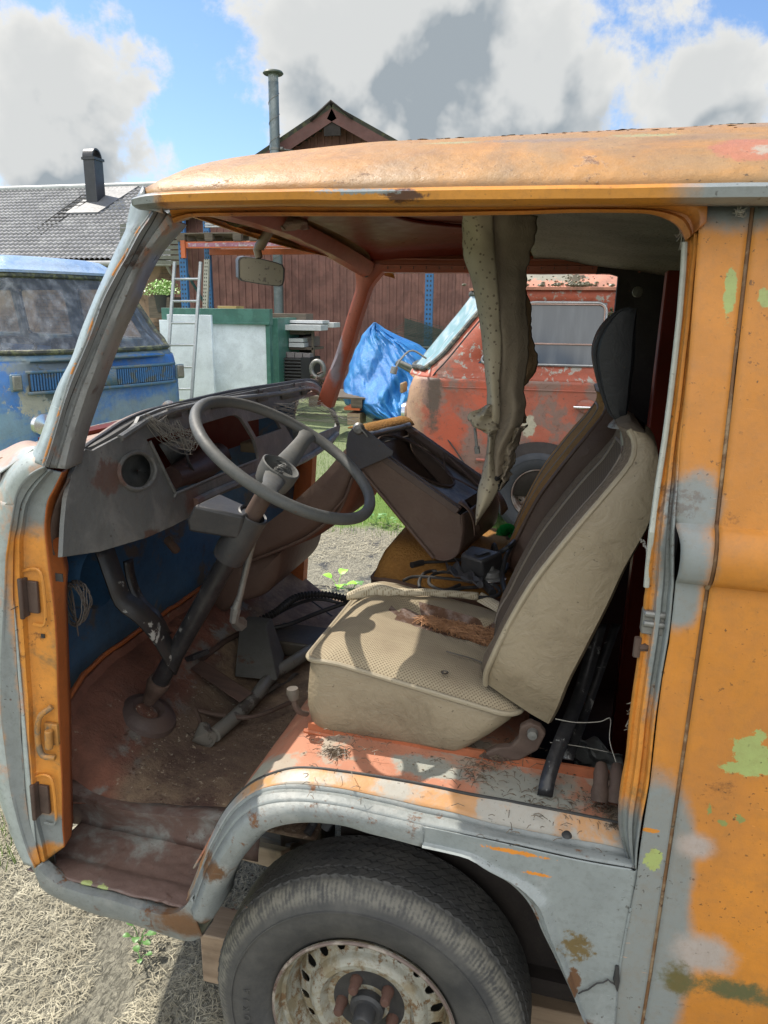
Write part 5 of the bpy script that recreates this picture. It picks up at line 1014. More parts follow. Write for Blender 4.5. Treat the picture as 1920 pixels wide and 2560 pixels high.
# headrest: D-shaped pad, seen edge-on
HF = [(1575, 771), (1548, 776), (1525, 796), (1505, 823), (1492, 853), (1486, 886), (1490, 925), (1502, 978), (1515, 1015), (1528, 1038), (1548, 1050)]
HR = [(1592, 771), (1592, 790), (1590, 810), (1589, 840), (1588, 870), (1586, 910), (1580, 950), (1575, 990), (1570, 1020), (1566, 1040), (1562, 1054)]
hf = crom([U(x, y, Y=.40) for x, y in HF], 26); hk = crom([U(x, y, Y=.40) for x, y in HR], 26); rows = []
for wf, t in ((1, .0), (.9, -.012), (.5, -.020), (.12, -.016), (0, 0), (-.03, .06), (-.04, .14), (-.03, .22), (0, .28), (.12, .296), (.5, .30), (.9, .292), (1, .28)):
    rows.append([a.lerp(b, wf)+Vector((0, (t if t <= 0 else t)*(1 if t > 0 else 1)*math.sin(math.pi*(.12+.76*i/25))**.4, 0)) for i, (a, b) in enumerate(zip(hf, hk))])
v_, f_ = loft(rows, 26, 0, True); hr = obj('headrest', v_, f_, 'dark_vinyl', ds)
m_ = MB(); m_.tube([p+Vector((.001, -.004, 0)) for p in hf], .003, 6); m_.o('piping', 'dark_vinyl', hr)
m_ = MB(); m_.lathe([(0, .012), (.018, .010), (.026, 0), (.028, -.006)], 16, Matrix.Translation(U(1556, 1062, Y=.42)) @ Matrix.Rotation(R(90), 4, 'X')); m_.tube([U(1556, 1062, Y=.42), U(1560, 1120, Y=.42)], .006, 8); m_.o('headrest_socket', 'steel', ds, bevel=.001)
# seat hinge and adjusting lever
hg = [(1194, 1886), (1250, 1900), (1300, 1895), (1345, 1870), (1365, 1830), (1352, 1812), (1325, 1800), (1300, 1812), (1296, 1840), (1276, 1862), (1240, 1864)]
fl, tr_ = panel([U(x, y, Y=.222) for x, y in hg]); obj('seat_hinge', fl, tr_, 'rusty', ds, smooth=False, solid=.02, off=0, bevel=.004)
m_ = MB(); c = U(1331, 1837, Y=.204); m_.lathe([(.0, -.006), (.009, -.005), (.0105, 0), (.0105, .012)], 20, Matrix.Translation(c)); m_.o('pivot_pin', 'steel', ds)
m_ = MB(); m_.tube(crom([U(768, 1785, Y=.23), U(750, 1780, Y=.215), U(738, 1765, Y=.21), U(733, 1738, Y=.21)], 16), .006, 8); m_.o('lever', 'rusty', ds)
m_ = MB(); m_.tube([U(735, 1748, Y=.21), U(732, 1733, Y=.21), U(731, 1721, Y=.21)], [.010, .0135, .012], 14); m_.o('lever_knob', worn('grey knob', (.10, .085, .07), None, rust=0), ds)
m_ = MB(); m_.tube([U(700, 1560, Y=1.0)]*1+[U(900, 1480, Y=1.3)], .004, 6)
# cobwebs
def strands(pts, n, name='cobweb', r_=.0005, spread=.012, par=V, sag=.01, rnd=5):
    random.seed(rnd); m_ = MB()
    for i in range(n):
        a, b = random.sample(pts, 2); a = a+Vector([random.uniform(-spread, spread) for _ in range(3)]); b = b+Vector([random.uniform(-spread, spread) for _ in range(3)])
        m_.tube([a.lerp(b, t/5)+Vector((0, 0, -sag*math.sin(math.pi*t/5))) for t in range(6)], r_, 3, cap=False)
    o_ = m_.o(name, 'web', par); o_['kind'] = 'stuff'; return o_
strands([UP(370, 1045, off=.01), UP(405, 1045, off=.01), UP(440, 1062, off=.015), UP(420, 1100, off=.01), UP(450, 1105, off=.01), UP(475, 1125, off=.01), UP(490, 1105, off=.02), UP(490, 1080, off=.02)], 90)
strands([UP(690, 1015, off=.02), UP(760, 1000, off=.03), UP(700, 1040, off=.02), UP(840, 1040, off=.03), UP(800, 1005, off=.03), U(890, 1050, Y=1.5)], 60, rnd=8)
random.seed(12)
w_ = [U(1522, 1254, Y=.30), U(1550, 1270, Y=.28), U(1566, 1290, Y=.26), U(1582, 1316, Y=.24), U(1602, 1348, Y=.20), U(1618, 1372, Y=.14), U(1624, 1398, Y=.09)]
m_ = MB(); m_.tube([p+Vector((random.uniform(-.003, .003), 0, random.uniform(-.003, .003))) for p in crom(w_, 40)], [.0008+.0012*(i/40) for i in range(40)], 5); m_.tube(crom([U(1388, 1797, Y=.2), U(1440, 1806, Y=.2), U(1500, 1804, Y=.2), U(1526, 1796, Y=.2), U(1524, 1850, Y=.15), U(1540, 1905, Y=.12)], 30), .0008, 4); m_.tube(crom([U(1375, 1856, Y=.2), U(1450, 1866, Y=.2), U(1520, 1880, Y=.15)], 20), .0005, 4)
m_.o('cobweb', 'web', V)
strands([U(1840+random.random()*26, 520+random.random()*16, Y=.055) for _ in range(9)], 26, spread=.004, sag=.002)
strands([U(1672+random.random()*40, 560+random.random()*60, Y=.1) for _ in range(6)], 14, spread=.004, sag=.002, r_=.0004)
strands([U(1570+random.random()*30, 1720+random.random()*110, Y=.07) for _ in range(12)], 30, spread=.008, sag=.002, r_=.0006)
# dirt and hair litter on the platform and the sill
random.seed(21); m_ = MB()
def lit(cx, cy, Z, n, sp, s0=.012):
    for i in range(n):
        p = U(cx+random.gauss(0, sp), cy+random.gauss(0, sp*.6), Z=Z); a = random.random()*6.28; s_ = s0*random.random(); d = Vector((math.cos(a), math.sin(a), 0))*s_
        m_.tube([p-d, p+Vector((0, 0, s_*.4)), p+d], .0007, 3, cap=False)
for i in range(900):    # grit and crumbs
    x = random.uniform(-.45, .15); y = .07+.15*random.random()**.8; z = .818+.003*random.random()
    if random.random() < .45*(mnoise.noise(Vector((x*9, y*9, 3)))+.9): s_ = .0008+.0028*random.random()**3; m_.add([(x+s_*math.cos(a)*random.uniform(.6, 1.4), y+s_*math.sin(a)*random.uniform(.6, 1.4), z) for a in (0, 1.5, 3, 4.5)], [(0, 1, 2, 3)])
lit(845, 1882, .825, 130, 13); lit(1190, 1925, .822, 60, 26); lit(1540, 2050, .822, 260, 16, .008); lit(1500, 2010, .822, 120, 30, .01); lit(1400, 2030, .822, 60, 50); lit(1250, 1895, .83, 90, 60, .02); lit(900, 1832, .84, 90, 50, .012); lit(830, 1950, .822, 20, 60); lit(1300, 2000, .82, 40, 90); lit(1200, 1935, .82, 30, 30, .012)
m_.o('litter', worn('straw litter', (.16, .12, .08), (.07, .05, .035), (.4, .6), 60, 0), V)['kind'] = 'stuff'
# ================================================================== LOOSE THINGS IN THE CAB
def T_(name, label, cat, group=None): return empty(name, label, cat, group, None, VAN_M)
# upturned brown seat
us = T_('upturned_seat', 'brown vinyl car seat lying upside down on the passenger seat, its frame showing', 'car seat')
yN, yF = .90, 1.30
def up3(pts, Y): return [U(x, y, Y=Y) for x, y in pts]
nT = up3([(884, 1098), (1150, 1288)], yN); nB = up3([(908, 1178), (1086, 1394), (1136, 1390)], yN)
dF = Vector((.065, yF-yN, -.008))
prof = [nT[0], nT[0].lerp(nB[0], .5), nB[0], nB[0].lerp(nB[1], .33)+Vector((.004, 0, 0)), nB[0].lerp(nB[1], .66)+Vector((.004, 0, 0)), nB[1], nB[2], U(1152, 1340, Y=yN), nT[1]]
rows = []
for k in range(13):
    t = k/12; e = -.012*math.sin(math.pi*t)**.5
    rows.append([p+dF*t+Vector((0, 0, 0))+(Vector((.0, 0, .0))) for p in prof])
v_, f_ = loft(rows, 60, .002); 
obj('seat_cover', v_, f_, 'brown_vinyl', us, solid=.004)
npoly = crom(prof, 40)
fl, tr_ = panel([p+Vector((0, .001, 0)) for p in npoly]); obj('seat_side', fl, tr_, 'brown_vinyl', us, smooth=False, solid=.004)
fl, tr_ = panel([p+dF for p in npoly]); obj('seat_side', fl, tr_, 'brown_vinyl', us, smooth=False, solid=.004)
lf('seat_cloth', [[p+Vector((-.006, .004, -.006)) for p in (nB[0], nB[0].lerp(nB[1], .5), nB[1])], [p+Vector((-.026, .06, -.012)) for p in (nB[0], nB[0].lerp(nB[1], .5), nB[1])], [p+Vector((-.030, .2, -.015)) for p in (nB[0], nB[0].lerp(nB[1], .5), nB[1])], [p+Vector((-.010, .40, -.02)) for p in (nB[0], nB[0].lerp(nB[1], .5), nB[1])]], 'mustard', 20, parent=us)
m_ = MB(); m_.tube(crom([p+Vector((-.002, -.004, 0)) for p in (nB[0], nB[0].lerp(nB[1], .5), nB[1])], 20), .005, 8); m_.o('piping', 'brown_vinyl', us)
# metal frame on top: two channels, cross bars, inner tray with the big opening
ax_ = (nT[1]-nT[0]); L_ = ax_.length; ax_.normalize(); wy = dF.normalized(); up_ = ax_.cross(wy).normalized(); up_ = up_ if up_.z > 0 else -up_
B0 = nT[0]; FM = Matrix((ax_, wy, up_)).transposed().to_4x4(); FM.translation = B0
Wd = dF.length
worn('rusty brown frame', (.10, .07, .06), None, rust=.5, dirt=.4, rough=.6)
for y_ in (.0, .022, Wd-.028, Wd-.012): m_ = MB(); m_.box((-.01, y_, -.006), (L_*.97, y_+.010, .014), FM); m_.o('frame_rail', bpy.data.materials['rusty brown frame'], us, bevel=.002)
m_ = MB(); m_.tube([FM @ Vector((.012, .03, .016)), FM @ Vector((.012, Wd-.03, .016))], .011, 12); m_.o('frame_tube', 'steel', us)
def fo(pts, z): return [FM @ Vector((x, y, z)) for x, y in pts]
ih = [(.10+.09*math.cos(a)*(1 if math.cos(a) < 0 else 1.9), Wd/2+.13*math.sin(a)) for a in [2*math.pi*i/36 for i in range(36)]]
fl, tr_ = panel(fo([(.03, .03), (L_*.9, .03), (L_*.9, Wd-.03), (.03, Wd-.03)], -.012), [fo(ih, -.012)]); obj('frame_tray', fl, tr_, worn('dusty tray', (.17, .15, .12), (.07, .055, .045), (.42, .55), 12, .3, dirt=.4), us, smooth=False, solid=.002)
m_ = MB(); m_.tube(fo([(a, b) for a, b in ih], -.008), .004, 6, closed=True); m_.o('tray_rim', 'rusty', us)
m_ = MB(); m_.box((.02, .02, -.09), (L_*.92, Wd-.02, -.085), FM); m_.o('seat_webbing', 'rubber', us)
m_ = MB(); m_.tube(crom([FM @ Vector((L_*.45, Wd*.82, .02)), FM @ Vector((L_*.6, Wd*.7, -.01)), FM @ Vector((L_*.8, Wd*.5, .02)), FM @ Vector((L_*.95, Wd*.55, .02))], 24), .003, 6); m_.tube([FM @ Vector((L_*.50, Wd*.86, .014)), FM @ Vector((L_*.88, Wd*.72, .014))], .006, 8); m_.o('frame_wire', 'rusty', us)
# hinge plate
hp = [(866, 1112), (872, 1082), (884, 1067), (900, 1064), (912, 1070), (985, 1128), (982, 1138), (904, 1172), (884, 1186), (868, 1150)]
fl, tr_ = panel([U(x, y, Y=yN-.014) for x, y in hp]); obj('hinge_plate', fl, tr_, worn('blue-black hinge plate', (.045, .045, .055), None, rust=.3, dirt=.3), us, smooth=False, solid=.006, bevel=.002)
m_ = MB(); m_.lathe([(0, -.012), (.012, -.010), (.016, -.002), (.018, 0)], 18, Matrix.Translation(U(897, 1072, Y=yN-.02))); m_.tube([U(899, 1070, Y=yN-.036), U(908, 1078, Y=yN-.036), U(919, 1092, Y=yN-.03)], .003, 8); m_.o('hinge_pin', 'steel', us)
v_, f_ = grid(lambda a, b: FM @ Vector((-.03+.05*a, .0+Wd*b, .016+.010*math.sin(a*3)+.002*mnoise.noise(Vector((b*9, a, 0))))), 8, 20); obj('cover_edge', v_, f_, 'mustard', us, solid=.004)
for (y_, w_) in ((.01, .06), (Wd-.10, .08)):
    v_, f_ = grid(lambda a, b: FM @ Vector((L_*.93+.09*a, y_+w_*b, .02-.05*a*a+.008*math.sin(b*4+a*3))), 10, 8); obj('vinyl_flap', v_, f_, 'brown_vinyl', us, solid=.003)
# its backrest sloping down into the footwell
ub = [(878, 1108), (841, 1150), (815, 1180), (782, 1212), (712, 1275), (640, 1330), (560, 1385)]
ubl = [(884, 1192), (850, 1275), (815, 1308), (765, 1344), (715, 1367), (655, 1391), (600, 1410)]
a_ = crom(up3(ub, .93), 30); b_ = crom(up3(ubl, .93), 30); w1 = Vector((.02, .40, -.02)); th = Vector((.05, .0, -.045))
rows = [[p+w1 for p in a_], [p+w1*.9+Vector((0, 0, .012)) for p in a_], [p+w1*.1+Vector((0, 0, .006)) for p in a_], a_, [p.lerp(q_, .3)+Vector((.0, -.010, 0)) for p, q_ in zip(a_, b_)], [p.lerp(q_, .7)+Vector((0, -.010, 0)) for p, q_ in zip(a_, b_)], b_]
lf('backrest', rows, 'brown_vinyl', 40, parent=us)
b2 = [p+Vector((.006, .12, -.02)) for p in b_]; b3_ = [p+Vector((.01, .40, -.03)) for p in b_]
lf('backrest_front', [b_, b2, b3_, [p+w1 for p in a_]], worn('orange brown cloth', (.20, .075, .04), None, rust=0, dirt=.3, rough=.8), 40, parent=us)
m_ = MB(); m_.tube([p+Vector((0, -.004, 0)) for p in b_], .005, 8); m_.tube(crom([U(881, 1195, Y=.915), U(866, 1240, Y=.915), U(840, 1270, Y=.915), U(812, 1306, Y=.915)], 14), .004, 6); m_.o('piping', 'brown_vinyl', us)
# lower bulging end of that backrest
be = [(712, 1372), (710, 1395), (704, 1425), (694, 1452), (670, 1480), (640, 1494), (605, 1503), (580, 1518), (560, 1528), (540, 1515), (530, 1470), (540, 1410)]
ea_ = up3(be, .97); cc = sum(ea_, Vector())/len(ea_)
def blend(s_, y_): return crom([cc+(p-cc)*s_+Vector((0, y_, 0)) for p in ea_+[ea_[0]]], 48)
v_, f_ = loft([[cc+Vector((0, -.03, 0))+(p-cc)*.02 for p in blend(1, 0)], blend(.6, -.028), blend(.9, -.016), blend(1, 0), blend(1, .2), blend(1, .38)], 48); obj('backrest_end', v_, f_, 'brown_vinyl', us)
settle(us, (-.45, 1.1, .98))
# cables, black box, horn, brush on the passenger seat
def cable(pts, r_, name, label, cat, mat='wire_black', group=None, n=60):
    m_ = MB(); m_.tube(crom(pts, n), r_, 8); o_ = m_.o(name, mat); o_.matrix_world = VAN_M.copy(); tag(o_, label, cat, group); return o_
zc = 1.0
cb_ = T_('cable_bundle', 'tangle of black cables and taped wiring heaped on the mustard passenger seat', 'cables')
def C(pts, r_, nm='cable', mat='wire_black', n=50): m_ = MB(); m_.tube(crom([U(*p[:2], Z=p[2]) for p in pts], n), r_, 8); m_.o(nm, mat, cb_)
C([(1029, 1413, .99), (1060, 1406, .99), (1100, 1404, .99), (1160, 1398, .995)], [.009]*14+[.005]*36)
C([(1008, 1452, .985), (1035, 1442, .99), (1090, 1444, .99), (1150, 1450, .985), (1180, 1456, .985)], .0045)
C([(1150, 1462, .98), (1112, 1475, .98), (1075, 1462, .985), (1078, 1440, .99), (1110, 1430, .99), (1160, 1440, .99), (1200, 1450, .98)], .0045)
C([(1050, 1472, .98), (1048, 1455, .985), (1058, 1436, .99), (1075, 1428, .99), (1092, 1428, .99)], .005)
C([(1230, 1384, 1.0), (1236, 1362, 1.04), (1246, 1400, 1.01), (1252, 1440, .99), (1262, 1480, .98)], .0065)
C([(1262, 1478, .99), (1256, 1440, 1.0), (1262, 1400, 1.03), (1276, 1370, 1.05), (1286, 1352, 1.06), (1270, 1368, 1.06), (1230, 1392, 1.02)], .0065)
C([(1130, 1425, .995), (1160, 1440, .99), (1195, 1450, .985), (1215, 1465, .985), (1232, 1482, .98)], [.006]*20+[.011]*30)
C([(1150, 1470, .98), (1190, 1468, .98), (1230, 1462, .985), (1250, 1478, .98), (1235, 1492, .975), (1190, 1494, .975)], .005)
C([(1076, 1480, .98), (1120, 1478, .98), (1160, 1470, .98)], .005)
C([(1200, 1410, .99), (1190, 1430, .99), (1210, 1440, .99), (1260, 1430, .99), (1270, 1410, 1.0)], .005)
C([(1077, 1358, 1.02), (1095, 1362, 1.02), (1120, 1378, 1.01), (1140, 1400, 1.0), (1150, 1420, .99)], .0018, 'thin_wire', 'steel')
v_, f_ = grid(lambda a, b: U(1116+90*a, 1412+26*b+40*a, Z=.99)+Vector((0, 0, .012+.02*mnoise.noise(Vector((a*5, b*4, 9))))), 20, 8); obj('tape_wrap', v_, f_, 'plastic_black', cb_, solid=.004)
settle(cb_, (-.3, .95, .97))
bb = T_('black_box', 'black plastic heater control box among the cables on the passenger seat', 'box')
a8 = [U(1150, 1432, Z=.99), U(1210, 1450, Z=.99), U(1262, 1420, Z=.99), U(1200, 1395, Z=.99), U(1150, 1385, Z=1.05), U(1204, 1403, Z=1.05), U(1256, 1380, Z=1.05), U(1178, 1362, Z=1.06)]
m_ = MB(); m_.hexa(a8); m_.o('box_body', 'plastic_black', bb, bevel=.008); m_ = MB(); m_.hexa([U(1186, 1384, Z=1.052), U(1196, 1388, Z=1.052), U(1228, 1378, Z=1.054), U(1218, 1375, Z=1.054), U(1186, 1384, Z=1.056), U(1196, 1388, Z=1.056), U(1228, 1378, Z=1.058), U(1218, 1375, Z=1.058)]); m_.o('slot', 'rubber', bb)
settle(bb, (-.27, .98, .99))
hn = T_('horn', 'round grey metal horn half hidden under the cables on the passenger seat', 'horn'); c = U(1224, 1444, Z=.985)
m_ = MB(); m_.lathe([(0, .034), (.010, .034), (.012, .024), (.026, .020), (.030, .008), (.040, .006), (.043, 0), (.040, -.008), (0, -.012)], 36, Matrix.Translation(c) @ Matrix.Rotation(R(90), 4, 'X')); m_.o('horn_body', worn('dull horn', (.13, .13, .125), None, rust=.3, dirt=.3), hn)
m_ = MB(); m_.tube([c+Vector((.043*math.cos(a), .043*math.sin(a), 0)) for a in [2*math.pi*i/30 for i in range(30)]], .003, 8, closed=True); m_.o('horn_ring', 'chrome', hn); settle(hn, c-Vector((0, 0, .012)))
br = T_('hand_brush', 'brush with bright green bristles lying behind the driver seat', 'brush'); c = U(1268, 1338, Z=.985)
m_ = MB(); random.seed(5)
for i in range(900):
    a = random.random()*6.28; e = random.random()*1.5; d = Vector((math.cos(a)*math.cos(e), math.sin(a)*math.cos(e), math.sin(e))); p = c+Vector((0, 0, .0)); q_ = p+d*(.034+.006*random.random()); s_ = d.orthogonal()*.0008; m_.add([p-s_, p+s_, q_+s_, q_-s_], [(0, 1, 2, 3)])
m_.o('bristles', 'green_bristle', br); m_ = MB(); m_.tube([c, c+Vector((.05, .03, .0)), c+Vector((.14, .08, -.005))], [.016, .010, .012], 10); m_.o('handle', 'plastic_black', br); settle(br, c)
# corrugated hose and cables over the tunnel
m_ = MB(); hc = crom([U(640, 1556, Z=.66), U(690, 1530, Z=.68), U(740, 1494, Z=.70), U(800, 1486, Z=.70), U(860, 1496, Z=.69), U(900, 1520, Z=.68)], 150); m_.tube(hc, [.012+.0022*(1 if (i//2) % 2 else -1) for i in range(150)], 10)
o_ = m_.o('corrugated_hose', 'wire_black'); o_.matrix_world = VAN_M.copy(); tag(o_, 'ribbed black hose arching over the cab floor beside the driver cushion', 'hose')
cable([U(640, 1566, Z=.64), U(720, 1520, Z=.67), U(790, 1498, Z=.68), U(860, 1510, Z=.66)], .006, 'loose_cable', 'dull grey cable running along the underside of the ribbed hose', 'cable')
cable([U(652, 1576, Z=.62), U(720, 1562, Z=.63), U(790, 1534, Z=.65), U(870, 1505, Z=.68)], .008, 'loose_cable', 'stiff black cable with a sleeve below the ribbed hose, pointing at the cushion', 'cable')
cable([U(700, 1462, Z=.60), U(760, 1490, Z=.60), U(830, 1540, Z=.60)], .003, 'loose_cable', 'thin wire trailing over the pinkish passenger door step', 'cable')
# rotten board on the floor
m_ = MB(); m_.hexa([U(476, 1672, Z=.640), U(504, 1650, Z=.645), U(632, 1732, Z=.60), U(600, 1756, Z=.595), U(476, 1672, Z=.655), U(504, 1650, Z=.660), U(632, 1732, Z=.615), U(600, 1756, Z=.610)]); o_ = m_.o('wooden_board', 'wood_red', bevel=.002); o_.matrix_world = VAN_M.copy(); tag(o_, 'short rotten wooden board lying across the cab floor by the pedals', 'board'); settle(o_, U(560, 1700, Z=.585))
# coil of wire hung behind the door post
wc = T_('wire_coil', 'coil of thin dusty wire hanging behind the orange door post', 'wire'); c = U(180, 1512, Y=.16); m_ = MB()
for k in range(9): m_.tube([c+Vector((.024*math.cos(a)+random.uniform(-.002, .002), .01*k*.3+.008*math.sin(a*2+k), .046*math.sin(a)+.004*math.sin(a*3+k))) for a in [2*math.pi*i/30 for i in range(30)]], .0016, 5, closed=True)
m_.tube(crom([U(172, 1462, Y=.16), U(180, 1480, Y=.15), U(186, 1520, Y=.15), U(196, 1590, Y=.16)], 16), .0015, 5); m_.o('wire_loop', worn('dusty wire', (.09, .075, .065), None, rust=0), wc); settle(wc, c)
# ================================================================== GROUND
def mk_ground():
    q = MT('yard ground')
    x, y = q.axis(0), q.axis(1)
    n = q.noise(1.1, 6, .6)
    fab = q.mix(q.step(q.vor(90, 'F1'), .25, .5), (.03, .033, .036), (.06, .063, .066))
    straw = q.mix(q.step(q.noise(1, 6, .7, 1.5, q.vec((90, 40, 60), (0, 0, .8))), .35, .65), (.09, .085, .065), (.33, .31, .24))
    sd_ = q.step(q.math('ADD', q.noise(5, 10, .7), q.math('MULTIPLY', q.noise(.9, 3), .5)), .62, .74)
    near = q.step(y, 1.9, 1.2)
    amt = q.math('MAXIMUM', sd_, q.math('MULTIPLY', near, q.step(q.noise(7, 6, .6), .40, .46)))
    c = q.mix(amt, fab, straw)
    seam = q.step(q.math('ABSOLUTE', q.math('SUBTRACT', y, q.math('ADD', 3.05, q.math('MULTIPLY', x, -.03)))), .018, .006)
    c = q.mix(seam, c, (.015, .015, .016))
    g = q.mix(q.noise(9, 8, .7), (.06, .13, .02), (.16, .25, .04))
    c = q.mix(q.step(q.math('ADD', y, q.math('MULTIPLY', q.math('SUBTRACT', n, .5), 1.1)), 4.3, 4.5), c, g)
    gl = q.step(q.math('ADD', q.math('MULTIPLY', x, -1), q.math('MULTIPLY', q.math('SUBTRACT', n, .5), .6)), 1.75, 1.9)
    c = q.mix(gl, c, q.mix(.5, g, straw))
    return q.done(c, .95, 0, q.math('ADD', q.noise(60, 8, .75), q.noise(4, 4)), .8, .02)
M['ground'] = mk_ground()
def gz(x, y): return .02*mnoise.noise(Vector((x*.6, y*.6, 0)))-.012
def gpos(a, b):
    f = lambda t, k: math.copysign(abs(t)**k, t)
    x = f(2*a-1, 3.2)*1500; y = f(2*b-1, 3.2)*1500+1; return Vector((x, y, gz(x, y) if abs(x) < 30 and abs(y) < 40 else -.012))
v_, f_ = grid(gpos, 160, 160); o_ = obj('ground', v_, f_, 'ground'); tag(o_, None, None, None, 'structure')
# dry grass clippings: thin bent straws
random.seed(11); m_ = MB()
def straw(x, y, s_, wd, lift=.012):
    a = random.random()*math.pi*2; d = Vector((math.cos(a), math.sin(a), random.uniform(-.15, .25)))*s_; w = Vector((-math.sin(a), math.cos(a), 0))*wd
    p = Vector((x, y, gz(x, y)+.002+random.random()*lift)); k = Vector((random.uniform(-.2, .2)*s_, random.uniform(-.2, .2)*s_, .002))
    m_.v += [tuple(p-d-w), tuple(p-d+w), tuple(p+k+w), tuple(p+k-w), tuple(p+d)]; n = len(m_.v)-5; m_.f += [(n, n+1, n+2, n+3), (n+3, n+2, n+4)]
for i in range(60000):
    x = random.uniform(-2.1, .1); y = random.uniform(-.55, .95)
    if mnoise.noise(Vector((x*3.2, y*3.2, 2)))*.5+.5 < .36: continue
    if i % 3 == 0 or mnoise.noise(Vector((x*7, y*7, 9))) > -.25: straw(x, y, random.uniform(.004, .012)+.022*random.random()**3, random.uniform(.0004, .0011))
for i in range(14000):
    x = random.uniform(-3.6, .3); y = random.uniform(1.75, 4.6)
    if mnoise.noise(Vector((x*1.6, y*1.6, 4))) < -.02 and random.random() < .85: continue
    straw(x, y, random.uniform(.015, .05), random.uniform(.0008, .0018), .01)
q = MT('dry straw'); cs = q.mix(q.step(q.noise(11, 6, .7), .25, .75), (.19, .168, .115), (.54, .495, .365)); q_ = q.done(cs, .8); q_.use_backface_culling = False
o_ = m_.o('dry_grass_clippings', q_, smooth=False); tag(o_, None, None, None, 'stuff')
m_ = MB()
for i in range(16000):
    x = random.uniform(-4.6, 1.0); y = random.uniform(4.2, 8.5); h = random.uniform(.03, .085)
    if i < 2600: x = random.uniform(-2.4, -1.55); y = random.uniform(-.2, 1.4)
    if i >= 2600 and random.random() > 1.25-(y-4.2)/5: continue
    a = random.random()*6.28; p = Vector((x, y, gz(x, y))); w = Vector((math.cos(a), math.sin(a), 0))*.0022; t = Vector((random.uniform(-.02, .02), random.uniform(-.02, .02), h))
    m_.v += [tuple(p-w), tuple(p+w), tuple(p+t)]; n = len(m_.v)-3; m_.f.append((n, n+1, n+2))
q = MT('lawn blades'); o_ = m_.o('grass', q.done(q.mix(q.noise(6, 5), (.10, .22, .03), (.24, .36, .07)), .6), smooth=False); tag(o_, None, None, None, 'stuff')
def leaf_mat(n_, c): q = MT(n_); return q.done(q.mix(q.noise(30, 4), c, tuple(x*1.6 for x in c)), .45, 0, q.noise(40, 3), .3, .003, .5)
M['leaf'] = leaf_mat('weed leaf', (.085, .18, .05)); M['leaf_b'] = leaf_mat('bright weed leaf', (.22, .50, .05)); M['leaf_p'] = leaf_mat('pot plant leaf', (.22, .36, .10))
def weed(p, n, s_, label, mat='leaf', hgt=.05, group=None):
    t = empty('weed', label, 'weed', group, None, Matrix.Translation(p)); ms = MB(); ml = MB()
    for i in range(n):
        a = 2.4*i+random.random()*.6; h = hgt*random.uniform(.4, 1.1); e = Vector((math.cos(a)*s_*.9, math.sin(a)*s_*.9, h)); ms.tube([Vector((0, 0, 0)), e*.5+Vector((0, 0, h*.25)), e], .0015, 5)
        d = e.copy(); d.z = 0; d.normalize(); w = Vector((-d.y, d.x, 0)); L_ = s_*random.uniform(.7, 1.1)
        vs_, fs_ = grid(lambda u, v: e+d*L_*u+w*(v-.5)*L_*.95*math.sin(math.pi*min(.97, u*.86+.10))**.7+Vector((0, 0, .25*L_*math.sin(u*2.6)+.12*L_*abs(v-.5))), 7, 5); MB().add(vs_, fs_).o('leaf', mat, t)
    ms.o('stem', mat, t); return t
weed(UW(350, 2362, Z=.0), 6, .026, 'green weed with round leaves growing in the shade under the door step', hgt=.05)
weed(UW(352, 2400, Z=.0), 3, .020, 'lower small weed sprig beside the round-leaved weed', hgt=.02)
weed(UW(845, 1475, Z=.0), 4, .06, 'bright lit weed on the dark cloth seen through the cab', 'leaf_b', hgt=.08)
for (x, y) in ((880, 1480), (970, 1312), (940, 1308)):
    weed(UW(x, y, Z=.0), 7, .045, {880: 'pale weed clump just beyond the cab floor', 970: 'weed clump on the cloth seam, nearer the brown seat', 940: 'weed clump on the cloth seam, nearer the steering wheel rim'}[x], 'leaf', hgt=.06)
# timbers under the van
def timber(name, label, a, b, w, h, mat='wood', cat='timber', group='timbers propping the orange van'):
    a, b = Vector(a), Vector(b); d = (b-a); L_ = d.length; m_ = MB(); m_.box((0, -w/2, -h/2), (L_, w/2, h/2)); o_ = m_.o(name, mat, bevel=.004); o_.matrix_world = Matrix.Translation(a) @ d.to_track_quat('X', 'Z').to_matrix().to_4x4(); return tag(o_, label, cat, group)
timber('timber', 'pale thick beam lying on the ground behind the front tyre', (-.80, .30, .085), (.9, .30, .085), .10, .145)
timber('timber', 'raw yellow board sloping under the wheel arch above the beam', UW(600, 2120, Y=.55), UW(720, 2150, Y=.35), .03, .05)
timber('timber', 'grey weathered plank behind the raw yellow board', UW(640, 2070, Y=.75), UW(770, 2110, Y=.5), .10, .03, 'wood_old')
timber('timber', 'light plank lying high in the gap over the tyre', UW(700, 2050, Y=.70), UW(800, 2090, Y=.62), .04, .03)
timber('timber', 'dark beam stacked right of the tyre, topmost of the pile', (.0, .34, .44), (1.2, .34, .44), .1, .09, 'wood_old')
timber('timber', 'dusty beam in the middle of the pile right of the tyre', (-.02, .32, .32), (1.2, .32, .32), .1, .09, 'wood')
timber('timber', 'lowest reddish block of the pile right of the tyre', (.02, .33, .215), (1.2, .33, .215), .1, .07, 'wood_red')
timber('timber', 'dark upright block in the shadow under the step', (-.62, .55, .0), (-.62, .55, .45), .12, .12, 'wood_old')
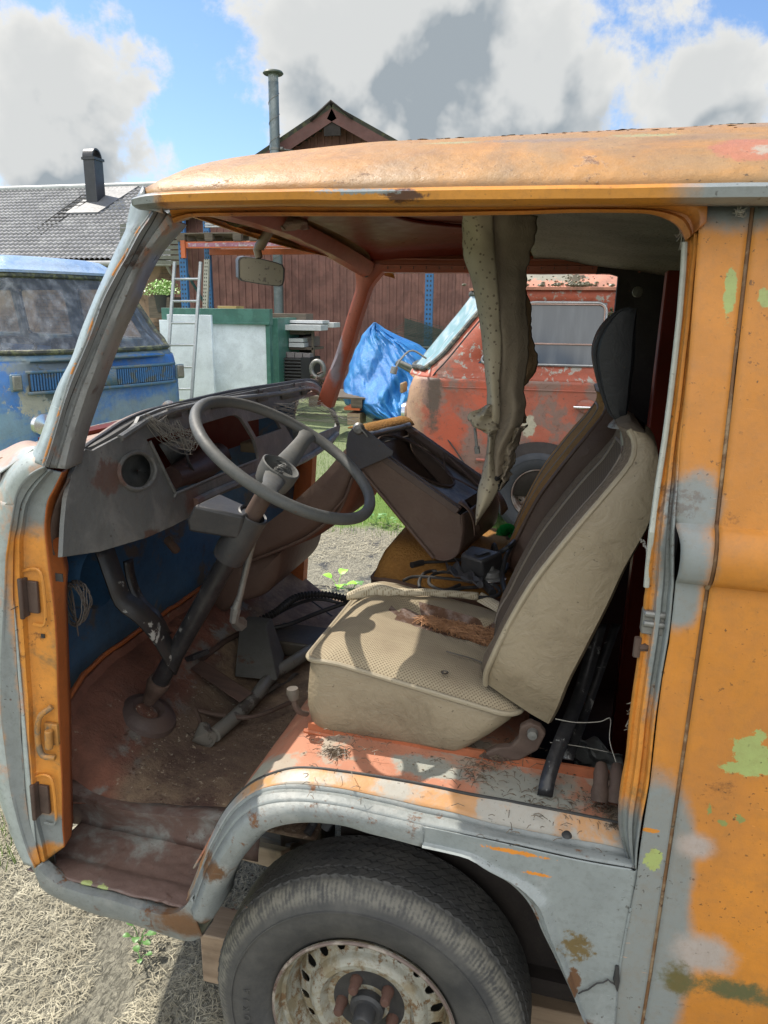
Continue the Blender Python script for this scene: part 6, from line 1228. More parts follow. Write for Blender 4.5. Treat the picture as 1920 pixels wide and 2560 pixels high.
# ================================================================== OTHER VANS
def van_shell(name, label, Mx, mats, spots=None, lod=1, windscreen=True):
    t = empty(name, label, 'van', None, None, Mx)
    H = [(.28, .11, .78), (.36, .05, .82), (.5, .02, .84), (.7, .0, .855), (.95, .01, .86), (1.06, .03, .862), (1.14, .06, .868), (1.165, .08, .872), (1.18, .09, .858), (1.22, .12, .852), (1.28, .17, .843), (1.34, .215, .836), (1.42, .28, .826), (1.5, .345, .815), (1.58, .41, .803), (1.66, .475, .79), (1.72, .52, .783), (1.78, .56, .777), (1.81, .58, .775)]
    XS = [.42, .62, .80, .98, 1.16, 1.22, 1.45, 1.62, 1.66, 1.9, 2.14, 2.38, 2.46, 2.6, 2.8, 3.0, 3.2, 3.4, 3.55, 3.75, 4.0]
    def sx(s_, xf): return s_+(xf-.02)*max(0, 1-(s_-.35)/.9)
    def loop(z, xf, w, inset=0):
        rf = .26+.05*(z > 1.3); pts = []; nf = 14
        for i in range(nf+1):    # front, far to near
            y = (w-rf)*(1-2*i/nf); pts.append((xf-(.07+.09*(z > 1.15))*(1-(y/w)**2), y))
        fr = pts
        cn = [(xf-.03+rf-rf*math.cos(R(a)), -(w-rf)-rf*math.sin(R(a))) for a in range(10, 90, 10)]
        sd_ = [(sx(s_, xf), -w) for s_ in XS]; xr = 4.42; rr = .2
        cr_ = [(xr-rr+rr*math.sin(R(a)), -(w-rr)-rr*math.cos(R(a))) for a in range(15, 90, 15)]
        L1 = cn+sd_+cr_; rear = [(xr, -(w-rr)*(1-2*i/8)) for i in range(9)]
        L2 = [(x, -y) for x, y in L1[::-1]]
        return fr[::1]+L1+rear+L2
    # front first: near corner ... build index map
    lp = [loop(*h) for h in H]; n = len(lp[0]); Vv = []
    for h, l in zip(H, lp): Vv += [Vector((x, y, h[0])) for x, y in l]
    nf = 15; ncn = 8
    def near_idx(s_): return nf+ncn+XS.index(s_)
    holes = []
    zi = {round(h[0], 3): k for k, h in enumerate(H)}
    
    side_w = [(.45, .80), (.98, 1.45)] if False else []
    wins = [(.42, 1.45), (1.66, 2.46), (2.6, 3.4)]
    faces, keep = [], []
    def is_hole(j, k):    # j loop index, k level
        if windscreen and zi[1.22] <= k < zi[1.78] and (j < nf+4 or j >= n-5): return True
        if zi[1.28] <= k < zi[1.72]:
            for a, b in wins:
                ja, jb = near_idx(a), near_idx(b)
                if ja <= j < jb: return True
                fa, fb_ = n-1-(jb-nf), n-1-(ja-nf)
                if fa <= j < fb_: return True
            # rear window
            j0 = nf+ncn+len(XS)+5
            if j0+1 <= j < j0+7: return True
        return False
    low, up_ = [], []
    for k in range(len(H)-1):
        for j in range(n):
            if is_hole(j, k): continue
            (low if H[k][0] < 1.165 else up_).append((k*n+j, k*n+(j+1) % n, (k+1)*n+(j+1) % n, (k+1)*n+j))
    obj('body', Vv, low, mats['low'], t, solid=.02, off=-1, auto=50)
    obj('window_band', Vv, up_, mats['up'], t, solid=.02, off=-1, auto=50)
    # roof with gutter
    def sc_(l, s_, z, dx=0): return [Vector((2.45+(x-2.45)*(1-(1-s_)*.42)+dx, y*s_, z)) for x, y in l]
    top = lp[-1]; ro = [[Vector((x, y, 1.81)) for x, y in top], sc_(top, 1.045, 1.805), sc_(top, 1.05, 1.825), sc_(top, .985, 1.828), sc_(top, .93, 1.875), sc_(top, .84, 1.925), sc_(top, .78, 1.935), sc_(top, .5, 1.955), sc_(top, .02, 1.965)]
    v = [p for r_ in ro for p in r_]; f = [(i*n+j, i*n+(j+1) % n, (i+1)*n+(j+1) % n, (i+1)*n+j) for i in range(len(ro)-1) for j in range(n)]
    obj('roof', v, f, mats['roof'], t, auto=60)
    f0 = [(0.14, -.80, .30), (4.3, -.80, .30), (4.3, .80, .30), (.14, .80, .30)]; m_ = MB(); m_.box((.2, -.8, .42), (4.3, .8, .45)); m_.box((1.45, -.75, .45), (1.5, .75, 1.0)); m_.o('floor_pan', 'dark', t)
    return t, Vv, n, nf, ncn, XS, zi, near_idx, H
def rr_loop(c00, c10, c11, c01, r_=.16, m=7):    # rounded quad from four corners
    c = [Vector(x) for x in (c00, c10, c11, c01)]; o_ = []
    for i in range(4):
        p, a, b = c[i], c[i-1], c[(i+1) % 4]; La, Lb = (a-p), (b-p); ra_ = min(r_, La.length*.4); rb2 = min(r_, Lb.length*.4); s0 = p+La.normalized()*ra_; s1 = p+Lb.normalized()*rb2
        for k in range(m+1): t = k/m; o_.append((1-t)**2*s0+2*t*(1-t)*p+t*t*s1)
    return o_
def glass(name, streak=.4, tint=(.10, .14, .16), refl=.35, dust=.5, alpha=.45, spec=.8):
    q = MT(name); s_ = q.step(q.noise(1, 4, .5, .05, q.vec((16, 16, .5), (R(14), R(20), 0))), .40, .75)
    fi = q.math('MULTIPLY', s_, streak); c = q.mix(fi, tint, (.50, .54, .58)); q.set(q.b.inputs['Alpha'], q.math('ADD', q.math('MULTIPLY', s_, .22), alpha)) if alpha < 1 else None
    return q.done(c, .06, 0, None, spec=spec)
# --- red van
RED = (.38, .085, .045)
def rspot(px_, py_, sx_, sz_, col, e=.2, a=.5, ns=18):
    p = UW(px_, py_, Y=4.54); return (col, (p.x+1.25, -.86, p.z), (sx_, .4, sz_), e, a, ns)
PK = (.46, .19, .12); BR_ = (.22, .12, .085); LI = (.42, .43, .38)
red_low = worn('weathered red paint', (.38, .10, .06), (.23, .14, .115), (.44, .54), 4.5, .45, rust_c=(.17, .085, .06), rust_s=22, dirt=.35, dirt_c=(.15, .10, .08), rough=.6, bump=.5, speck=.8, spots=[((.50, .10, .05), (.62, -.86, 1.0), (.14, .4, .16), .4, .8, 8), ((.44, .09, .045), (.32, -.86, .75), (.14, .4, .2), .4, .8, 8), ((.40, .25, .16), (-.02, -.5, 1.0), (.22, .5, .6), .25, .4, 7), ((.42, .39, .30), (.96, -.86, .83), (.05, .4, .08), .1, .3, 20), ((.10, .07, .055), (.24, -.86, 1.05), (.05, .3, .25), .4, .7, 16)])
red_up = worn('lichened red paint', RED, (.36, .34, .30), (.54, .60), 15, .3, rust_c=(.11, .06, .045), dirt=.3, rough=.6, bump=.5, speck=.8, spots=[(LI, (1.60, -.83, 1.66), (.07, .3, .07), .3, .9, 26), ((.25, .12, .09), (.30, -.8, 1.45), (.09, .3, .3), .4, .8, 20)])
red_roof = worn('faded pink roof', (.50, .22, .15), (.36, .17, .12), (.5, .65), 4, .2, dirt=.3, dirt_c=(.10, .085, .05), rough=.5, spots=[((.24, .23, .18), (1.0, -.65, 1.90), (.30, .12, .045), .2, .8, 16), ((.06, .05, .025), (1.22, -.66, 1.88), (.07, .1, .04), .2, .8, 30), ((.08, .07, .03), (1.65, -.79, 1.82), (.12, .06, .025), .2, .9, 40)])
rv, Vv, n, nf, ncn, XS, zi, ni, HH = van_shell('red_van', 'lichen-covered red van parked beyond the cab, facing left', Matrix.Translation((-1.25, 5.42, 0)), {'low': red_low, 'up': red_up, 'roof': red_roof})
def side_glass(t, Vv, n, nf, ni, zi, a, b, mat, frame, z0=1.28, z1=1.72, far=False, name='window', dy=-.004, split=None):
    def P(s_, z): j = ni(s_); p = Vv[zi[z]*n+j].copy(); return Vector((p.x, -p.y if far else p.y, p.z))
    c = [P(a, z0), P(b, z0), P(b, z1), P(a, z1)]; o_ = Vector((0, dy if not far else -dy, 0)); l = [p+o_ for p in rr_loop(*c, r_=.075)]
    w = obj(name, [p-o_*1.2 for p in [c[0], c[1], c[2], c[3]]], [(0, 1, 2, 3)], mat, t, smooth=False)
    m_ = MB(); m_.tube(l, .010, 8, closed=True); m_.o('frame', frame, w)
    if split is not None:
        zz = z0+(z1-z0)*split; f_ = lambda u, v: (c[0].lerp(c[3], v)).lerp(c[1].lerp(c[2], v), u)+o_*1.5
        ll = rr_loop(f_(.0, split), f_(.98, split), f_(.98, .97), f_(.0, .97), r_=.05); m_ = MB(); m_.tube(ll, .006, 6, closed=True); m_.o('sash', worn('pale sash', (.42, .28, .24), None, rust=0), w)
    return w
gl_r = glass('cloudy side glass', .06, (.03, .04, .055), alpha=1)
gl_t = glass('grey green windscreen glass', .9, (.20, .32, .32), alpha=1)
fr_m = worn('dull window trim', (.30, .31, .32), None, rust=.2, dirt=.4, rough=.3, metal=.6)
side_glass(rv, Vv, n, nf, ni, zi, .42, 1.45, gl_r, fr_m, split=.34)
side_glass(rv, Vv, n, nf, ni, zi, 1.66, 2.46, gl_r, fr_m); side_glass(rv, Vv, n, nf, ni, zi, 2.6, 3.4, gl_r, fr_m)
for a, b in ((.42, 1.45), (1.66, 2.46), (2.6, 3.4)): side_glass(rv, Vv, n, nf, ni, zi, a, b, gl_r, fr_m, far=True)
def windscreen(t, Vv, n, nf, zi, mat, frame):
    ks = [zi[z] for z in (1.22, 1.28, 1.34, 1.42, 1.5, 1.58, 1.66, 1.72, 1.78)]
    sq = list(range(n-5, n))+list(range(nf+5)); w_ = len(sq); vs_ = [Vv[k*n+j]+Vector((-.004, 0, .002)) for k in ks for j in sq]; f = [(i*w_+j, i*w_+j+1, (i+1)*w_+j+1, (i+1)*w_+j) for i in range(len(ks)-1) for j in range(w_-1)]
    w = obj('windscreen', vs_, f, mat, t)
    edge = [Vv[ks[0]*n+j] for j in sq[1:-1]]+[Vv[k*n+sq[-1]] for k in ks[1:-1]]+[Vv[ks[-1]*n+j] for j in sq[-2:0:-1]]+[Vv[k*n+sq[0]] for k in ks[-2:0:-1]]
    m_ = MB(); m_.tube([p+Vector((-.006, 0, .003)) for p in edge], .022, 8, closed=True); m_.o('rubber_seal', frame, w); return w
windscreen(rv, Vv, n, nf, zi, gl_t, worn('mossy rubber', (.05, .055, .05), (.16, .15, .11), (.5, .6), 20, 0, dirt=.3))
def line(t, pts, r_, name, mat): m_ = MB(); m_.tube([Vector(p) for p in pts], r_, 6); return m_.o(name, mat, t)
line(rv, crom([(.56, -.858, .42), (.42, -.866, .62), (.20, -.80, .9), (.20, -.82, 1.12), (.24, -.845, 1.2), (.33, -.848, 1.30), (.55, -.815, 1.58), (.72, -.786, 1.78)], 40), .006, 'door_gap', 'rubber')
line(rv, [(1.56, -.868, .55), (1.56, -.868, 1.22), (1.56, -.855, 1.3), (1.56, -.782, 1.78)], .005, 'door_gap', 'rubber')
line(rv, [(1.86, -.868, .5), (1.86, -.868, 1.22), (1.86, -.855, 1.3), (1.86, -.782, 1.78)], .004, 'door_gap', 'rubber')
line(rv, [(.30, -.866, 1.10), (.8, -.868, 1.10), (1.55, -.868, 1.10)], .005, 'door_crease', red_low)
line(rv, [(.58, -.866, .56), (1.0, -.868, .56), (1.55, -.868, .56)], .012, 'door_sill', worn('pink sill', (.34, .10, .07), None, rust=.3), )
m_ = MB(); m_.lathe([(.055, 0), (.05, .012), (.03, .02), (0, .022)], 24, Matrix.Translation((1.36, -.868, .995)) @ Matrix.Diagonal((1.3, -1, .9, 1))); dh = m_.o('door_handle', red_low, rv)
m_ = MB(); m_.tube([(1.27, -.90, .99), (1.33, -.905, .99), (1.42, -.89, .99)], [.010, .011, .008], 10); m_.o('handle_grip', 'chrome', dh)
m_ = MB(); m_.tube(crom([(.16, -.78, 1.30), (.05, -.80, 1.36), (-.02, -.86, 1.30), (-.06, -.90, 1.22)], 12), .008, 6); m_.tube([(-.06, -.90, 1.24), (-.07, -.91, 1.19)], .026, 10); m_.o('wing_mirror', 'steel', rv)
m_ = MB(); m_.lathe([(.0, -.02), (.08, -.01), (.09, .02), (.07, .05)], 28, Matrix.Translation((-.045, -.60, .86)) @ Matrix.Rotation(R(-90), 4, 'Z')); m_.o('headlight', 'chrome', rv)
m_ = MB(); m_.box((-.07, -.67, 1.02), (-.04, -.52, 1.10)); m_.o('indicator', worn('dirty lens', (.3, .2, .1), None, rust=.3), rv, bevel=.01)
m_ = MB(); m_.tube(crom([(-.12, -.86, .50), (-.15, -.5, .50), (-.16, 0, .50), (-.15, .5, .50), (-.12, .86, .50)], 24), .055, 12); m_.o('bumper', worn('grey white bumper', (.42, .43, .43), None, rust=.2, dirt=.3), rv)
def arch_disc(t, x, side=-1):
    m_ = MB(); pr = [(x+.40*math.cos(R(a)), side*.872, .36+.36*math.sin(R(a))) for a in range(-10, 191, 8)]; cc = Vector((x, side*.874, .30))
    m_.add([cc]+pr, [(0, i, i+1) for i in range(1, len(pr))]); return m_.o('wheel_well', 'dark', t, solid=.004)
def far_wheel(t, x, side, mats=('tyre', 'rim')):
    w = build_wheel(t, Vector((x, side*.80, .315)), .325, 0, mats, hi=False, sgn=-side); return w
M['rim_red'] = worn('grey pink rim', (.22, .19, .175), (.15, .10, .08), (.45, .6), 20, .4, rust_c=(.10, .06, .05), dirt=.4)
M['tyre_blue'] = worn('old black tyre', (.03, .034, .042), None, rust=0, dirt=.3, dirt_c=(.06, .06, .06), rough=.8)
for x_ in (1.05, 3.45):
    arch_disc(rv, x_); w_ = build_wheel(rv, Vector((x_, -.895, .32)), .33, 0, ('tyre_blue', 'rim_red'), hi=False, sgn=1)
m_ = MB()
for i in range(130):
    a = random.random(); p = Vector((random.choice([1.0+random.gauss(0, .18), 1.62+random.gauss(0, .14), 1.24+random.gauss(0, .05)]), 0, 0)); p.y = -.80+random.random()*.14; p.z = 1.833+max(0, (p.y+.76))*.72; s_ = random.uniform(.006, .02)
    m_.add([p+Vector((s_*math.cos(t_)*1.3, s_*.5*math.sin(t_), s_*.7*math.sin(t_)+.006)) for t_ in (0, 1.2, 2.4, 3.6, 4.8)]+[p+Vector((0, -.012, .012))], [(0, 1, 5), (1, 2, 5), (2, 3, 5), (3, 4, 5), (4, 0, 5)])
for i in range(90):
    z = 1.30+.38*random.random(); p = Vector((1.475+random.gauss(0, .008), -.846+.062*(z-1.3)/.4, z)); s_ = random.uniform(.006, .016); m_.add([p+Vector((s_*math.cos(t_), -.006, s_*math.sin(t_))) for t_ in (0, 1.2, 2.4, 3.6, 4.8)]+[p+Vector((0, -.02, 0))], [(0, 1, 5), (1, 2, 5), (2, 3, 5), (3, 4, 5), (4, 0, 5)])
m_.o('moss', worn('moss', (.06, .055, .025), (.12, .11, .06), (.45, .6), 40, 0), rv)['kind'] = 'stuff'
# --- blue van, turned so its front looks towards the yard
BL = (.045, .16, .40)
bl_low = worn('peeling blue paint', (.03, .15, .44), (.15, .25, .35), (.45, .6), 2.2, .2, rust_c=(.30, .22, .16), rust_s=6, dirt=.5, dirt_c=(.11, .13, .14), rough=.4, bump=.4, streak=.3, spots=[((.16, .20, .22), (-.05, -.35, 1.17), (.2, .6, .10), .3, .7, 7), ((.34, .34, .28), (.0, -.62, .86), (.2, .12, .12), .12, .9, 9), ((.19, .27, .33), (.0, .3, .72), (.2, .6, .12), .5, .6, 6), ((.10, .12, .10), (.0, -.50, .98), (.2, .10, .10), .1, .9, 10), ((.40, .33, .24), (.0, -.1, 1.19), (.2, .12, .02), .1, .9, 18)])
bl_up = worn('faded blue pillar paint', (.10, .18, .26), (.20, .24, .24), (.45, .6), 6, .3, dirt=.5, dirt_c=(.08, .09, .08), rough=.45)
bl_roof = worn('pale blue roof', (.26, .38, .58), (.36, .46, .60), (.45, .6), 3, .3, rust_c=(.08, .08, .06), rust_s=30, dirt=.3, rough=.25, speck=1)
pl, pr_ = Vector((-3.88, 3.52, .10)), Vector((-3.29, 5.02, .10)); fx = (pr_-pl).normalized(); back = Vector((-fx.y, fx.x, 0)); mid = (pl+pr_)/2+back*.06
Mb = Matrix((back, fx, Vector((0, 0, 1)))).transposed().to_4x4(); Mb.translation = mid
bv, Vb, n, nf, ncn, XS, zi, ni, HH = van_shell('blue_van', 'peeling blue van with a streaked windscreen at the left edge', Mb, {'low': bl_low, 'up': bl_up, 'roof': bl_roof})
gl_b = glass('streaked windscreen glass', .5, (.20, .22, .26), alpha=.28, spec=.25); gl_s = glass('clear dusty glass', .5, (.2, .24, .25), alpha=.3)
windscreen(bv, Vb, n, nf, zi, gl_b, worn('mossy black seal', (.03, .035, .03), (.12, .13, .06), (.45, .6), 24, 0, dirt=.2))
for a, b in ((.42, 1.45), (1.66, 2.46), (2.6, 3.4)):
    side_glass(bv, Vb, n, nf, ni, zi, a, b, gl_s, 'rubber'); side_glass(bv, Vb, n, nf, ni, zi, a, b, gl_s, 'rubber', far=True)
def grille(y0, y1):
    m_ = MB(); zc0, zc1 = .955, 1.075; k = int((y1-y0)/.0215)
    for i in range(k+1): y = y0+(y1-y0)*i/k; x = -.075+.07*(y/.86)**2-.0; m_.box((x-.014, y-.0055, zc0), (x+.006, y+.0055, zc1))
    return m_
gr = MB(); v_, f_ = grid(lambda a, b: Vector((-.083+.07*((-.66+1.32*a)/.86)**2+.006, -.66+1.32*a, .93+.17*b)), 30, 4); g0 = obj('grille_panel', v_, f_, 'rubber', bv, solid=.004)
for a, b in ((-.64, -.05), (.05, .64)): grille(a, b).o('grille_slats', worn('blue slats', (.05, .16, .36), (.12, .15, .16), (.5, .6), 12, .2, dirt=.2), g0)
m_ = MB()
for (y0, y1, z0, z1) in ((-.68, .68, 1.078, 1.10), (-.68, .68, .925, .95), (-.05, .05, .95, 1.08)): 
    v_, f_ = grid(lambda a, b: Vector((-.092+.07*((y0+(y1-y0)*a)/.86)**2, y0+(y1-y0)*a, z0+(z1-z0)*b)), 24, 3); m_.add(v_, f_)
m_.o('grille_frame', worn('blue grey frame', (.07, .16, .27), (.16, .19, .20), (.45, .6), 10, .2, dirt=.3), g0, solid=.008)
for s_ in (-1, 1):
    m_ = MB(); m_.box((-.045, s_*.745-.035, .965), (.0, s_*.745+.035, 1.07)); i_ = m_.o('indicator', worn('grey lens', (.22, .22, .19), None, rust=.2, dirt=.5, rough=.3), bv, bevel=.01)
    m_ = MB(); m_.box((-.032, s_*.745-.044, .955), (-.005, s_*.745+.044, 1.08)); m_.o('bezel', bl_up, i_, bevel=.01)
    m_ = MB(); m_.lathe([(0, -.03), (.08, -.015), (.095, .02), (.10, .04)], 30, Matrix.Translation((-.03, s_*.58, .70)) @ Matrix.Rotation(R(-90), 4, 'Z')); m_.o('headlight', 'chrome', bv)
line(bv, [(.28, -.855, .5), (.18, -.82, .85), (.20, -.84, 1.10), (.26, -.865, 1.22)], .006, 'door_gap', 'rubber')
for x_ in (.95, 3.4):
    arch_disc(bv, x_); w_ = build_wheel(bv, Vector((x_, -.88, .32)), .33, 0, ('tyre_blue', 'rim_red'), hi=False, sgn=1); build_wheel(bv, Vector((x_, .88, .32)), .33, 0, ('tyre_blue', 'rim_red'), hi=False, sgn=-1)
m_ = MB(); m_.tube([(-.02+.8, -.45, 1.05), (.55, -.45, 1.22)], .02, 8); m_.tube([Vector((.50+.06*math.cos(a)*.5, -.45+.19*math.cos(a+1.57), 1.25+.07*math.sin(a+1.57)+.0)) for a in [2*math.pi*i/24 for i in range(24)]], .012, 6, closed=True); m_.o('steering_wheel', 'rubber', bv)
m_ = MB(); m_.box((1.0, -.72, .6), (1.15, -.25, 1.28)); m_.box((1.0, .25, .6), (1.15, .72, 1.28)); m_.o('seat', 'dark_vinyl', bv, bevel=.04)
m_ = MB()
for i in range(60): 
    s_ = random.uniform(.01, .03)
# ================================================================== BUILDINGS
barn_c = (.135, .048, .038)
M['barn'] = worn('dark red timber', (.24, .118, .10), (.165, .08, .07), (.45, .6), 2, 0, dirt=.2, dirt_c=(.06, .04, .035), rough=.8, streak=.3)
M['barn_trim'] = worn('dark red trim', (.12, .052, .046), None, rust=0, dirt=.2, rough=.7)
BY = 14.0
pk = UW(846, 290, Y=BY); lw = UW(452, 640, Y=BY); half = pk.x-lw.x; e1 = UW(664, 382, Y=BY-.35)
barn = empty('red_barn', 'dark red timber barn with a steep gable behind the yard', 'barn', None, None, Matrix.Translation((pk.x, BY, 0)))
slope = (UW(846, 262, Y=BY-.4).z-UW(1006, 352, Y=BY-.4).z)/(UW(1006, 352, Y=BY-.4).x-UW(846, 262, Y=BY-.4).x)
zt_ = pk.z; hw = half+.2
def wall_h(x): return zt_-abs(x)*slope-.12
m_ = MB(); bw = .145; k = int(2*hw/bw)
for i in range(k):
    x0 = -hw+i*bw; h_ = min(wall_h(x0), wall_h(x0+bw)); m_.box((x0, 0, 0), (x0+bw-.004, .03, h_+.1))
    if i % 1 == 0: m_.box((x0-.020, -.022, 0), (x0+.028, .002, min(wall_h(x0), wall_h(x0+.03))+.06))
m_.box((-hw, .03, 0), (hw, .1, wall_h(hw)))
m_.o('board_wall', 'barn', barn, smooth=False)
m_ = MB(); m_.box((-hw, .03, 0), (-hw+.05, 9, wall_h(hw))); m_.box((hw-.05, .03, 0), (hw, 9, wall_h(hw))); m_.box((-hw, 8.95, 0), (hw, 9, wall_h(hw))); m_.o('outer_wall', 'barn', barn)
for s_ in (-1, 1):
    ov = hw+.35; a = Vector((0, -.42, zt_+.04)); b = Vector((s_*ov, -.42, zt_+.04-ov*slope)); nn_ = Vector((-s_*slope, 0, -1)).normalized()
    m_ = MB(); m_.hexa([a+nn_*.20, b+nn_*.20, b+nn_*.20+Vector((0, .03, 0)), a+nn_*.20+Vector((0, .03, 0)), a, b, b+Vector((0, .03, 0)), a+Vector((0, .03, 0))]); m_.o('bargeboard', 'barn_trim', barn)
    m_ = MB(); a2, b2_ = a+Vector((0, .0, .0)), b; D9 = Vector((0, 9.8, 0)); m_.hexa([a2, b2_, b2_+D9, a2+D9, a2-nn_*.07+Vector((0, -.03, 0)), b2_-nn_*.07+Vector((0, -.03, 0)), b2_-nn_*.07+D9, a2-nn_*.07+D9]); m_.o('roof_slope', worn('mossy dark roof', (.045, .045, .04), (.09, .09, .05), (.5, .6), 9, 0, dirt=.3), barn)
m_ = MB(); m_.box((-.16, -.40, zt_-.42), (.16, -.35, zt_-.02)); z_ = zt_+.10; m_.add([(-.42, -.48, z_-.42*slope-.02), (0, -.48, z_+.07), (.42, -.48, z_-.42*slope-.02), (-.42, 9.4, z_-.42*slope-.02), (0, 9.4, z_+.07), (.42, 9.4, z_-.42*slope-.02)], [(0, 1, 4, 3), (1, 2, 5, 4)]); m_.o('ridge_cap', 'dark', barn, solid=.04)
# soffit seen left of the rack
m_ = MB()
for i in range(9): m_.hexa([UW(*p[:2], Y=p[2])-Vector((pk.x, BY, 0)) for p in ((300, 560+i*11, 14.2), (450, 548+i*13, 13.0), (450, 558+i*13, 13.0), (300, 569+i*11, 14.2), (300, 560+i*11, 14.3), (450, 548+i*13, 13.1), (450, 558+i*13, 13.1), (300, 569+i*11, 14.3))])
m_.o('soffit', worn('olive soffit boards', (.085, .08, .045), None, rust=0, dirt=.3), barn)
# flue pipe
fp = UW(688, 395, Y=13.4); ft = UW(683, 205, Y=13.4)
flue = empty('flue_pipe', 'tall galvanised flue pipe with a flat cap rising beside the gable', 'flue', None, None, Matrix.Translation((fp.x, 13.4, 0)))
gal = worn('galvanised pipe', (.16, .19, .20), (.22, .25, .26), (.5, .6), 3, 0, dirt=.3, rough=.4, metal=.3)
m_ = MB(); m_.tube([(0, 0, 0), (0, 0, ft.z)], .095, 24); m_.o('pipe', gal, flue)
m_ = MB(); m_.tube([Vector((.098*math.cos(a), .098*math.sin(a), 2+a*.055)) for a in [i*.35 for i in range(int((ft.z-2.05)/.055/.35))]], .006, 5); m_.o('spiral_seam', 'steel', flue)
m_ = MB(); m_.tube([(0, 0, ft.z), (0, 0, ft.z+.13)], .092, 20); m_.o('mesh_collar', worn('pale mesh', (.38, .42, .43), (.2, .22, .23), (.45, .55), 60, 0), flue)
m_ = MB(); m_.tube([(0, 0, ft.z+.12), (0, 0, ft.z+.14), (0, 0, ft.z+.17), (0, 0, ft.z+.19)], [.17, .19, .17, .04], 28); m_.o('cap', worn('green grey cap', (.07, .09, .07), None, rust=0, dirt=.2), flue)
m_ = MB(); m_.tube([(0, 0, fp.z+.13), (0, 0, fp.z+.17)], .105, 20); m_.tube([(.1, 0, fp.z+.15), (.5, .5, fp.z+.15)], .02, 8); m_.tube([(.12, -.02, fp.z+.15), (.17, -.02, fp.z+.15)], .035, 10); m_.o('bracket', 'steel', flue)
# tiled house
house = empty('tiled_house', 'house with a dark pantile roof behind the blue van', 'house')
rl_, rr_ = UW(30, 478, Y=21), UW(560, 462, Y=21); el, er = UW(-120, 640, Y=17), UW(560, 652, Y=17)
rz = (rl_.z+rr_.z)/2; ez = er.z; X0, X1 = -21.5, rr_.x+1.5
NT, NR = 84, 22
def tile(a, b):
    pass
vs_, fs_ = [], []; cu = 6; cols = NT*cu
for r_ in range(NR):
    for e_ in (0, 1):
        t = (r_+e_)/NR; y = 17+(21-17)*t; z = ez+(rz-ez)*t+(.045 if e_ == 0 else 0.0)
        for c in range(cols+1):
            ph = (c/cu) % 1; x = X0+(X1-X0)*c/cols; zz = z+.055*abs(math.sin(math.pi*ph))**.8; x_s = x
            vs_.append((x_s, y, zz))
nc = cols+1
for r_ in range(NR*2-1):
    for c in range(cols): fs_.append((r_*nc+c, r_*nc+c+1, (r_+1)*nc+c+1, (r_+1)*nc+c))
rf = obj('tile_roof', vs_, fs_, worn('dark concrete tiles', (.22, .22, .225), (.30, .30, .30), (.5, .6), 1.2, 0, dirt=.2, rough=.5), house, auto=50)
m_ = MB(); m_.tube([(X0, 21, rz+.05), (X1, 21, rz+.05)], .10, 10); m_.hexa([(X0-.1, 17, ez-.1), (X0, 17, ez-.1), (X0, 21, rz-.1), (X0-.1, 21, rz-.1), (X0-.1, 17, ez+.15), (X0, 17, ez+.15), (X0, 21, rz+.15), (X0-.1, 21, rz+.15)]); m_.o('ridge', worn('pale ridge flashing', (.40, .42, .42), None, rust=0, dirt=.2), rf)
m_ = MB(); m_.hexa([(X0, 21, ez), (X1, 21, ez), (X1, 25, ez), (X0, 25, ez), (X0, 21, rz), (X1, 21, rz), (X1, 21.1, rz), (X0, 21.1, rz)]); m_.box((X0+.2, 17.6, 0), (X1-.2, 24.6, ez-.02)); 
hw_m = MT('rough stone and brick wall'); bt_ = hw_m.N('ShaderNodeTexBrick'); hw_m.L(hw_m.vec((1, 1, 1), (R(90), 0, 0)), bt_.inputs['Vector']); bt_.inputs['Scale'].default_value = 2.6; bt_.inputs['Color1'].default_value = (.10, .07, .05, 1); bt_.inputs['Color2'].default_value = (.16, .11, .075, 1); bt_.inputs['Mortar'].default_value = (.05, .04, .035, 1)
hwm = hw_m.done(hw_m.mix(hw_m.step(hw_m.noise(.9, 6, .6, .5), .45, .6), bt_.outputs['Color'], (.30, .21, .15)), .9, 0, hw_m.noise(9, 6), .6, .03); m_.o('wall', hwm, house)
m_ = MB(); m_.tube([(X0, 16.9, ez-.06), (X1, 16.9, ez-.06)], .07, 8); gx = UW(415, 660, Y=16.9).x; m_.tube([(gx, 16.9, ez-.06), (gx, 17.1, ez-.25), (gx, 17.5, ez-.5), (gx, 17.5, 0)], .05, 8); m_.o('gutter', worn('pale grey gutter', (.36, .37, .38), None, rust=0, dirt=.3), house)
ch0, ch1 = UW(229, 503, Y=20.2), UW(270, 497, Y=20.2); ct_ = UW(224, 402, Y=20.2)
m_ = MB(); xw = ch1.x-ch0.x; cx0 = (ch0.x+ct_.x)/2; m_.box((cx0, 19.9, ez+.6), (cx0+xw*.66, 20.35, ct_.z)); chm = m_.o('chimney', worn('dark sheet metal', (.035, .037, .045), None, rust=0, dirt=.2, rough=.4), house, bevel=.02)
m_ = MB(); m_.box((cx0-.03, 19.87, ct_.z-.02), (cx0+xw*.66+.03, 20.38, ct_.z+.05)); 
for i in range(13): a0, a1 = math.pi*i/13, math.pi*(i+1)/13; cyc = 20.1; m_.hexa([(cx0+.02, cyc-.24*math.cos(a0), ct_.z+.05+.26*math.sin(a0)), (cx0+xw*.62, cyc-.24*math.cos(a0), ct_.z+.05+.26*math.sin(a0)), (cx0+xw*.62, cyc-.24*math.cos(a1), ct_.z+.05+.26*math.sin(a1)), (cx0+.02, cyc-.24*math.cos(a1), ct_.z+.05+.26*math.sin(a1)), (cx0+.02, cyc-.21*math.cos(a0), ct_.z+.04+.22*math.sin(a0)), (cx0+xw*.62, cyc-.21*math.cos(a0), ct_.z+.04+.22*math.sin(a0)), (cx0+xw*.62, cyc-.21*math.cos(a1), ct_.z+.04+.22*math.sin(a1)), (cx0+.02, cyc-.21*math.cos(a1), ct_.z+.04+.22*math.sin(a1))])
